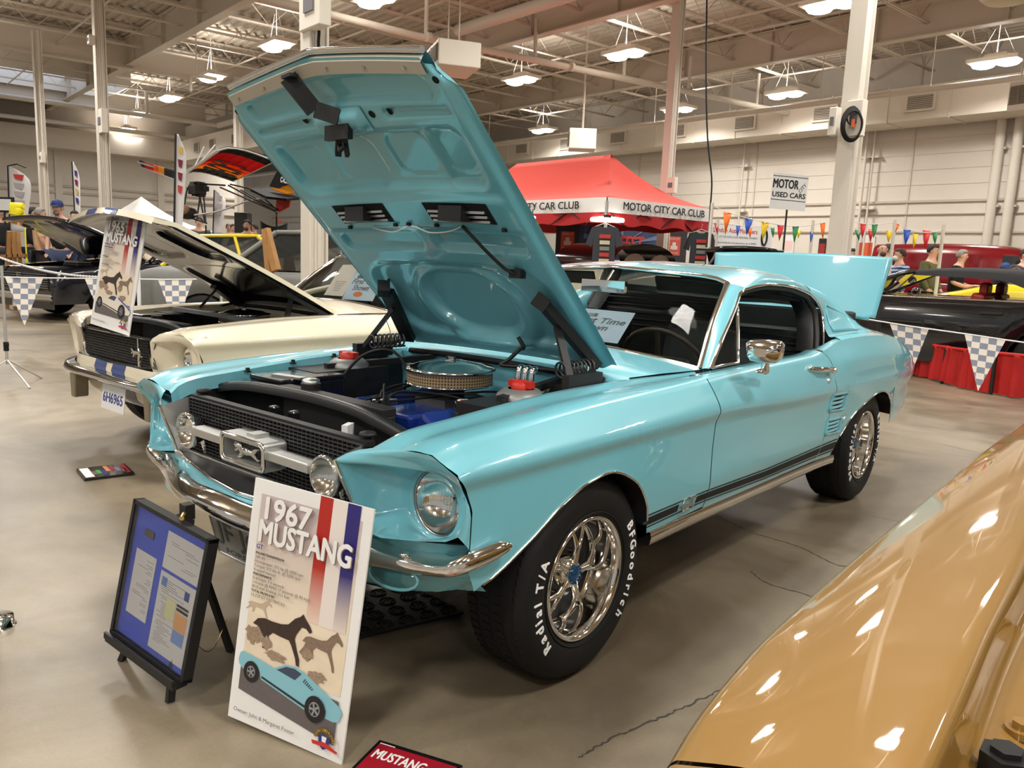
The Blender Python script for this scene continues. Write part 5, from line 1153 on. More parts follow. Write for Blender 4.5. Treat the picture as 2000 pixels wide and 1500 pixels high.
    b.build('printed_badge', [mat('badge_yellow', srgb(200, 170, 60), .5), mat('badge_blue', srgb(45, 55, 120), .5), mat('badge_red', srgb(190, 50, 40), .5), WHITE], root)
    b = MB()
    for k in range(13):
        a = pi*.92-k*pi*.84/12; b.text('GOLDEN HORSES'[k], .017*h, Matrix.Translation((ox, oy, z+.0003)) @ Matrix.Rotation(a-pi/2, 4, 'Z') @ Matrix.Translation((0, .075*w, 0)), t=.0002, bold=.03)
    b.build('badge_lettering', mat('badge_ink', srgb(120, 80, 20), .5), root)
    return root
SPEC = [('ENGINE/TRANSMISSION', 1), ('289 4V', 0), ('Horsepower: 271 hp @ 6000 rpm', 0), ('Torque: 312 lbs.-ft. @ 3200 rpm', 0), ('4-speed manual', 0), ('PERFORMANCE', 1), ('0-60 mph: 7.3 seconds', 0), ('1/4-mile @ MPH: 17 seconds @ 80 mph', 0), ('80-0 mph braking: 312 feet', 0), ('TOTAL PRODUCED', 1), ('16,210 GT FASTBACKS', 0)]
poster('poster', 'white 1967 poster board with horses and an aqua car, leaning on the aqua car bumper', rect_frame((.242, -.896, .022), .27, .11, -.06), .385, .672, .006, 1967, SPEC, 'GT', mat('print_aqua', srgb(128, 182, 196), .45), 'Owner: John & Margaret Foster')
poster('poster', 'white 1965 poster board with horses and a white car, standing on the cream car grille', rect_frame((-2.99, .085, .80), .09, .15, -.085), .44, .675, .006, 1965, [(s_.replace('289 4V', '289 High Performance'), q_) for s_, q_ in SPEC], 'Shelby GT350', mat('print_cream', srgb(222, 212, 198), .45), 'Owner: Roy Anderson', True)
# framed documents on a small easel
Mf = rect_frame((-.273, -.985, .118), .113, .154, -.11); fw, fh = .376, .427
root = thing('framed_display', 'black framed blue board with car papers behind glass, on the small easel', 'picture frame'); root.matrix_world = Mf
b = MB()
for x, y, w_, h_ in ((fw/2, .006, fw, .012), (fw/2, fh-.006, fw, .012), (.006, fh/2, .012, fh), (fw-.006, fh/2, .012, fh)): b.box((x, y, -.012), (w_, h_, .034))
b.build('frame', SATIN, root)
b = MB(); b.box((fw/2, fh/2, -.012), (fw-.02, fh-.02, .003)); b.build('backing', mat('blue_mount', srgb(58, 84, 190), .6), root)
def sheet(x, y, w_, h_, seed, hd=None):
    p = bpy.data.objects.new('document', None); C.objects.link(p); p.parent = root; p.location = (x, y, -.0098)
    b = MB(); b.box((w_/2, h_/2, 0), (w_, h_, .0008)); b.build('sheet', PAPER, p)
    rnd = random.Random(seed); b = MB(); yy = h_-.02
    while yy > .02:
        x0 = .01+rnd.random()*.02+(w_*.45 if hd and rnd.random() < .6 else 0); x1 = min(w_-.01, x0+w_*(.2+.5*rnd.random()))
        if rnd.random() < .8: b.box(((x0+x1)/2, yy, .0006), (x1-x0, .0016, .0004))
        yy -= .0062
    b.build('print', mat('document_ink', (.30, .30, .33), .6), p); return p
sheet(.04, .085, .105, .20, 3, True); sheet(.175, .275, .17, .11, 5, True); pz = sheet(.175, .03, .17, .235, 8)
for x, y, w_, h_, c in ((.10, .095, .055, .05, (220, 165, 110)), (.10, .055, .055, .038, (120, 150, 210)), (.10, .150, .055, .008, (40, 38, 40)), (.10, .162, .055, .007, (50, 48, 50)), (.05, .11, .045, .06, (222, 222, 175)), (.012, .195, .025, .026, (95, 135, 200)), (.125, .19, .022, .026, (50, 70, 140))):
    b = MB(); b.box((x+w_/2, y+h_/2, .0012), (w_, h_, .0005)); b.build('printed_block', mat('block_%d_%d' % c[:2], srgb(*c), .5), pz)
b = MB(); b.box((.09, .345, -.008), (.045, .022, .003)); b.build('name_plate', mat('etched_plate', (.12, .12, .12), .35, metal=.6), root)
b = MB(); b.box((fw/2, fh/2, .002), (fw-.02, fh-.02, .0012)); b.build('pane', mat('frame_glass', (1, 1, 1), .0, trans=1, ior=1.3), root)
ez = thing('easel', 'small black wooden easel on the floor holding the framed blue board', 'easel')
G = lambda x, y, z: Mf @ Vector((x, y, z))
for x, fx in ((.055, (-.30, -.945, 0)), (.335, (.03, -.955, 0))):
    b = MB(); b.beam(Vector(fx)+Vector((0, 0, .0)), G(lerp(x, .19, .85), fh+.0, -.045), .022, .016); b.build('leg', SATIN, ez)
b = MB(); b.beam((-.112, -.68, .0), G(.20, fh*.9, -.06), .018, .018); b.build('rear_leg', SATIN, ez)
b = MB(); b.beam(G(.0, -.012, -.006), G(fw-.02, -.012, -.006), .045, .02); b.beam(G(.0, -.004, .018), G(fw-.02, -.004, .018), .008, .02); b.build('ledge', SATIN, ez)
b = MB(); b.box(G(.20, fh+.022, -.04), (.035, .03, .045)); b.build('clamp', BLACK, ez)
b = MB(); b.cyl(G(.215, fh+.02, -.02), G(.235, fh+.015, .0), .007, 10); b.build('thumb_screw', mat('brass', (.65, .45, .15), .25, metal=1), ez)
b = MB(); p0 = G(.30, fh*.35, -.03); p1 = Vector((-.10, -.70, .12)); b.tube([p0.lerp(p1, t)-Vector((0, 0, .10*sin(pi*t))) for t in [k/14 for k in range(15)]], .0016, 5); b.build('chain', MAT['brass'], ez)
# display signs on the dashboards
def sign_paper(label, M, w, h, draw, par=None):
    r_ = thing('display_sign', label, 'sign'); r_.matrix_world = M
    b = MB(); b.box((w/2, h/2, 0), (w, h, .002)); b.build('card', mat('sign_card', srgb(206, 216, 236), .45), r_)
    b = MB(); draw(b); b.build('lettering', GREYINK, r_); return r_
def first_time(w, h):
    def f(b):
        b.prism([(.16*w, .76*h), (.42*w, .76*h), (.42*w, .87*h), (.16*w, .87*h)], .0004, None, 0, .0012)
        b.text('First Time', .26*h, Matrix.Translation((w*.5, h*.64, .0015)), t=.0004, bold=.02, shear=.25, width=w*.86); b.text('Shown', .26*h, Matrix.Translation((w*.44, h*.42, .0015)), t=.0004, bold=.02, shear=.25, width=w*.52)
    return f
MS = frame(Vector((-.09, 1.0, .940)), (1, .0, .0), (0, .135, .127))
s1 = sign_paper('white card reading First Time Shown behind the windscreen of the aqua car', MS, .315, .186, first_time(.315, .186))
b = MB(); b.text('2022', .022, Matrix.Translation((.092, .152, .0022)), t=.0003, bold=.02); b.build('year_lettering', PAPER, s1)
MS2 = frame(Vector((-2.74+.02, .79+1.0, .93)), (1, .02, .03), (0, .5, .86))
s2 = sign_paper('white card reading First Time Shown behind the windscreen of the cream car', MS2, .34, .25, first_time(.34, .25))
b = MB(); b.ball((.15, .05, .0015), (.05, .022, .0006), 16); b.build('sponsor_logo', mat('logo_orange', srgb(215, 120, 60), .5), s2)
MS3 = frame(Vector((-2.74-.22, .79+1.02, .945)), (1, .02, .02), (.1, .55, .80)); pr = thing('printed_sheet', 'pale pink printed sheet behind the windscreen of the cream car, left of the card', 'paper'); pr.matrix_world = MS3
b = MB(); b.box((.11, .15, 0), (.22, .30, .0015)); b.build('sheet', mat('pink_sheet', srgb(238, 220, 212), .5), pr); b = MB()
for k in range(5): b.box((.11, .13-.02*k, .0012), (.13-.015*k, .004, .0004))
b.build('print', GREYINK, pr)
# floor plaques and mat
def plaque(label, P, seed):
    r_ = thing('floor_plaque', label, 'plaque'); o = Vector(P[0]); M_ = frame((o.x, o.y, .016), Vector(P[1])-o, Vector(P[3])-o); r_.matrix_world = M_; w = (Vector(P[1])-o).length; h = (Vector(P[3])-o).length
    b = MB(); b.box((w/2, h/2, -.008), (w, h, .016)); b.build('base', BLACK, r_)
    b = MB(); rnd = random.Random(seed)
    b.box((w*.13, h/2, .0006), (w*.18, h*.86, .001), mi=0)
    for k in range(7): x = .26+.10*k; b.box((w*x, h*(.3+.4*rnd.random()), .0006), (w*.09, h*(.3+.25*rnd.random()), .001), mi=1+k % 6)
    b.box((w*.92, h*.5, .0006), (w*.08, h*.8, .001), mi=5); b.build('printed_picture', [PAPER]+[mat('plq_%d' % i, srgb(*c), .3) for i, c in enumerate(((120, 90, 70), (60, 150, 80), (50, 45, 120), (215, 140, 105), (170, 30, 50), (120, 130, 170)))], r_)
    return r_, w, h
plaque('small black plaque with colour pictures lying on the floor left of the aqua car bumper', [(-2.354, -.235, 0), (-2.303, .011, 0), (-2.551, .085, 0), (-2.587, -.181, 0)], 4)
pq, w_, h_ = plaque('black and red plaque on the floor at the foot of the 1967 poster', [(.665, -.815, 0), (.90, -.74, 0), (.855, -.60, 0), (.62, -.675, 0)], 9)
b = MB(); b.box((w_/2, h_/2, .001), (w_*.92, h_*.8, .001)); b.build('red_print', mat('plaque_red', srgb(150, 25, 40), .3), pq); b = MB(); b.text('MUSTANG', .05, Matrix.Translation((w_*.38, h_*.6, .002)), t=.0005, bold=.02, width=w_*.6); b.build('plaque_lettering', PAPER, pq)
b = MB(); M_ = frame((.09, -.34, .008), (.10, .33, 0), (-.25, .06, 0)); b.box((.20, .14, -.002), (.42, .34, .006), M_)
for i in range(5):
    for j in range(4):
        c = Vector((.04+.085*i, .02+.085*j, .003)); b.tube([M_ @ (c+Vector((.03*cos(a), .03*sin(a), 0))) for a in [2*pi*k/14 for k in range(15)]], .0022, 5, caps=False)
        for k in range(6): a = 2*pi*k/6; b.box(M_ @ (c+Vector((.016*cos(a), .016*sin(a), 0))), (.007, .007, .003))
b.beam(M_ @ Vector((.0, -.03, .004)), M_ @ Vector((.41, -.03, .004)), .012, .010); tag(b.build('drip_mat', mat('mat_black', (.012, .012, .013), .3)), 'black patterned drip mat on the floor under the front of the aqua car', 'mat')
# chrome stanchion foot at the left edge
st = thing('stanchion', 'chrome stanchion foot cut off by the left edge of the picture', 'stanchion', tuple(at(-6, 1222, z=0)))
b = MB(); b.lathe([(.0, .035), (.05, .033), (.052, .006), (.058, .0)], 24); b.build('base', CHROME, st); b = MB(); b.cyl((0, 0, .03), (0, 0, .5), .012, 12); b.build('post', CHROME, st)
# thin tripod stand at the left
p = at(22, 752, z=0); tr = thing('tripod_stand', 'slim silver tripod stand on the bare floor at the left edge', 'stand', tuple(p))
q = at(3, 700, d=(p-CAM).dot(_f)) 
b = MB(); b.cyl((-.07, 0, .18), (-.07, 0, 1.05), .013, 10); b.build('pole', ALU, tr); b = MB(); b.cyl((-.07, 0, .30), (-.07, 0, .38), .022, 10); b.box((-.05, 0, .36), (.05, .02, .02)); b.build('collar', RUBBER, tr)
for a in (.15, 2.0, -1.4):
    b = MB(); b.cyl((-.07, 0, .22), (-.07+.36*cos(a), .36*sin(a), .006), .008, 8); b.build('leg', ALU, tr)
# ================================================================== things further back
def D(px, py, d): return at(px, py, d=d)
# ---- red tent ------------------------------------------------------
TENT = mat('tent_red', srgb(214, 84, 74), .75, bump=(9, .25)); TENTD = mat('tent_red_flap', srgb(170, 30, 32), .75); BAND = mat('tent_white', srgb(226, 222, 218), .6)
tent = thing('canopy_tent', 'red pop up canopy tent with white lettered bands, in front of the long wall', 'tent')
c0 = D(1183, 437, 14.7); c0.z = 0; c1 = c0+(D(1383, 440, 16.6)-D(1183, 437, 14.7)); c1.z = 0; dv = (c1-c0); dw = dv.normalized(); dl = Vector((-dw.y, dw.x, 0)); LL = 6.0
c3 = c0+dl*LL; c2 = c1+dl*LL
mid = (c0+c1)/2; P1 = mid+dl*1.45+Vector((0, 0, 3.50)); P2 = mid+dl*4.5+Vector((0, 0, 3.50)); ZT = 2.47; ZB = 2.20; ZF = 1.99
up = lambda p, z: Vector((p.x, p.y, z))
def sag_tri(b, A, B, P, n=10, P_2=None):     # fabric panel between an eave and the ridge, slightly hollow
    G = []
    for j in range(n+1):
        t = j/n; L = A.lerp(P, t); R = B.lerp(P_2 or P, t); row = []
        for i in range(n+1): q = L.lerp(R, i/n); q = q-Vector((0, 0, .22*sin(pi*t)*(1 if True else 0)*(.75+.25*sin(pi*i/n)))); row.append(q)
        G.append(row)
    b.grid(G)
b = MB(); sag_tri(b, up(c0, ZT), up(c1, ZT), P1); sag_tri(b, up(c3, ZT), up(c0, ZT), P2, 12, P1); sag_tri(b, up(c2, ZT), up(c3, ZT), P2); sag_tri(b, up(c1, ZT), up(c2, ZT), P1, 12, P2); b.build('canopy', TENT, tent, weld=.002)
for A, B, L in ((c0, c1, dv.length), (c3, c0, LL), (c1, c2, LL), (c2, c3, dv.length)):
    u_ = (B-A).normalized(); out = Vector((u_.y, -u_.x, 0)); out = out if out.dot(A-(c0+c2)/2) > 0 else -out
    b = MB(); n = 24; b.grid([[up(A+u_*(L*i/n)+out*(.015+.012*sin(i*1.7)), z) for i in range(n+1)] for z in (ZT, (ZT+ZB)/2, ZB)]); bd = b.build('valance_band', BAND, tent)
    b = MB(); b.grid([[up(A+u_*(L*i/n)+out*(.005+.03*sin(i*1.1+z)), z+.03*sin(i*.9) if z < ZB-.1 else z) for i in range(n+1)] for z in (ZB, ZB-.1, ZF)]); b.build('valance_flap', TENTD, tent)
    if A in (c0, c3) and (A is c0 or B is c0):
        M_ = frame(up(A+u_*(L*(.53 if A is c0 else .66))+out*.045, (ZT+ZB)/2), u_, (0, 0, 1)); b = MB(); b.text('MOTOR CITY CAR CLUB', .20, M_, t=.004, bold=.012, width=L*.80 if A is c0 else 2.7); b.build('band_lettering', INK, bd)
for p in (c0, c1, c2, c3):
    b = MB(); b.box(up(p, 1.2), (.045, .045, 2.4)); b.box(up(p, .01), (.10, .10, .02)); b.build('leg', ALU, tent)
for A, B in ((c0, c1), (c3, c0)):
    for k in range(6 if A is c3 else 3):
        n = 6 if A is c3 else 3; q0 = A.lerp(B, k/n); q1 = A.lerp(B, (k+.5)/n); q2 = A.lerp(B, (k+1)/n)
        b = MB(); b.beam(up(q0, 2.25), up(q1, 1.98), .03, .016); b.beam(up(q1, 1.98), up(q2, 2.25), .03, .016); b.build('truss_bar', SATIN, tent)
lp = D(1186, 428, 14.6); tube = thing('tent_light', 'glowing white tube lamp on the front corner of the red tent', 'lamp', tuple(lp))
b = MB(); b.tube([-dl*-.02-dw*.0+dl*.38, dl*.2, Vector((0, 0, 0)), dw*.25, dw*.42], [.04, .05, .055, .05, .04], 10); b.build('tube', mat('tube_glow', (1, .97, .88), emit=7), tube); b = MB(); b.box((0, 0, .05), (.1, .1, .05)); b.build('holder', SATIN, tube)
bl = D(1040, 425, 15.5); o2 = thing('tent_light', 'small white lamp under the red tent beside the raised bonnet edge', 'lamp', tuple(bl)); b = MB(); b.ball((0, 0, 0), (.07, .07, .04), 12); b.build('bulb', MAT['tube_glow'], o2); b = MB(); b.cyl((0, 0, .03), (0, 0, .16), .01, 6); b.build('cord', SATIN, o2)
# banner at the back of the tent
A = D(1087, 437, 19.0); Bn = D(1343, 445, 19.6); L = (Bn-A).length; hB = .80; zt = A.z
ban = thing('banner', 'dark blue car festival banner hanging at the back of the red tent', 'banner'); M_ = frame((A.x, A.y, zt-hB), (Bn.x-A.x, Bn.y-A.y, 0), (0, 0, 1)); ban.matrix_world = M_
b = MB(); b.grid([[(L*i/20, hB*j/4, .02*sin(i*.9)) for i in range(21)] for j in range(5)]); b.build('sheet', mat('banner_navy', srgb(62, 76, 110), .6), ban)
for x0, x1 in ((0, .17*L), (.80*L, L)):
    b = MB(); b.box(((x0+x1)/2, hB/2, .022), (x1-x0, hB, .004)); b.build('end_panel', mat('banner_black', srgb(56, 54, 58), .6), ban)
for k in range(9): a = k*pi/4.5+.2; b = MB(); b.prism([(L*.5+.2*cos(a), hB*.5+.1*sin(a)), (L*.5+.30*L*cos(a-.06), max(.01, min(hB-.01, hB*.5+.30*L*sin(a-.06)))), (L*.5+.30*L*cos(a+.06), max(.01, min(hB-.01, hB*.5+.30*L*sin(a+.06))))], .002, None, 0, .024); b.build('ray', mat('banner_ray', srgb(112, 128, 165), .6), ban)
b = MB(); b.text('AUTO', .40, Matrix.Translation((L*.34, hB*.52, .03)), bold=.02, shear=.2, width=L*.20); b.text('FEST', .46, Matrix.Translation((L*.56, hB*.50, .03)), bold=.03, shear=.25, width=L*.19); b.build('banner_lettering', mat('banner_red', srgb(196, 64, 60), .5), ban)
b = MB(); b.tube([(L*.445+.15*cos(a), hB*.5+.17*sin(a), .035) for a in [2*pi*k/24 for k in range(25)]], .035, 6)
for k in range(5): a = 2*pi*k/5; b.beam((L*.445, hB*.5, .035), (L*.445+.13*cos(a), hB*.5+.15*sin(a), .035), .025, .01)
b.build('wheel_print', mat('banner_wheel', srgb(130, 70, 60), .5), ban)
for x in (.085*L, .90*L):
    b = MB(); b.box((x, hB*.5, .027), (.33, .46, .004)); lg = b.build('club_logo', mat('logo_red', srgb(208, 92, 74), .5), ban, bevel=.03)
    b = MB(); b.text('MOTOR CITY', .07, Matrix.Translation((x, hB*.5+.17, .031)), width=.27); b.text('CAR CLUB', .07, Matrix.Translation((x, hB*.5-.17, .031)), width=.22); b.box((x, hB*.5, .032), (.09, .18, .002)); b.box((x, hB*.5-.04, .033), (.18, .09, .002)); b.build('logo_print', mat('logo_white', srgb(226, 216, 210), .5), lg)
# shirts on hangers
def shirt(px, py, d, label, sc_=1.):
    p = D(px, py, d); r_ = thing('t_shirt', label, 'shirt', tuple(p), math.atan2(dw.y, dw.x)*.4)
    out = [(-.10, 0), (-.24, -.05), (-.34, -.36), (-.22, -.40), (-.20, -.26), (-.21, -.86), (.21, -.86), (.20, -.26), (.22, -.40), (.34, -.36), (.24, -.05), (.10, 0), (.05, -.04), (-.05, -.04)]
    M_ = Matrix.Scale(sc_, 4) @ Matrix.Rotation(pi/2, 4, 'X'); b = MB(); b.prism(out, .05, M_, 0, -.025); b.build('cloth', mat('shirt_charcoal', srgb(52, 56, 60), .85), r_, bevel=.012)
    b = MB(); rnd = random.Random(px)
    for k in range(5): b.box((.01, -.04*1, -.20-.11*k), (.17+.05*rnd.random(), .006, .07), M=Matrix.Scale(sc_, 4), mi=k % 3)
    b.build('shirt_print', [mat('sp_red', srgb(176, 50, 45), .6), mat('sp_cream', srgb(190, 180, 150), .6), mat('sp_grey', srgb(120, 116, 112), .6)], r_)
    b = MB(); b.tube([(-.18, 0, -.03), (0, 0, .04), (.18, 0, -.03)], .008, 6); b.tube([(0, 0, .04), (0, 0, .10), (.02, 0, .13), (.0, 0, .15)], .004, 6); b.build('hanger', ALU, r_)
shirt(1182, 440, 14.5, 'charcoal printed t-shirt hanging on the near corner leg of the red tent'); shirt(1370, 452, 16.3, 'charcoal printed t-shirt hanging at the right end of the red tent')
# ---- hand lettered sign ------------------------------------------------
S = D(1541, 375, 13.4); sg = thing('lettered_sign', 'white hand lettered board reading MOTOR CITY USED CARS on a black pole', 'sign', (S.x, S.y, 0), -.22)
w, h = .66, .585; M_ = Matrix.Translation((0, 0, S.z)) @ Matrix.Rotation(-.045, 4, 'Y') @ Matrix.Rotation(pi/2, 4, 'X') @ Matrix.Rotation(.62+.22, 4, 'Y')
M_ = Matrix.Translation((0, 0, S.z)) @ frame((0, 0, 0), (cos(.9), sin(.9), -.03), (0, 0, 1))
sg.rotation_euler = (0, 0, 0)
b = MB(); b.box((0, 0, 0), (w, h, .012), M_); bd = b.build('board', PAPER, sg)
b = MB(); b.box((0, h*.42, .0065), (w*.98, .012, .001), M_); b.box((0, -h*.24, .0065), (w*.98, .012, .001), M_); b.text('MOTOR', .20, M_ @ Matrix.Translation((-w*.12, h*.20, .0065)), bold=.03, width=w*.70); b.text('CITY', .085, M_ @ Matrix.Translation((w*.36, h*.13, .0065)) @ Matrix.Rotation(.9, 4, 'Z'), bold=.01, width=.17); b.text('USED CARS', .115, M_ @ Matrix.Translation((0, -h*.10, .0065)), bold=.03, width=w*.92); b.build('sign_lettering', INK, bd)
b = MB(); b.beam((-.02, .03, 0), (-.02, .03, S.z+.1), .035, .02); b.box((-.02, .03, .015), (.4, .4, .03)); b.build('pole', SATIN, sg)
# ---- bunting -----------------------------------------------------------------
COL = {'o': srgb(235, 115, 30), 'b': srgb(42, 84, 178), 'y': srgb(225, 190, 30), 'r': srgb(206, 44, 44), 'g': srgb(50, 130, 75), 'w': srgb(220, 214, 208)}
PM = {k: mat('pennant_'+k, v, .6) for k, v in COL.items()}
NMC = {'o': 'orange', 'b': 'blue', 'y': 'yellow', 'r': 'red', 'g': 'green', 'w': 'white'}
def bunting(label, d, rope, flags, posts):
    r_ = thing('bunting', label, 'bunting'); pts = [D(x, y, d) for x, y in rope]; b = MB(); b.tube(spline(pts, 30), .006, 5); b.build('rope', PAPER, r_)
    for x, y0, y1, wpx, c, sk in flags:
        a = D(x-wpx/2, y0, d); e = D(x+wpx/2, y0+wpx*.12, d); tip = D(x+sk, y1, d); nrm = (e-a).cross(tip-a).normalized()*.05; m_ = (a+e+tip)/3+nrm
        b = MB(); b.add([a, e, tip, (a+e)/2+nrm*.5, (a+tip)/2+nrm*.4, (e+tip)/2-nrm*.4], [(0, 3, 4), (3, 1, 5), (3, 5, 4), (4, 5, 2)], 0, True); o = solid(b.build('pennant', PM[c], r_), .003); o['label'] = NMC[c]+' pennant'
    for x, y in posts:
        t = D(x, y, d); b = MB(); b.cyl((t.x, t.y, .02), t+Vector((0, 0, .05)), .028, 8); b.cyl((t.x, t.y, 0), (t.x, t.y, .03), .16, 16); b.build('post', BEIGEP, r_)
bunting('colour pennant string rising to the tent corner, nearest to the hand lettered sign', 13.9, [(1391, 402), (1421, 414), (1462, 427), (1496, 434), (1526, 440), (1553, 442), (1582, 440), (1612, 434)], [(1421, 414, 455, 17, 'o', -4), (1463, 426, 460, 17, 'b', -5), (1495, 433, 470, 16, 'y', -6), (1525, 438, 471, 14, 'r', -3), (1554, 441, 475, 13, 'g', -3), (1586, 452, 474, 7, 'b', -3), (1607, 434, 468, 11, 'o', 0)], [(1391, 402), (1588, 436)])
bunting('colour pennant string further back, crossing the white banner', 15.5, [(1395, 432), (1440, 440), (1490, 444), (1540, 447), (1600, 448)], [(1399, 435, 458, 9, 'r', 2), (1418, 437, 460, 7, 'y', -1), (1442, 440, 463, 9, 'b', -2), (1465, 444, 466, 8, 'o', 0), (1509, 443, 465, 9, 'g', 1), (1561, 449, 466, 8, 'y', -2)], [(1402, 432)])
bunting('colour pennant string to the right of the steel column, over the people', 13.0, [(1650, 427), (1680, 436), (1715, 438), (1748, 435), (1770, 446), (1800, 454), (1830, 452), (1846, 444)], [(1660, 429, 461, 13, 'y', -5), (1686, 435, 466, 12, 'r', -2), (1709, 437, 466, 12, 'g', -3), (1752, 436, 455, 12, 'o', -4), (1772, 448, 480, 15, 'b', -4), (1788, 456, 487, 10, 'y', -4), (1810, 449, 488, 16, 'r', -3), (1826, 453, 478, 10, 'g', 0)], [(1748, 435), (1843, 445)])
bunting('short pennant string behind the other one, right of the steel column', 16.0, [(1648, 447), (1690, 450), (1725, 450), (1740, 449)], [(1674, 446, 471, 12, 'g', 4), (1701, 447, 473, 12, 'r', -1), (1737, 450, 475, 13, 'y', -2)], [(1678, 446)])
# ---- club banner board ------------------------------------------------------------
A = D(1388, 437, 17.0); Bb = D(1510, 437, 17.6); L = (Vector((Bb.x-A.x, Bb.y-A.y, 0))).length; hb = .46
wb = thing('club_banner', 'white club banner with red and black lettering on a frame behind the pennants', 'banner'); wb.matrix_world = frame((A.x, A.y, A.z-hb), (Bb.x-A.x, Bb.y-A.y, 0), (0, 0, 1))
b = MB(); b.box((L/2, hb/2, 0), (L, hb, .01)); b.build('sheet', PAPER, wb)
b = MB(); b.text('London Auto Modellers', .14, Matrix.Translation((L*.40, hb*.74, .006)), bold=.01, width=L*.70); b.build('headline', RED, wb); b = MB(); b.text('HOME OF THE DON COOK MEMORIAL AWARDS', .06, Matrix.Translation((L*.40, hb*.44, .006)), width=L*.72, shear=.2); b.text('Helping to bring the next generation up to SPEED', .05, Matrix.Translation((L*.40, hb*.18, .006)), width=L*.70); b.tube([(L*.87+.07*cos(a), hb*.52+.17*sin(a), .01) for a in [2*pi*k/16 for k in range(17)]], .025, 6); b.build('small_print', INK, wb)
b = MB(); b.tube([(0, -hb*3, -.02), (0, hb, -.02), (L, hb, -.02), (L, -hb*3, -.02)], .018, 6); b.build('frame', SATIN, wb)
# wall notices
for px, py, w, h, c, lab in ((1540, 478, .42, .62, (226, 196, 190), 'pale notice with red print on the far wall left of the steel column'), (1606, 484, .26, .62, (150, 40, 38), 'dark red notice on the far wall beside the steel column'), (1691, 485, .55, .80, (214, 96, 60), 'orange and cream notice on the far wall right of the steel column'), (1325, 505, .6, .42, (150, 84, 60), 'small framed colour picture low on the wall under the tent end')):
    v = ray(px, py); t = (WB-.02-CAM.dot(E2))/v.dot(E2); p = CAM+v*t; r_ = thing('wall_notice', lab, 'notice'); r_.matrix_world = frame(p, -E1, (0, 0, 1))
    b = MB(); b.box((0, 0, .01), (w, h, .02)); b.build('sheet', PAPER if c[0] > 200 else SATIN, r_); b = MB(); b.box((0, -.05*h, .022), (w*.8, h*.55, .004)); b.build('print', mat('notice_%d' % px, srgb(*c), .6), r_)
# ---- cord, boxes on the columns, heaters, hanging cable -------------------------------
p = D(1663, 242, 9.5); r_ = thing('coiled_cord', 'black extension cord coiled on the steel column, with an orange plug', 'cord', tuple(p))
vr = Vector((.80, .60, 0)); b = MB()
for k in range(5): rr = 1-.05*k; b.tube([vr*(.125*rr*cos(a))+Vector((.01*k, -.02*k+.02, .20*rr*sin(a)-.006*k)) for a in [2*pi*j/36 for j in range(37)]], .012, 6, caps=False)
b.build('cable', RUBBER, r_); b = MB(); b.box((.03, -.04, .0), (.03, .03, .09)); b.build('plug', mat('plug_orange', srgb(210, 90, 40), .5), r_); b = MB(); b.tube(spline([(.04, -.04, -.04), (-.03, -.05, .02), (-.06, -.04, .14)], 10), .010, 6); b.build('tail', RUBBER, r_)
def box_on(px, py, cl, w, h, lab, kn=0):
    v = ray(px, py); q = AB(*cl)-CAM; t = (q.x*v.x+q.y*v.y)/(v.x**2+v.y**2); p = CAM+v*(t-.16); r_ = thing('outlet_box', lab, 'electrical box', tuple(p), BA*-1); b = MB(); b.box((0, 0, 0), (w, .12, h)); b.build('casing', WHITEPAINT, r_, bevel=.01)
    b = MB(); b.box((0, -.065, 0), (w*.45, .02, h*.3)); b.build('socket', GREYINK, r_)
box_on(1672, 232, (2.68, 8.05), .20, .42, 'white socket box on the steel column behind the coiled cord'); box_on(1630, 238, (2.68, 8.05), .10, .33, 'narrow white switch box left of the coiled cord'); box_on(200, 237, (17.04, 3.09), .40, .50, 'white socket box halfway up the left column'); box_on(615, 12, (5.21, 2.19), .44, .42, 'white box at the top of the column behind the raised bonnet'); box_on(1312, 362, (9.63, 13.11), .25, .36, 'white socket box on the column behind the tent'); box_on(178, 78, (17.04, 3.09), .16, .18, 'small white box high on the left column'); box_on(83, 308, (25.15, 3.37), .30, .30, 'white box on the far left column')
p = D(622, 60, 7.7); r_ = thing('drop_cord', 'short black drop cord with an orange end on the column behind the bonnet', 'cord', tuple(p)); b = MB(); b.tube(spline([(0, 0, .12), (.01, 0, 0), (0, 0, -.12), (.02, 0, -.20)], 10), .016, 6); b.build('cable', RUBBER, r_); b = MB(); b.ball((.02, 0, -.22), (.04, .04, .035), 10); b.build('plug', MAT['plug_orange'], r_)
t0 = D(1381, -30, 14); t1 = D(1386, 440, 14); b = MB(); b.tube(spline([t0, D(1379, 150, 14), D(1382, 270, 14), D(1390, 350, 14), D(1387, 410, 14), t1], 30), .014, 6); tag(b.build('hanging_cable', RUBBER), 'long thin black cable hanging from the ceiling beside the red tent', 'cable')
def heater(px, py, d, w, h, dp, lab, rz):
    p = D(px, py, d); r_ = thing('unit_heater', lab, 'heater', tuple(p), rz); b = MB(); b.box((0, 0, 0), (w, dp, h)); b.build('casing', WHITEPAINT, r_, bevel=.02)
    b = MB(); b.box((w*.02, -dp/2-.005, h*.03), (w*.86, .02, h*.62)); gr = b.build('outlet', GR, r_); b = MB()
    for k in range(8): b.box((0, -dp/2-.02, -h*.25+h*.075*k), (w*.84, .03, .012))
    b.box((0, -dp/2-.02, h*.03), (.03, .03, h*.6)); b.build('louvre_blades', mat('louvre_grey', srgb(150, 140, 128), .5), gr)
    for s_ in (-1, 1): b = MB(); b.cyl((s_*w*.4, 0, h/2), (s_*w*.4, 0, 7.89-p.z), .012, 6); b.build('hanger_rod', JM, r_)
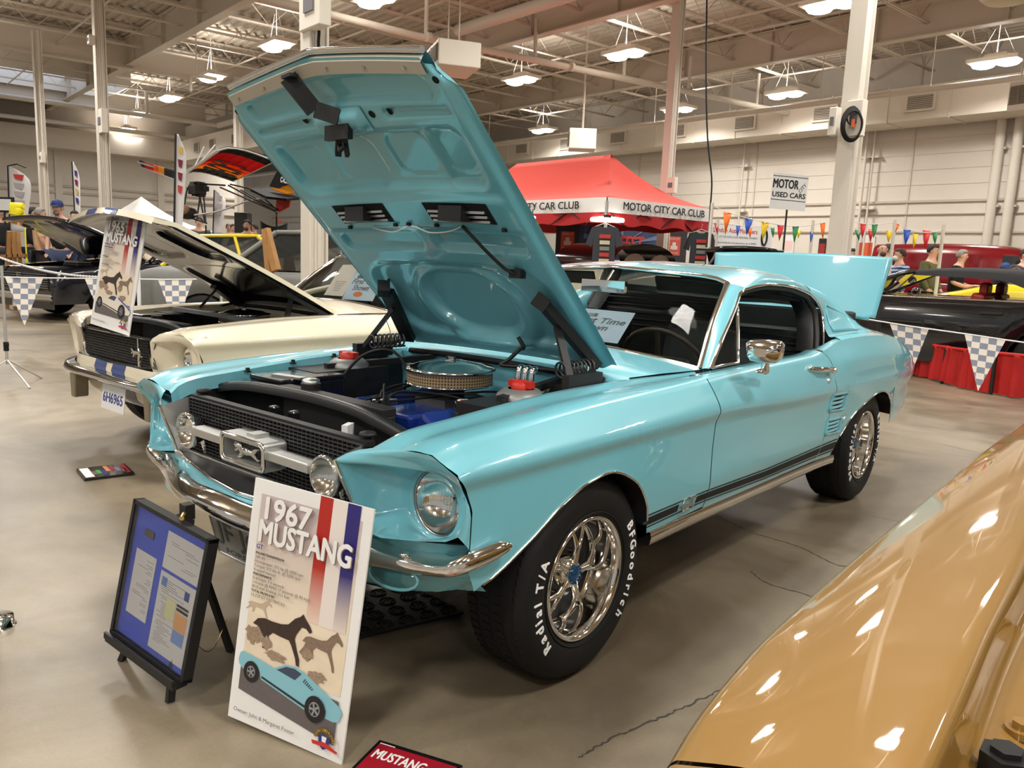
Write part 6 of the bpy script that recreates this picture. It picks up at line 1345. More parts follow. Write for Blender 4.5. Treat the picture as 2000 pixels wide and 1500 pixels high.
heater(885, 116, 15.0, 1.05, .45, .8, 'white unit heater with a dark grille, right beside the raised bonnet corner', -.55); heater(1137, 274, 22.5, .75, .55, .75, 'white box heater hanging above the red tent', -.9); heater(2006, 190, 18.0, .5, .65, .6, 'white box cut by the right edge high on the long wall', -.4)
p = D(1968, -4, 12.0); r_ = thing('ceiling_drum', 'white round housing cut by the top right corner of the picture', 'lamp housing', tuple(p)); b = MB(); b.lathe([(.0, -.06), (.30, -.05), (.38, .02), (.40, .3), (.0, .32)], 28); b.build('drum', WHITEPAINT, r_); b = MB(); b.cyl((0, 0, .3), (0, 0, 7.85-p.z), .03, 8); b.build('stem', JM, r_)
p = D(413, 172, 22.0); b = MB(); b.tube([D(372, 178, 22), D(372, 149, 22), D(396, 149, 22), D(396, 149, 22)+Vector((0, .4, .0))], .05, 8); b.cyl(D(384, 149, 22), D(384, 149, 22)+Vector((0, 0, 7.3-D(384, 149, 22).z)), .02, 6); tag(b.build('flue_pipe', WHITEPAINT), 'white bent flue pipe hanging left of a high bay lamp', 'pipe')
# ---- barrier: checkered pennants and red skirting ------------------------------------------
CW = mat('check_white', srgb(224, 216, 206), .6); CB = mat('check_slate', srgb(128, 136, 152), .6)
def check_flag(r_, a, e, tip, cols_=5, rows=9):
    a, e, tip = Vector(a), Vector(e), Vector(tip); b = MB(); n = cols_
    for j in range(rows):
        t0, t1 = j/rows, (j+1)/rows
        L0, L1 = a.lerp(tip, t0), a.lerp(tip, t1); R0, R1 = e.lerp(tip, t0), e.lerp(tip, t1)
        w0 = 1-t0; w1 = 1-t1; bot = max(w1, .02)
        for i in range(-n, n+1):          # squares of constant size, clipped by the slanted edges
            x0, x1 = (i-.5)/n*1.0, (i+.5)/n*1.0
            def cl(x, w): return max(-w/2, min(w/2, x))
            ax0, ax1, bx0, bx1 = cl(x0, w0), cl(x1, w0), cl(x0, bot), cl(x1, bot)
            if ax1-ax0 < 1e-6 and bx1-bx0 < 1e-6: continue
            P = lambda Lp, Rp, w, x: Lp.lerp(Rp, .5+x/max(w, 1e-6))
            q = [P(L0, R0, w0, ax0), P(L0, R0, w0, ax1), P(L1, R1, w1 if j < rows-1 else 1e-6, bx1 if j < rows-1 else 0), P(L1, R1, w1 if j < rows-1 else 1e-6, bx0 if j < rows-1 else 0)]
            b.add(q, [(0, 1, 2, 3)] if j < rows-1 else [(0, 1, 2)], (i+j) % 2)
    return solid(b.build('pennant', [CW, CB], r_), .003, 0)
r_ = thing('checkered_bunting', 'white cord with blue and white checkered pennants in front of the red skirting at right', 'bunting')
rp = [D(1560, 590, 8.9), D(1690, 623, 8.7), D(1783, 638, 8.5), D(1885, 652, 8.2), D(1965, 664, 8.0), D(2080, 680, 7.8)]; b = MB(); b.tube(rp, .008, 6); b.build('cord', PAPER, r_)
check_flag(r_, D(1738, 632, 8.6), D(1814, 643, 8.45), D(1775, 742, 8.55)); check_flag(r_, D(1884, 653, 8.2), D(1964, 665, 8.0), D(1910, 764, 8.1)); check_flag(r_, D(1600, 600, 8.9), D(1672, 618, 8.7), D(1640, 715, 8.8))
for p in (rp[0], rp[-1]): b = MB(); b.cyl((p.x, p.y, 0), (p.x, p.y, p.z), .02, 8); b.build('post', ALU, r_)
r_ = thing('checkered_bunting', 'white cord with checkered pennants at left, before the black car with its bonnet up', 'bunting')
rp = [D(-60, 538, 9.0), D(0, 541, 9.0), D(90, 543, 9.1), D(200, 544, 9.2), D(320, 546, 9.2), D(432, 545, 9.2)]; b = MB(); b.tube(rp, .008, 6); b.build('cord', PAPER, r_)
check_flag(r_, D(10, 542, 9.0), D(84, 544, 9.15), D(48, 636, 9.1)); check_flag(r_, D(166, 545, 9.15), D(243, 546, 9.2), D(206, 640, 9.2)); check_flag(r_, D(309, 547, 9.2), D(376, 547, 9.2), D(344, 642, 9.2))
for p in (rp[0], rp[-1]): b = MB(); b.cyl((p.x, p.y, 0), (p.x, p.y, p.z), .02, 8); b.build('post', ALU, r_)
CH = thing('chain', 'white plastic chain sagging across the front of the black car at left', 'chain'); cpts = spline([D(-70, 470, 10.0), D(0, 503, 10.0), D(70, 525, 10.1), D(130, 536, 10.2), D(200, 541, 10.0), D(270, 534, 9.9)], 120); b = MB()
for k in range(0, 120): 
    m_ = (cpts[k]+cpts[k+1])/2; t = (cpts[k+1]-cpts[k]).normalized(); s_ = Vector((0, 0, 1)) if k % 2 else t.cross(Vector((0, 0, 1))).normalized()
    b.tube([m_+t*.024*cos(a)+s_*.012*sin(a) for a in [2*pi*j/8 for j in range(9)]], .0045, 4, caps=False)
b.build('links', PAPER, CH)
for p in (cpts[0], cpts[-1]): b = MB(); b.cyl((p.x, p.y, 0), (p.x, p.y, p.z+.05), .025, 8); b.build('post', PAPER, CH)
SK = mat('skirt_red', srgb(178, 24, 22), .6)
sk = thing('table_skirt', 'red pleated skirting on a low rail beside the black soft top car', 'skirting'); path = spline([(-.60, 9.30, 0), (-.30, 9.05, 0), (.05, 8.62, 0), (.364, 8.36, 0), (.893, 8.14, 0), (1.6, 7.9, 0)], 140); zt = lambda k: lerp(.42, .50, k/140); P = [[], [], [], [], []]
for k, p in enumerate(path):
    t = (path[min(k+1, 140)]-path[max(k-1, 0)]).normalized(); n_ = Vector((-t.y, t.x, 0)); f = .016*sin(k*.9)+.020*sin(k*.37)
    g = math.exp(-((k-48)/9)**2)            # gathered drape
    for i, (zz, am) in enumerate(((1.0, .25), (.97, .8), (.90, .4), (.5, 1.0), (.03, 1.3))):
        P[i].append(p-n_*(f*am+.05*g*sin(k*1.4)*am)+Vector((0, 0, zt(k)*zz+(.02*g if zz > .95 else 0)+(.03*g if zz < .1 else 0))))
b = MB(); b.grid(P); b.build('cloth', SK, sk); b = MB(); b.tube([p+Vector((0, 0, zt(k)*.985)) for k, p in enumerate(path)][::7], .02, 8); b.build('rail', SK, sk)
for k in (3, 48, 95, 138): b = MB(); b.cyl(path[k], path[k]+Vector((0, 0, zt(k))), .02, 8); b.build('post', SATIN, sk)
# ---- generic background cars ---------------------------------------------------------------
TG = mat('dark_car_glass', (.02, .024, .024), .05, coat=1); PALEG = mat('pale_car_glass', (.75, .85, .80), 0, trans=1, ior=1.15)
def bg_wheel(par, s, y, r, track, rim):
    w_ = bpy.data.objects.new('wheel', None); C.objects.link(w_); w_.parent = par; M_ = Matrix.Translation((s*track, y, r)) @ Matrix.Rotation(s*pi/2, 4, 'Y')
    b = MB(); b.lathe([(r*.62, -.10), (r*.9, -.11), (r, -.08), (r, .06), (r*.92, .10), (r*.64, .10)], 30, M_); b.build('tyre', RUBBER, w_)
    b = MB(); b.lathe([(r*.66, .09), (r*.62, .105), (r*.55, .06), (r*.2, .05), (0, .07)], 24, M_)
    for k in range(5): a = 2*pi*k/5; b.beam(M_ @ Vector((r*.12*cos(a), r*.12*sin(a), .075)), M_ @ Vector((r*.58*cos(a), r*.58*sin(a), .085)), .05, .03)
    b.build('rim', rim, w_)
def bg_car(name, label, cat, loc, rz, paint, body, cabin, wheels, tr=.74, r=.33, roof=None, glass=None, rim=None, nose=None, open_hood=None, zb=.26):
    """body: (y, half width, deck height); cabin: (base front, top front, top rear, base rear) as (y, z, half width)"""
    root = thing(name, label, cat, loc, rz); rim = rim or CHROME; glass = glass or TG; roof = roof or paint
    yy = [p[0] for p in body]; n = 48; P = []
    for k in range(n+1):
        y = lerp(yy[0], yy[-1], k/n); w = interp([(p[0], p[1]) for p in body], y); z = interp([(p[0], p[2]) for p in body], y); zz = zb+.02
        for wy in wheels:
            q = (r+.06)**2-(y-wy)**2
            if q > 0: zz = max(zz, r*.9+math.sqrt(q)*.98)
        zz = min(zz, z-.12)
        pr = [(w*.94, zz), (w*.99, lerp(zz, z, .3)), (w, lerp(zz, z, .6)), (w*.985, lerp(zz, z, .85)), (w*.93, z-.01), (w*.6, z+.02), (0, z+.03)]
        if open_hood and open_hood[0] < y < open_hood[1]: pr = pr[:5]+[(w*.82, z-.02), (w*.80, z-.12)]
        P.append([(x, y, h_) for x, h_ in pr]+([(-x, y, h_) for x, h_ in pr[::-1]][1:] if not (open_hood and open_hood[0] < y < open_hood[1]) else [(-x, y, h_) for x, h_ in pr[::-1]]))
    b = MB()
    L = min(len(p) for p in P)
    if open_hood:
        for s in (1, -1):
            G = []
            for p in P: G.append([(s*q[0], q[1], q[2]) for q in p[:6]])
            b.grid(G)
        for ya, yb in ((yy[0], open_hood[0]), (open_hood[1], yy[-1])):
            G = []
            for k in range(13):
                y = lerp(ya, yb, k/12); w = interp([(p[0], p[1]) for p in body], y); z = interp([(p[0], p[2]) for p in body], y); G.append([(w*.94*u, y, z+.025*(1-u*u)-.008) for u in [-1+i/6 for i in range(13)]])
            b.grid(G)
    else: b.grid(P)
    for e in (0, -1): b.add([p for p in P[e]], [tuple(range(len(P[e])))])
    b.build('body', paint, root)
    b = MB(); b.box((0, (yy[0]+yy[-1])/2, zb+.05), (body[1][1]*1.3, (yy[-1]-yy[0])*.92, .10)); b.build('floor_pan', TRIMB, root)
    if cabin:
        f0, f1, r1, r0 = cabin
        b = MB(); G = []
        for k in range(13):
            t = k/12; y = lerp(f1[0], r1[0], t); z = lerp(f1[1], r1[1], t)+.03*sin(pi*t); w = lerp(f1[2], r1[2], t); G.append([(w*u*1.0, y, z+.045*(1-u*u)-(.035 if abs(u) > .99 else 0)) for u in [-1+i/8 for i in range(17)]])
        b.grid(G); b.build('roof', roof, root)
        for s in (1, -1):
            b = MB()
            for A, B in ((f0, f1), (r0, r1)): b.tube([(s*A[2], A[0], A[1]), (s*B[2], B[0], B[1])], .035, 8)
            bm_ = (lerp(f0[0], r0[0], .56), lerp(f0[1], r0[1], .56), lerp(f0[2], r0[2], .56)); tm_ = (lerp(f1[0], r1[0], .6), lerp(f1[1], r1[1], .6), lerp(f1[2], r1[2], .6)); b.tube([(s*bm_[2], bm_[0], bm_[1]), (s*tm_[2], tm_[0], tm_[1])], .03, 8)
            b.tube([(s*f1[2], f1[0], f1[1]), (s*r1[2], r1[0], r1[1]+.02)], .03, 8); b.build('pillar', roof, root)
            b = MB(); b.add([(s*(f0[2]-.01), f0[0], f0[1]), (s*(f1[2]-.01), f1[0], f1[1]), (s*(r1[2]-.01), r1[0], r1[1]), (s*(r0[2]-.01), r0[0], r0[1])], [(0, 1, 2, 3)]); b.build('side_window', glass, root)
        for A, B, nm in ((f0, f1, 'windscreen'), (r0, r1, 'rear_window')):
            b = MB(); b.add([(A[2]*.97, A[0], A[1]), (-A[2]*.97, A[0], A[1]), (-B[2]*.97, B[0], B[1]), (B[2]*.97, B[0], B[1])], [(0, 1, 2, 3)]); b.build(nm, glass, root)
        for x in (.36, -.36): b = MB(); b.box((x, lerp(f0[0], r0[0], .5), f0[1]-.18), (.46, .14, .55)); b.build('seat', VINYL, root, bevel=.04)
    for y in wheels:
        for s in (1, -1): bg_wheel(root, s, y, r, tr, rim)
    return root
# black soft top car behind the skirting
pc_ = D(1850, 600, 10.6); CONVROT = pi
conv = bg_car('car', 'black soft top car with red seats behind the red skirting at right', 'car', (pc_.x, pc_.y, 0), pi/2-math.radians(4)+CONVROT, CARBLACK, [(-2.45, .72, .62), (-2.2, .86, .78), (-1.3, .93, .93), (-.75, .93, 1.0), (.9, .94, 1.02), (1.8, .94, 1.06), (2.2, .88, 1.02), (2.38, .8, .9)], None, (-1.48, 1.35), .80, .36, zb=.2)
b = MB(); G = []
for k in range(15):
    t = k/14; y = lerp(-.28, 1.95, t); z = interp([(0, 1.36), (.25, 1.395), (.55, 1.385), (.8, 1.26), (1, 1.06)], t); w = lerp(.60, .78, t); zs_ = interp([(0, 1.29), (.45, 1.27), (.60, 1.16), (.70, 1.03), (1, 1.03)], t)
    G.append([(w*1.04, y, zs_), (w*.98, y, lerp(zs_, z, .7)), (w*.7, y, z), (0, y, z+.02), (-w*.7, y, z), (-w*.98, y, lerp(zs_, z, .7)), (-w*1.04, y, zs_)])
b.grid(G); b.build('soft_top', mat('top_cloth', (.012, .012, .013), .85), conv)
for s in (1, -1):
    b = MB(); b.tube([(s*.80, -1.05, 1.0), (s*.66, -.42, 1.30), (s*.60, -.26, 1.34)], .03, 8); b.build('windscreen_pillar', CARBLACK, conv)
    b = MB(); b.tube([(s*.935, -1.1, 1.005), (s*.945, 1.0, 1.03), (s*.92, 1.8, 1.06)], .012, 6); b.build('beltline_trim', CHROME, conv)
    b = MB(); b.ball((s*.98, -.72, 1.05), (.09, .06, .06), 12); b.build('door_mirror', CARBLACK, conv)
    b = MB(); b.beam((s*.955, .62, .88), (s*.955, .86, .885), .02, .03); b.build('door_handle', CARBLACK, conv)
b = MB(); b.grid([[(.76*u, -1.05, 1.0), (.60*u, -.28, 1.34)] for u in (-1, 0, 1)]); b.build('windscreen', PALEG, conv)
for x in (.38, -.38):
    b = MB(); b.box((x, .45, .80), (.50, .16, .60), rot=Matrix.Rotation(-.2, 3, 'X')); b.box((x, .52, 1.15), (.26, .10, .16)); b.build('seat', mat('red_leather', srgb(130, 28, 22), .5), conv, bevel=.04)
# maroon panel truck at the right rear
pt = D(1955, 520, 17.0); MAROON = mat('maroon_paint', srgb(120, 14, 24), .2, coat=1)
tk = bg_car('van', 'dark red vintage panel van standing behind the people at right', 'van', (pt.x, pt.y, 0), pi/2-math.radians(4), MAROON, [(-2.3, .55, 1.0), (-1.9, .72, 1.12), (-1.0, .84, 1.2), (2.2, .86, 1.25), (2.4, .84, 1.2)], None, (-1.5, 1.5), .72, .36)
b = MB(); G = []
for k in range(21):
    t = k/20; y = lerp(-1.05, 2.4, t); h_ = interp([(0, 1.22), (.05, 1.45), (.14, 1.80), (.24, 1.93), (.6, 1.97), (1, 1.93)], t); w = interp([(0, .70), (.14, .76), (.4, .84), (1, .84)], t); G.append([(w, y, 1.15), (w, y, lerp(1.15, h_, .6)), (w*.92, y, h_-.09), (w*.7, y, h_), (0, y, h_+.03), (-w*.7, y, h_), (-w*.92, y, h_-.09), (-w, y, lerp(1.15, h_, .6)), (-w, y, 1.15)])
b.grid(G); b.add(G[-1], [tuple(range(9))]); b.build('cab_and_box', MAROON, tk)
for s in (1, -1):
    b = MB(); b.prism([(-.72, 1.30), (-.20, 1.30), (-.20, 1.74), (-.48, 1.74)], .02, frame((s*.80, 0, 0), (0, 1, 0), (0, 0, 1)), 0, -.01); b.build('side_window', TG, tk); b = MB(); b.grid([[(s*.845, y, z) for y in (.2, 2.2)] for z in (1.3, 1.75)]); b.build('side_panel', MAROON, tk)
    b = MB(); b.lathe([(.10, 0), (.09, .06), (0, .09)], 16, frame((s*.50, -2.3, .92), (1, 0, 0), (0, 0, 1))); b.build('headlamp', CHROME, tk)
b = MB(); b.add([(.58, -1.07, 1.30), (-.58, -1.07, 1.30), (-.54, -.72, 1.76), (.54, -.72, 1.76)], [(0, 1, 2, 3)]); b.build('windscreen', mat('pale_green_glass', srgb(150, 175, 160), .1, coat=1), tk)
# dark vintage truck under the tent
pq_ = D(1205, 520, 16.6); VT = mat('dark_maroon_paint', srgb(34, 10, 16), .15, coat=1)
vt = bg_car('pickup_truck', 'very dark vintage pickup under the red tent, only its rounded cab roof showing', 'truck', (pq_.x, pq_.y, 0), math.atan2(dw.y, dw.x)+.2, VT, [(-1.6, .7, 1.0), (-1.0, .80, 1.10), (1.0, .80, 1.12), (1.5, .78, 1.0)], None, (-1.2, 1.1), .7, .36)
b = MB(); G = []; CX = 1.28
for k in range(25):
    a = pi*k/24; G.append([(x_, 0, 0) for x_ in ()] or [Vector((-CX*cos(a)*(1 if abs(cos(a)) < .8 else 1), v, 1.05+.63*min(1, (sin(a)*1.0)**.55))) for v in (-.7, -.55, 0, .55, .7)])
b.grid(G); b.build('cab_roof', VT, vt)
for x in (-.52, .50):
    b = MB(); b.prism([(x+.40*cos(a)*(1+.0), 1.26+.22*sin(a)) for a in [2*pi*k/24 for k in range(24)]], .03, frame((0, -.71, 0), (1, 0, 0), (0, 0, 1)), 0, 0); b.build('window', mat('cab_window', srgb(120, 105, 90), .2, coat=.5), vt)
# other black car with its bonnet open, beyond the boot lid
pb = D(1466, 500, 14.8); ob = bg_car('car', 'black car with its bonnet up beyond the left end of the raised boot lid', 'car', (pb.x, pb.y, 0), .35, CARBLACK, [(-2.2, .72, .7), (-1.9, .85, .85), (0, .9, .95), (2.0, .85, .95)], ((-.2, .95, .75), (.3, 1.32, .55), (.9, 1.32, .55), (1.5, .98, .7)), (-1.4, 1.3), .75, .32, open_hood=(-2.0, -.4))
b = MB(); b.grid([[(.62*u, lerp(-.42, -1.75, t), lerp(.98, 1.60, t)+.05*(1-u*u)+.06*sin(pi*t)) for u in (-1, -.5, 0, .5, 1)] for t in [k/8 for k in range(9)]]); solid(b.build('bonnet', CARBLACK, ob), .04)
# black car with bonnet up at the far left
pb = D(40, 560, 13.0); NAVY = mat('blue_black_paint', (.006, .007, .014), .16, coat=1)
bc = bg_car('car', 'black car with its bonnet up and a barred grille, behind the chain at left', 'car', (pb.x, pb.y+.95, 0), math.radians(9), NAVY, [(-1.0, .86, .74), (-.85, .93, .84), (.5, .96, .95), (2.3, .97, 1.0), (3.9, .9, .92)], ((.75, .98, .82), (1.35, 1.36, .60), (2.2, 1.36, .60), (3.1, .98, .76)), (0, 2.9), .80, .34, glass=PALEG, open_hood=(-.85, .62))
b = MB()
for k in range(8): b.box((0, -1.02, .50+.035*k), (1.62, .03, .012))
b.box((0, -.99, .62), (1.66, .02, .27), mi=1); b.box((0, -1.04, .62), (.05, .03, .28)); b.build('grille', [CHROME, TRIMB], bc)
b = MB(); b.grid([[(x, -1.0-.10*(1-(x/.98)**2)-o_, z) for x in [-.98+.098*i for i in range(21)]] for z, o_ in ((.50, .02), (.48, .06), (.40, .08), (.34, .05), (.33, .0))]); b.build('front_bumper', CHROME, bc)
b = MB(); b.grid([[(x, -.98, z) for x in (-.9, 0, .9)] for z in (.33, .20)]); b.build('valance', CARBLACK, bc); b = MB(); b.box((0, -1.06, .27), (.32, .02, .13)); b.build('number_plate', PAPER, bc)
b = MB(); b.grid([[(.90*u, lerp(.62, -.78, t), lerp(1.0, 1.62, t)+.05*(1-u*u)+.10*sin(pi*t)) for u in [-1+.25*i for i in range(9)]] for t in [k/10 for k in range(11)]]); solid(b.build('bonnet', NAVY, bc), .05)
b = MB(); b.box((0, -.1, .72), (.9, .8, .25)); b.box((.0, -.05, .88), (.45, .3, .06)); b.build('engine', SATIN, bc, bevel=.03); b = MB(); b.box((0, -.05, .93), (.40, .25, .03)); b.build('air_cleaner', STEEL, bc, bevel=.01)
# grey primered body with a wooden prop, yellow car behind
pg = D(648, 560, 10.9); GREYP = mat('grey_primer', srgb(112, 112, 108), .55); 
gb = bg_car('car', 'grey primered old sedan body behind the cream car bonnet', 'car', (pg.x, pg.y, 0), math.atan2(-.64, -.77)+pi/2, GREYP, [(-2.3, .8, .95), (-2.0, .88, 1.0), (2.0, .9, 1.02), (2.35, .82, .95)], ((-1.15, 1.02, .84), (-.55, 1.50, .66), (1.0, 1.52, .66), (1.75, 1.03, .80)), (-1.45, 1.4), .76, .34, glass=TG)
for s in (1, -1):
    b = MB(); b.tube([(s*.78, .30, 1.10), (s*.70, .30, 1.42), (s*.70, .95, 1.42), (s*.77, 1.25, 1.10), (s*.78, .30, 1.10)], .035, 6); b.build('window_frame', GREYP, gb)
q = D(540, 528, 9.6); q2 = D(519, 447, 9.6); b = MB(); b.beam((q.x, q.y, .02), q2, .07, .09); b.beam(q, q2, .072, .092); tag(b.build('timber_post', WOOD), 'leaning raw timber post in front of the grey primered body', 'post')
YEL = mat('yellow_paint', srgb(228, 204, 40), .25, coat=1)
py_ = D(450, 520, 14.5); bg_car('car', 'bright yellow low car behind the grey primered body', 'car', (py_.x, py_.y, 0), math.atan2(-.64, -.77)+pi/2, YEL, [(-2.1, .75, .7), (-1.7, .88, .85), (1.6, .9, .92), (2.1, .8, .85)], ((-.9, .92, .8), (-.3, 1.46, .6), (.7, 1.48, .6), (1.6, .95, .75)), (-1.3, 1.3), .76, .32)
py2 = D(2112, 590, 12.6); bg_car('car', 'yellow car with grey stripe seen through the windows of the black soft top', 'car', (py2.x-.1, py2.y-.3, 0), pi/2, YEL, [(-2.1, .70, .85), (-1.5, .78, 1.0), (-.2, .80, 1.16), (.8, .80, 1.18), (1.6, .80, 1.02), (2.1, .75, .9)], None, (-1.3, 1.3), .68, .32)
# ---- feather flags ----------------------------------------------------------------------
def feather(px0, py0, py1, wpx, d, lab, lean=0., curved=False, cols_=('r',), base=None):
    p = D(px0, py1, d); top = D(px0+lean, py0, d); r_ = thing('feather_flag', lab, 'flag', (p.x, p.y, 0)); H = top.z; w = wpx*d/FPX; tx = (top-p)
    rt = Vector((_r.x, _r.y, 0)).normalized(); z0 = max(.35, p.z)
    X_ = lambda u, z: rt*(u+lean*d/FPX*(z-p.z)/(H-p.z))+Vector((0, 0, z))
    b = MB(); out = []
    n = 16
    L_ = [X_(0, lerp(z0, H, k/n)) for k in range(n+1)]
    R_ = [X_(w*(1 if not curved else 1)*(1-(max(0, k/n-.72)/.28)**2.2)*(.6+.4*min(1, 1.2*(k/n+.2))) , lerp(z0, H, k/n)) for k in range(n+1)]
    b.grid([[a, a.lerp(c, .5)+Vector((0, .03, 0)), c] for a, c in zip(L_, R_)]); solid(b.build('cloth', mat('flag_white', srgb(222, 218, 218), .6), r_), .006, 0)
    b = MB(); b.tube([Vector((0, 0, 0))]+[X_(-.015, lerp(.2, H, k/10)) for k in range(11)]+([X_(w*.4, H+.05), X_(w*.8, H-.02)] if curved else []), .018, 8); b.build('pole', SATIN, r_); b = MB(); b.box((0, 0, .02), (.5, .5, .04)); b.build('base', SATIN, r_)
    b = MB(); rnd = random.Random(px0)
    for k, c in enumerate(cols_):
        z = lerp(z0, H, .88-.52*k/max(1, len(cols_))); hh = (H-z0)*.5/len(cols_); pts = [X_(w*(.3+.45*rnd.random()*0+.4*(j % 2))*.9, z-hh*j/4*.8) for j in range(4)]
        q = [X_(w*.22, z), X_(w*.72, z-.1*hh), X_(w*.62, z-.75*hh), X_(w*.3, z-.6*hh)]; nrm = rt.cross(Vector((0, 0, 1)))*.02
        b.add([v+nrm for v in q], [(0, 1, 2, 3)], k); 
    b.build('flag_print', [mat('flag_'+c, {'r': srgb(190, 60, 50), 'm': srgb(120, 30, 50), 'p': srgb(70, 50, 120), 't': srgb(205, 170, 90), 'g': srgb(170, 165, 168)}[c], .6) for c in cols_], r_)
feather(21, 326, 452, 42, 17, 'white feather flag with a curved black pole and red motif at the far left', 3, True, ('r', 'g', 'g', 'g'))
feather(149, 318, 452, 12, 20, 'slim white feather flag with purple and red lettering, left of the left column', -1, False, ('p', 'm', 't', 'p'))
feather(342, 266, 455, 19, 13.0, 'tall slim white feather flag with a maroon motif in front of the aircraft wing', 8, False, ('t', 'm', 'm', 'r'))
feather(417, 372, 458, 22, 22, 'grey white feather flag standing under the aircraft', 4, False, ('g', 'g', 'g'))
# ---- white canopy tip, speaker, black gazebo top -----------------------------------------
p = D(276, 384, 24); r_ = thing('canopy_tent', 'white canopy tent with a pointed top far back at left', 'tent', (p.x, p.y, 0)); b = MB(); Z = p.z
for a, c in (((-1.5, -1.5), (1.5, -1.5)), ((1.5, -1.5), (1.5, 1.5)), ((1.5, 1.5), (-1.5, 1.5)), ((-1.5, 1.5), (-1.5, -1.5))): sag_tri(b, Vector((*a, Z-.95)), Vector((*c, Z-.95)), Vector((0, 0, Z)), 6)
b.build('canopy', BAND, r_, weld=.003)
for x in (-1.5, 1.5):
    for y in (-1.5, 1.5): b = MB(); b.cyl((x, y, 0), (x, y, Z-.95), .03, 8); b.build('leg', ALU, r_)
p = D(475, 436, 20); r_ = thing('speaker', 'black loudspeaker cabinet on a stand behind the grey primered body', 'speaker', (p.x, p.y, 0), .6); b = MB(); b.box((0, 0, p.z), (.34, .3, .52)); b.build('cabinet', SATIN, r_, bevel=.02); b = MB(); b.cyl((0, 0, 0), (0, 0, p.z-.25), .025, 8); b.build('pole', SATIN, r_); b = MB(); b.box((0, 0, .02), (.6, .6, .04)); b.build('foot', SATIN, r_)
p = D(536, 447, 18); r_ = thing('banner_board', 'low black board with a curved top edge beside the column, under the aircraft tail', 'board', (p.x, p.y, 0)); rt_ = Vector((_r.x, _r.y, 0)).normalized(); b = MB(); b.grid([[rt_*(-.32+.64*i/8)+Vector((0, 0, z)) for i in range(9)] for z in (.05, .9)]+[[rt_*(-.32+.64*i/8)+Vector((0, 0, p.z+.05+.12*((i-4)/4)**2)) for i in range(9)]]); solid(b.build('panel', SATIN, r_), .03)
p = D(47, 412, 15.5); b = MB(); b.tube([D(28, 420, 15.5), D(30, 404, 15.5), D(46, 402, 15.5)], [.10, .12, .06], 8); b.tube([D(30, 424, 15.5), D(38, 410, 15.5), D(44, 404, 15.5)], [.05, .10, .02], 8); b.cyl((p.x, p.y, 0), (p.x, p.y, p.z), .015, 6); tag(b.build('yellow_pennant', mat('bright_yellow', srgb(232, 220, 30), .5)), 'bright yellow plastic flag above the black car bonnet at far left', 'flag')
p = D(8, 400, 15.9); r_ = thing('display_sign', 'small white framed sign cut by the left edge beside the curved feather flag', 'sign', (p.x, p.y, 0), .4); b = MB(); b.box((0, 0, p.z), (.50, .05, .30)); b.build('frame', SATIN, r_); b = MB(); b.box((0, -.03, p.z), (.42, .02, .22)); b.build('card', PAPER, r_); b = MB(); b.cyl((0, 0, 0), (0, 0, p.z), .02, 8); b.build('pole', SATIN, r_)
p = D(28, 485, 14.2); r_ = thing('timber_trestle', 'raw timber trestle standing beside the engine bay of the black car at left', 'trestle', (p.x, p.y, 0)); zt_ = D(28, 452, 14.2).z
for dx in (-.42, .0, .36): b = MB(); b.beam((dx-.12, 0, .0), (dx*.55+.02, 0, zt_), .06, .05); b.build('post', WOOD, r_)
b = MB(); b.beam((-.7, 0, .95), (.55, 0, 1.0), .06, .06); b.build('rail', WOOD, r_)
# ---- ultralight aircraft ---------------------------------------------------------------------
pr0 = D(407, 347, 19.84); ac_ = thing('ultralight_aircraft', 'ultralight aircraft with black, red and yellow wings standing behind the cream car', 'aircraft', (pr0.x, pr0.y, 0)); O_ = Vector((pr0.x, pr0.y, 0))
def fabric(n_, c):      # thin cloth lets light through
    m = mat(n_, c, .6); nt = m.node_tree; t = nt.nodes.new('ShaderNodeBsdfTranslucent'); t.inputs[0].default_value = (*c, 1); mx = nt.nodes.new('ShaderNodeMixShader'); mx.inputs[0].default_value = .6; o = nt.nodes['Material Output']; nt.links.new(nt.nodes['Principled BSDF'].outputs[0], mx.inputs[1]); nt.links.new(t.outputs[0], mx.inputs[2]); nt.links.new(mx.outputs[0], o.inputs[0]); return m
WCOL = [fabric('wing_black', (.015, .015, .016)), fabric('wing_red', srgb(206, 26, 34)), fabric('wing_orange', srgb(245, 115, 30)), fabric('wing_yellow', srgb(250, 180, 30))]
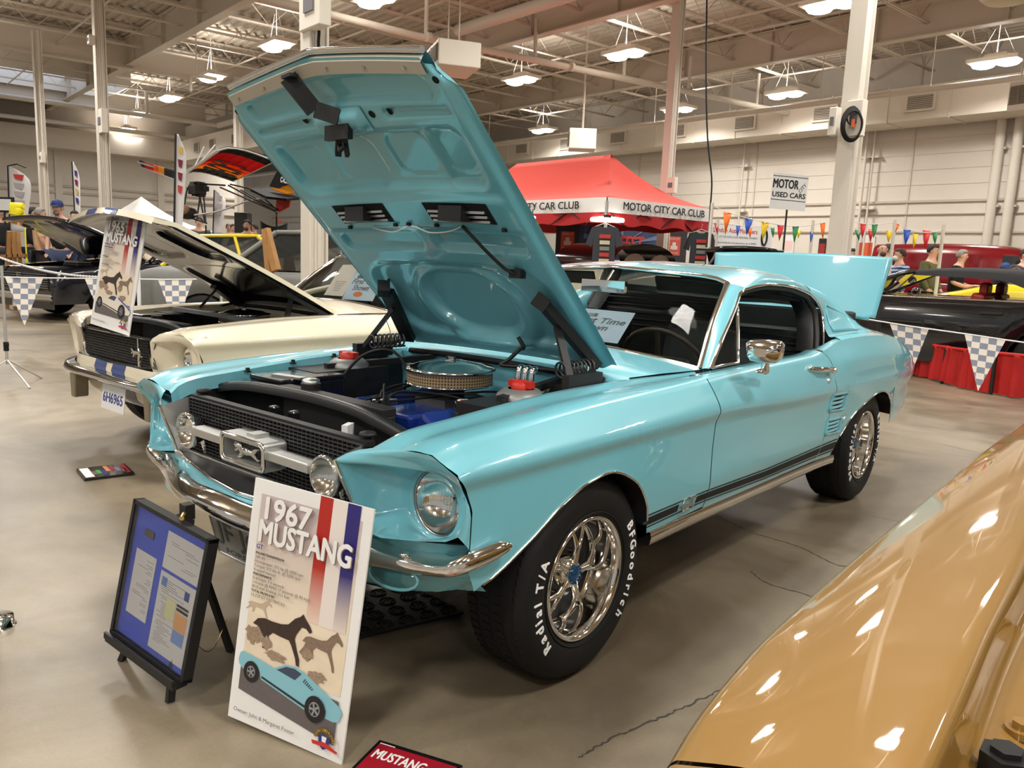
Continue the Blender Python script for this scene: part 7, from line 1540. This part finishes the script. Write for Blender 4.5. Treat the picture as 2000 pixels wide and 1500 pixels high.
def wing(nm, A, B, Cc, Dd, seq, txt=None):       # root front A, root rear B, tip rear Cc, tip front Dd
    b = MB(); ns = len(seq)*4; G = []
    for k in range(ns+1):
        t = k/ns; a = A.lerp(Dd, t); e = B.lerp(Cc, t); row = []
        for j in range(7):
            u = j/6; q = a.lerp(e, u)+Vector((0, 0, .10*sin(pi*u**.7))); row.append(q-O_)
        G.append(row)
    for k in range(ns):
        for j in range(6): b.add([G[k][j], G[k][j+1], G[k+1][j+1], G[k+1][j]], [(0, 1, 2, 3)], seq[min(len(seq)-1, k//4)], True)
    o = solid(b.build(nm, WCOL, ac_), .03, 1)
    b = MB(); b.tube([g[0] for g in G], .03, 6); b.tube([g[-1] for g in G], .015, 6); b.tube(G[0], .02, 6); b.tube(G[-1], .02, 6); b.build('spar', ALU, o)
    if txt:
        x_ = (Dd-A).normalized(); y_ = (A-B).normalized(); m_ = frame((A+B+Cc+Dd)/4-O_-Vector((0, 0, .045)), -y_*1.0, x_) if False else frame((A.lerp(Dd, .46)+B.lerp(Cc, .46))/2-O_+Vector((0, 0, .02)), x_, -y_)
        b = MB(); b.text(txt, 1.0, m_, t=.004, bold=.02, width=(Dd-A).length*.42)
        if m_.col[2].z > 0: 
            b = MB(); b.text(txt, 1.0, frame((A.lerp(Dd, .46)+B.lerp(Cc, .46))/2-O_+Vector((0, 0, .02)), -x_, -y_), t=.004, bold=.02, width=(Dd-A).length*.42)
        b.build('wing_lettering', INK, o)
wing('wing', D(362, 339, 19.97), D(456, 354, 19.20), D(538, 315, 14.85), D(427, 294, 15.62), [0, 3, 2, 1, 1, 0], 'C-ICHB')
wing('wing', D(350, 340, 20.35), D(345, 352, 19.97), D(276, 326, 27.52), D(269, 317, 28.16), [0, 0, 3, 2, 1, 1, 0])
def poly3(nm, pts, m, par=None, t=.03):
    b = MB(); b.add([Vector(p)-O_ for p in pts], [tuple(range(len(pts)))]); return solid(b.build(nm, m, par or ac_), t, 0)
fin = poly3('tail_fin', [D(553, 320, 17.41), D(580, 352, 17.15), D(574, 376, 17.28), D(527, 364, 17.66), D(546, 326, 17.54)], WCOL[0])
poly3('fin_panel', [D(580, 356, 17.13), D(574, 376, 17.25), D(548, 369, 17.48), D(551, 365, 17.41)], WCOL[3], fin, .035); poly3('fin_panel', [D(527, 368, 17.60), D(548, 369, 17.43), D(574, 378, 17.22), D(560, 379, 17.28)], WCOL[3], fin, .035)
A = D(541, 349, 17.43); Bx = D(578, 358, 17.02); b = MB(); mfr = frame(A-O_+Vector((.0, -.0, 0)), Bx-A, (0, 0, 1)); mfr.translation = (A+Bx)/2-O_+mfr.col[2].to_3d()*.03; b.text('C-ICHB', .16, mfr, t=.004, bold=.03, width=.34); b.box((-.02, .12, 0), (.16, .02, .004), mfr); b.box((.0, .155, 0), (.12, .02, .004), mfr); b.box((-.03, .19, 0), (.16, .02, .004), mfr); b.build('fin_lettering', PAPER, fin)
poly3('rudder', [D(542, 381, 17.54), D(568, 389, 17.28), D(565, 404, 17.28), D(545, 414, 17.41), D(539, 409, 17.54)], mat('rudder_red', srgb(206, 52, 34), .5))
poly3('stabilizer', [D(489, 371, 17.92), D(530, 368, 18.69), D(571, 378, 18.18), D(585, 388, 16.90), D(560, 390, 16.38), D(520, 386, 16.64)], WCOL[0], None, .05)
b = MB()
for q in ([(446, 362), (538, 412)], [(470, 371), (541, 409)], [(430, 366), (536, 412)], [(450, 360), (530, 378)], [(500, 372), (540, 410)]): b.tube([D(*q[0], 18.69)-O_, D(*q[1], 17.41)-O_], .018, 6)
b.build('tail_boom', SATIN, ac_)
b = MB(); b.tube(spline([D(380, 420, 19.20)-O_, D(430, 412, 18.69)-O_, D(480, 394, 18.18)-O_, D(530, 385, 17.54)-O_], 14), .02, 6); b.build('strut', ALU, ac_)
b = MB(); rnd = random.Random(3)
for k in range(12): c = D(372+rnd.random()*28, 360+rnd.random()*20, 19.6)-O_; b.box(c, (.12+.12*rnd.random(), .16, .10+.08*rnd.random()))
b.box(D(385, 371, 19.58)-O_, (.35, .3, .22)); b.build('engine', SATIN, ac_, bevel=.015)
b = MB()
for q in ([(366, 366), (358, 410)], [(392, 372), (385, 425)], [(397, 372), (402, 436)], [(372, 358), (440, 362)], [(356, 420), (404, 436)], [(388, 372), (400, 436)], [(366, 366), (352, 436)]): b.tube([D(*q[0], 19.58)-O_, D(*q[1], 19.46)-O_], .022, 6)
b.build('frame_tube', SATIN, ac_)
b = MB(); b.ball(D(366, 416, 19.58)-O_, (.26, .24, .16), 14); b.build('seat_pod', mat('pod_black', (.02, .019, .018), .6), ac_); b = MB(); b.ball(D(362, 410, 19.39)-O_, (.10, .12, .12), 12); b.build('seat_cushion', mat('pod_tan', srgb(150, 120, 90), .7), ac_)
b = MB()
for px, py in ((354, 440), (402, 440)): 
    c = D(px, py, 19.58)-O_; b.cyl((c.x, c.y, .2), c, .02, 6); b.lathe([(.12, -.05), (.20, -.05), (.22, 0), (.20, .05), (.12, .05)], 20, Matrix.Translation((c.x, c.y, .22)) @ Matrix.Rotation(pi/2, 4, 'Y'))
c = D(540, 414, 17.41)-O_; b.cyl((c.x, c.y, .10), c, .02, 6); b.lathe([(.05, -.03), (.10, 0), (.05, .03)], 16, Matrix.Translation((c.x, c.y, .10)) @ Matrix.Rotation(pi/2, 4, 'Y')); b.build('undercarriage', RUBBER, ac_)
b = MB(); pv = D(420, 283, 20.48)-O_; b.tube([D(375, 335, 19.97)-O_, pv], .02, 6); b.tube([D(398, 285, 20.48)-O_-Vector((0, 0, .02)), pv*0+D(378, 330, 20.22)-O_], .02, 6); b.build('king_post', ALU, ac_)
b = MB(); b.tube([D(536, 414, 17.15)-O_, D(545, 428, 17.02)-O_], .006, 5); b.box(D(547, 433, 17.02)-O_, (.07, .01, .07)); b.build('tail_streamer', mat('rudder_red', (.6, .1, .05), .5), ac_)
# ---- people ------------------------------------------------------------------------------------
def skin_mesh(nodes, edges, mt, nm, par, sub=2):
    me = bpy.data.meshes.new(nm); me.from_pydata([n_[0] for n_ in nodes], edges, []); o = bpy.data.objects.new(nm, me); C.objects.link(o)
    s_ = o.modifiers.new('skin', 'SKIN'); 
    for v, n_ in zip(me.skin_vertices[0].data, nodes): v.radius = (n_[1], n_[2] if len(n_) > 2 else n_[1]); v.use_root = False
    me.skin_vertices[0].data[0].use_root = True; s_.use_smooth_shade = True
    q = o.modifiers.new('subdivision', 'SUBSURF'); q.levels = sub; q.render_levels = sub
    dg = bpy.context.evaluated_depsgraph_get(); m2 = bpy.data.meshes.new_from_object(o.evaluated_get(dg)); bpy.data.objects.remove(o); m2.materials.clear(); m2.materials.append(mt)
    for p in m2.polygons: p.use_smooth = True
    r = bpy.data.objects.new(nm, m2); C.objects.link(r); r.parent = par; return r
SKIN = [mat('skin_light', srgb(205, 160, 138), .55), mat('skin_warm', srgb(188, 140, 115), .55)]
def person(px, py, d, H, face, label, top, legs, hair, cap=None, mask=None, beard=None, glasses=False, bend=0., armpose=0, back=False, pattern=None, tone=0, stout=1.):
    """px, py: top of the head in the photograph; face: heading in radians (0 looks towards -y)"""
    p = D(px, py, d); H = max(1.45, min(2.02, p.z+(0 if not cap else -.02))); k = H/1.75; r_ = thing('person', label, 'person', (p.x, p.y, 0), face); hk = bend
    sh = lambda x, y, z: (x*k, (y-hk*max(0, z-.95))*k, z*k)
    N = [(sh(0, 0, .95), .145*k*stout, .115*k*stout), (sh(0, 0, 1.12), .135*k*stout, .105*k*stout), (sh(0, .01, 1.30), .155*k*stout, .11*k), (sh(0, .01, 1.43), .12*k, .085*k), (sh(0, 0, 1.50), .062*k), (sh(0, -.015, 1.56), .060*k), (sh(0, -.02, 1.645), .078*k, .092*k), (sh(0, -.01, 1.715), .062*k, .074*k)]
    E_ = [(0, 1), (1, 2), (2, 3), (3, 4), (4, 5), (5, 6), (6, 7)]; ends = []
    for s in (1, -1):
        i = len(N); fy = -.10 if armpose == 0 else -.22
        N += [(sh(s*.175, .01, 1.415), .066*k), (sh(s*.235, .02, 1.17), .046*k), (sh(s*.22, fy, .98 if armpose == 0 else 1.10), .036*k), (sh(s*.19, fy-.07, .90 if armpose == 0 else 1.14), .028*k, .018*k)]
        E_ += [(3, i), (i, i+1), (i+1, i+2), (i+2, i+3)]
        for f in range(5):
            j = len(N); a = (f-2)*.022; L = (.045, .07, .078, .072, .055)[f]; N += [(sh(s*.19+a*.5-s*.01*(f == 0), fy-.10-.3*L*(armpose != 0)-.01, (.90 if armpose == 0 else 1.14)-.5*L*(armpose == 0)-.01), .010*k), (sh(s*.185+a*.6, fy-.11-.8*L*(armpose != 0)-.02, (.90 if armpose == 0 else 1.14)-1.0*L*(armpose == 0)-.012), .008*k)]; E_ += [(i+3, j), (j, j+1)]
        i = len(N); N += [(sh(s*.09, 0, .88), .095*k*stout), (sh(s*.10, -.015, .50), .062*k), (sh(s*.10, .01, .10), .042*k), (sh(s*.11, -.13, .045), .036*k, .03*k)]; E_ += [(0, i), (i, i+1), (i+1, i+2), (i+2, i+3)]
    sk_ = SKIN[tone]; body = skin_mesh(N, E_, sk_, 'body', r_)
    c = Vector(sh(0, -.02, 1.64))
    for v in body.data.vertices:      # brow, nose, eye sockets, jaw
        q = v.co-c
        if abs(q.z) < .12*k and q.y < 0:
            x, z = q.x/k, q.z/k; v.co.y -= k*(.020*math.exp(-(x/.016)**2-((z+.012)/.022)**2)+.008*math.exp(-(x/.05)**2-((z-.045)/.014)**2)-.008*math.exp(-((abs(x)-.034)/.016)**2-((z-.018)/.014)**2)+.007*math.exp(-(x/.03)**2-((z+.075)/.02)**2))
    fc = lambda x, z, dy=0.: c+Vector((x*k, (-.082+dy)*k, z*k))
    b = MB()
    for s in (1, -1): b.ball(fc(s*.033, .018, .004), (.011*k, .008*k, .006*k), 8)
    b.build('eyes', mat('eye_dark', (.05, .035, .03), .3), r_)
    b = MB(); b.ball(fc(0, -.05, .004), (.024*k, .006*k, .005*k), 8); b.build('mouth', mat('lip', srgb(150, 90, 85), .5), r_)
    b = MB()
    for s in (1, -1): b.ball(c+Vector((s*.079*k, .005*k, -.002)), (.010*k, .020*k, .031*k), 8)
    b.build('ears', sk_, r_)
    if hair:
        b = MB(); G = []
        for i in range(9):
            t = (i/8)*(pi*.62); row = []
            for j in range(17):
                a = 2*pi*j/16; zz = cos(t); lim = .52 if -sin(a) > .2 else -.45
                zz = max(zz, lim if -sin(a) > .2 else -.6); rr = math.sqrt(max(0, 1-zz*zz*.9)); row.append(c+Vector((.085*k*rr*cos(a), (.008+.102*rr*sin(a))*k, (.018+.097*zz)*k)))
            G.append(row)
        b.grid(G); solid(b.build('hair', hair, r_), .006, 1)
    if beard:
        b = MB(); b.ball(fc(0, -.078, .034), (.052*k, .045*k, .042*k), 12); b.build('beard', beard, r_)
    if mask:
        b = MB(); b.ball(fc(0, -.052, .026), (.058*k, .05*k, .048*k), 14); b.build('face_mask', mask, r_)
    if glasses:
        b = MB()
        for s in (1, -1): b.tube([fc(s*.033, .018, -.010)+Vector((.022*k*cos(a), 0, .016*k*sin(a))) for a in [2*pi*q/12 for q in range(13)]], .003*k, 5)
        b.tube([fc(-.012, .02, -.012), fc(.012, .02, -.012)], .003*k, 5); b.build('glasses', SATIN, r_)
    if cap:
        b = MB(); b.lathe([(.094*k, 0), (.094*k, .04*k), (.075*k, .085*k), (.03*k, .105*k), (0, .108*k)], 20, Matrix.Translation(c+Vector((0, 0, .040*k)))); G = [[c+Vector((.09*k*cos(a), -.09*k*abs(sin(a))*1.0-.002, .045*k)) for a in [pi+pi*q/10 for q in range(11)]], [c+Vector((.085*k*cos(a), -.17*k*abs(sin(a)), .030*k)) for a in [pi+pi*q/10 for q in range(11)]]]; b.grid(G); b.build('cap', cap, r_)
    # clothing: shells a little larger than the body
    Nt = [(n_[0], *[q*1.22+.010 for q in n_[1:]]) for n_ in N]; ix = [0, 1, 2, 3]; arms = [8, 9, 10] if top.get('long', True) else [8, 9]; off = 4+10+4
    sel = ix+arms+[a+off for a in arms]; mp = {o_: i for i, o_ in enumerate(sel)}; ed = [(mp[a], mp[e]) for a, e in E_ if a in mp and e in mp]
    nt = [Nt[i] for i in sel]; nt[0] = ((nt[0][0][0], nt[0][0][1], nt[0][0][2]-.04*k), .165*k*stout, .135*k*stout)
    skin_mesh(nt, ed, top['m'], top.get('n', 'shirt'), r_)
    lg = [0, 22, 23, 24] if False else None
    i1 = 8+14; sel = [0, 8+4+10, 8+4+10+1, 8+4+10+2, 8+18+4+10, 8+18+4+10+1, 8+18+4+10+2]; mp = {o_: i for i, o_ in enumerate(sel)}; ed = [(mp[a], mp[e]) for a, e in E_ if a in mp and e in mp]
    skin_mesh([(N[i][0], *[q*1.22+.010 for q in N[i][1:]]) for i in sel], ed, legs, 'trousers', r_)
    b = MB()
    for s in (1, -1): b.ball((s*.11*k, -.06*k, .04*k), (.05*k, .14*k, .045*k), 12)
    b.build('shoes', SATIN, r_)
    return r_
JEAN = mat('denim', srgb(52, 64, 92), .8); DARKT = mat('dark_trousers', srgb(36, 36, 40), .8); BROWNH = mat('hair_brown', srgb(52, 38, 30), .7); GREYH = mat('hair_grey', srgb(140, 134, 128), .7); DARKH = mat('hair_dark', srgb(30, 25, 24), .7); BLKSH = mat('black_cloth', srgb(24, 24, 26), .85)
NAVYC = mat('cap_navy', srgb(34, 48, 100), .7); MASKW = mat('mask_white', srgb(222, 220, 216), .7); MASKB = mat('mask_blue', srgb(150, 185, 205), .7)
person(120, 392, 15.6, 1.90, .75, 'man in a navy cap and black shirt looking down over the black car at left', {'m': BLKSH, 'long': False}, JEAN, GREYH, cap=NAVYC, beard=mat('beard_grey', srgb(120, 105, 95), .8), bend=.18, stout=1.15)
person(62, 405, 18.2, 1.82, 2.6, 'dark haired man in black seen from behind, left of the navy cap', {'m': BLKSH}, JEAN, DARKH)
person(77, 406, 16.4, 1.78, 2.9, 'grey haired person in a peach shirt seen from behind at left', {'m': mat('peach_cloth', srgb(222, 180, 140), .8), 'long': False}, DARKT, GREYH)
person(146, 412, 19.0, 1.75, .8, 'brown haired person in a grey top half hidden by the cream car bonnet', {'m': mat('grey_cloth', srgb(95, 98, 96), .8)}, JEAN, BROWNH)
person(4, 404, 18.0, 1.78, 1.2, 'person in a dark top at the very left edge beside the small sign', {'m': BLKSH}, DARKT, BROWNH)
person(389, 424, 21.0, 1.72, .9, 'person in a dark green top under the aircraft engine', {'m': mat('green_cloth', srgb(60, 64, 52), .8)}, DARKT, DARKH)
person(448, 436, 21.5, 1.68, .9, 'pale haired person with a pink face left of the loudspeaker', {'m': mat('pinkgrey_cloth', srgb(120, 110, 108), .8)}, DARKT, GREYH); person(457, 438, 21.0, 1.66, .7, 'person in a beige top right beside the pale haired one, left of the loudspeaker', {'m': mat('beige_cloth', srgb(165, 150, 132), .8)}, DARKT, BROWNH)
person(483, 430, 18.8, 1.72, .6, 'man in black in front of the loudspeaker', {'m': BLKSH}, DARKT, BROWNH, beard=mat('beard_brown', srgb(90, 60, 45), .8)); person(497, 437, 21, 1.70, -.4, 'person in a brown top right of the loudspeaker', {'m': mat('brown_cloth', srgb(110, 84, 64), .8)}, DARKT, BROWNH)
person(1725, 475, 14.4, 1.80, .55, 'balding bearded man in black behind the right end of the raised boot lid', {'m': BLKSH, 'long': False}, JEAN, None, beard=mat('beard_dark', srgb(80, 60, 50), .8), tone=0); person(1735, 477, 15.2, 1.80, 2.0, 'person hidden close behind the balding man', {'m': BLKSH}, JEAN, BROWNH)
person(1666, 486, 16.5, 1.72, .3, 'dark haired person in a pale blue face mask far back by the steel column', {'m': mat('maroon_cloth', srgb(60, 32, 34), .8)}, DARKT, DARKH, mask=MASKB)
blue_st = bpy.data.materials.new('striped_cloth'); blue_st.use_nodes = True
def stripes(m, c0, c1, sc_, axis='Z', plaid=False):
    nt = m.node_tree; p = nt.nodes['Principled BSDF']; p.inputs['Roughness'].default_value = .85; tc = nt.nodes.new('ShaderNodeTexCoord'); wv = nt.nodes.new('ShaderNodeTexWave'); wv.bands_direction = axis; wv.inputs['Scale'].default_value = sc_; wv.inputs['Distortion'].default_value = 2.0 if not plaid else 0
    r = nt.nodes.new('ShaderNodeValToRGB'); r.color_ramp.interpolation = 'CONSTANT'; r.color_ramp.elements[0].color = (*c0, 1); r.color_ramp.elements[1].position = .5; r.color_ramp.elements[1].color = (*c1, 1); nt.links.new(tc.outputs['Object'], wv.inputs['Vector']); nt.links.new(wv.outputs['Fac'], r.inputs['Fac']); nt.links.new(r.outputs['Color'], p.inputs['Base Color'])
stripes(blue_st, srgb(40, 60, 110), srgb(170, 190, 215), 5)
plaid_m = bpy.data.materials.new('plaid_cloth'); plaid_m.use_nodes = True; stripes(plaid_m, srgb(52, 40, 48), srgb(110, 96, 100), 4, 'DIAGONAL', True)
person(1760, 486, 13.7, 1.72, -.9, 'person in a blue striped top and white face mask looking to the right', {'m': blue_st}, DARKT, BROWNH, mask=MASKW)
person(1823, 478, 14.0, 1.84, 1.35, 'dark haired man with glasses in an olive green jacket behind the black soft top', {'m': mat('olive_cloth', srgb(92, 92, 58), .85), 'n': 'jacket'}, JEAN, DARKH, glasses=True, stout=1.2)
person(1873, 488, 14.3, 1.76, 1.6, 'grey haired person in black holding up their hands, right of the olive jacket', {'m': BLKSH, 'long': False}, DARKT, GREYH, armpose=1, bend=.08)
person(1963, 514, 14.6, 1.56, 1.2, 'shorter person in a blue cap between the red van and the right edge', {'m': BLKSH}, DARKT, BROWNH, cap=mat('cap_blue', srgb(40, 70, 130), .7)); person(2006, 486, 14.0, 1.82, .9, 'person in a dark plaid shirt cut by the right edge', {'m': plaid_m}, DARKT, BROWNH, stout=1.15)
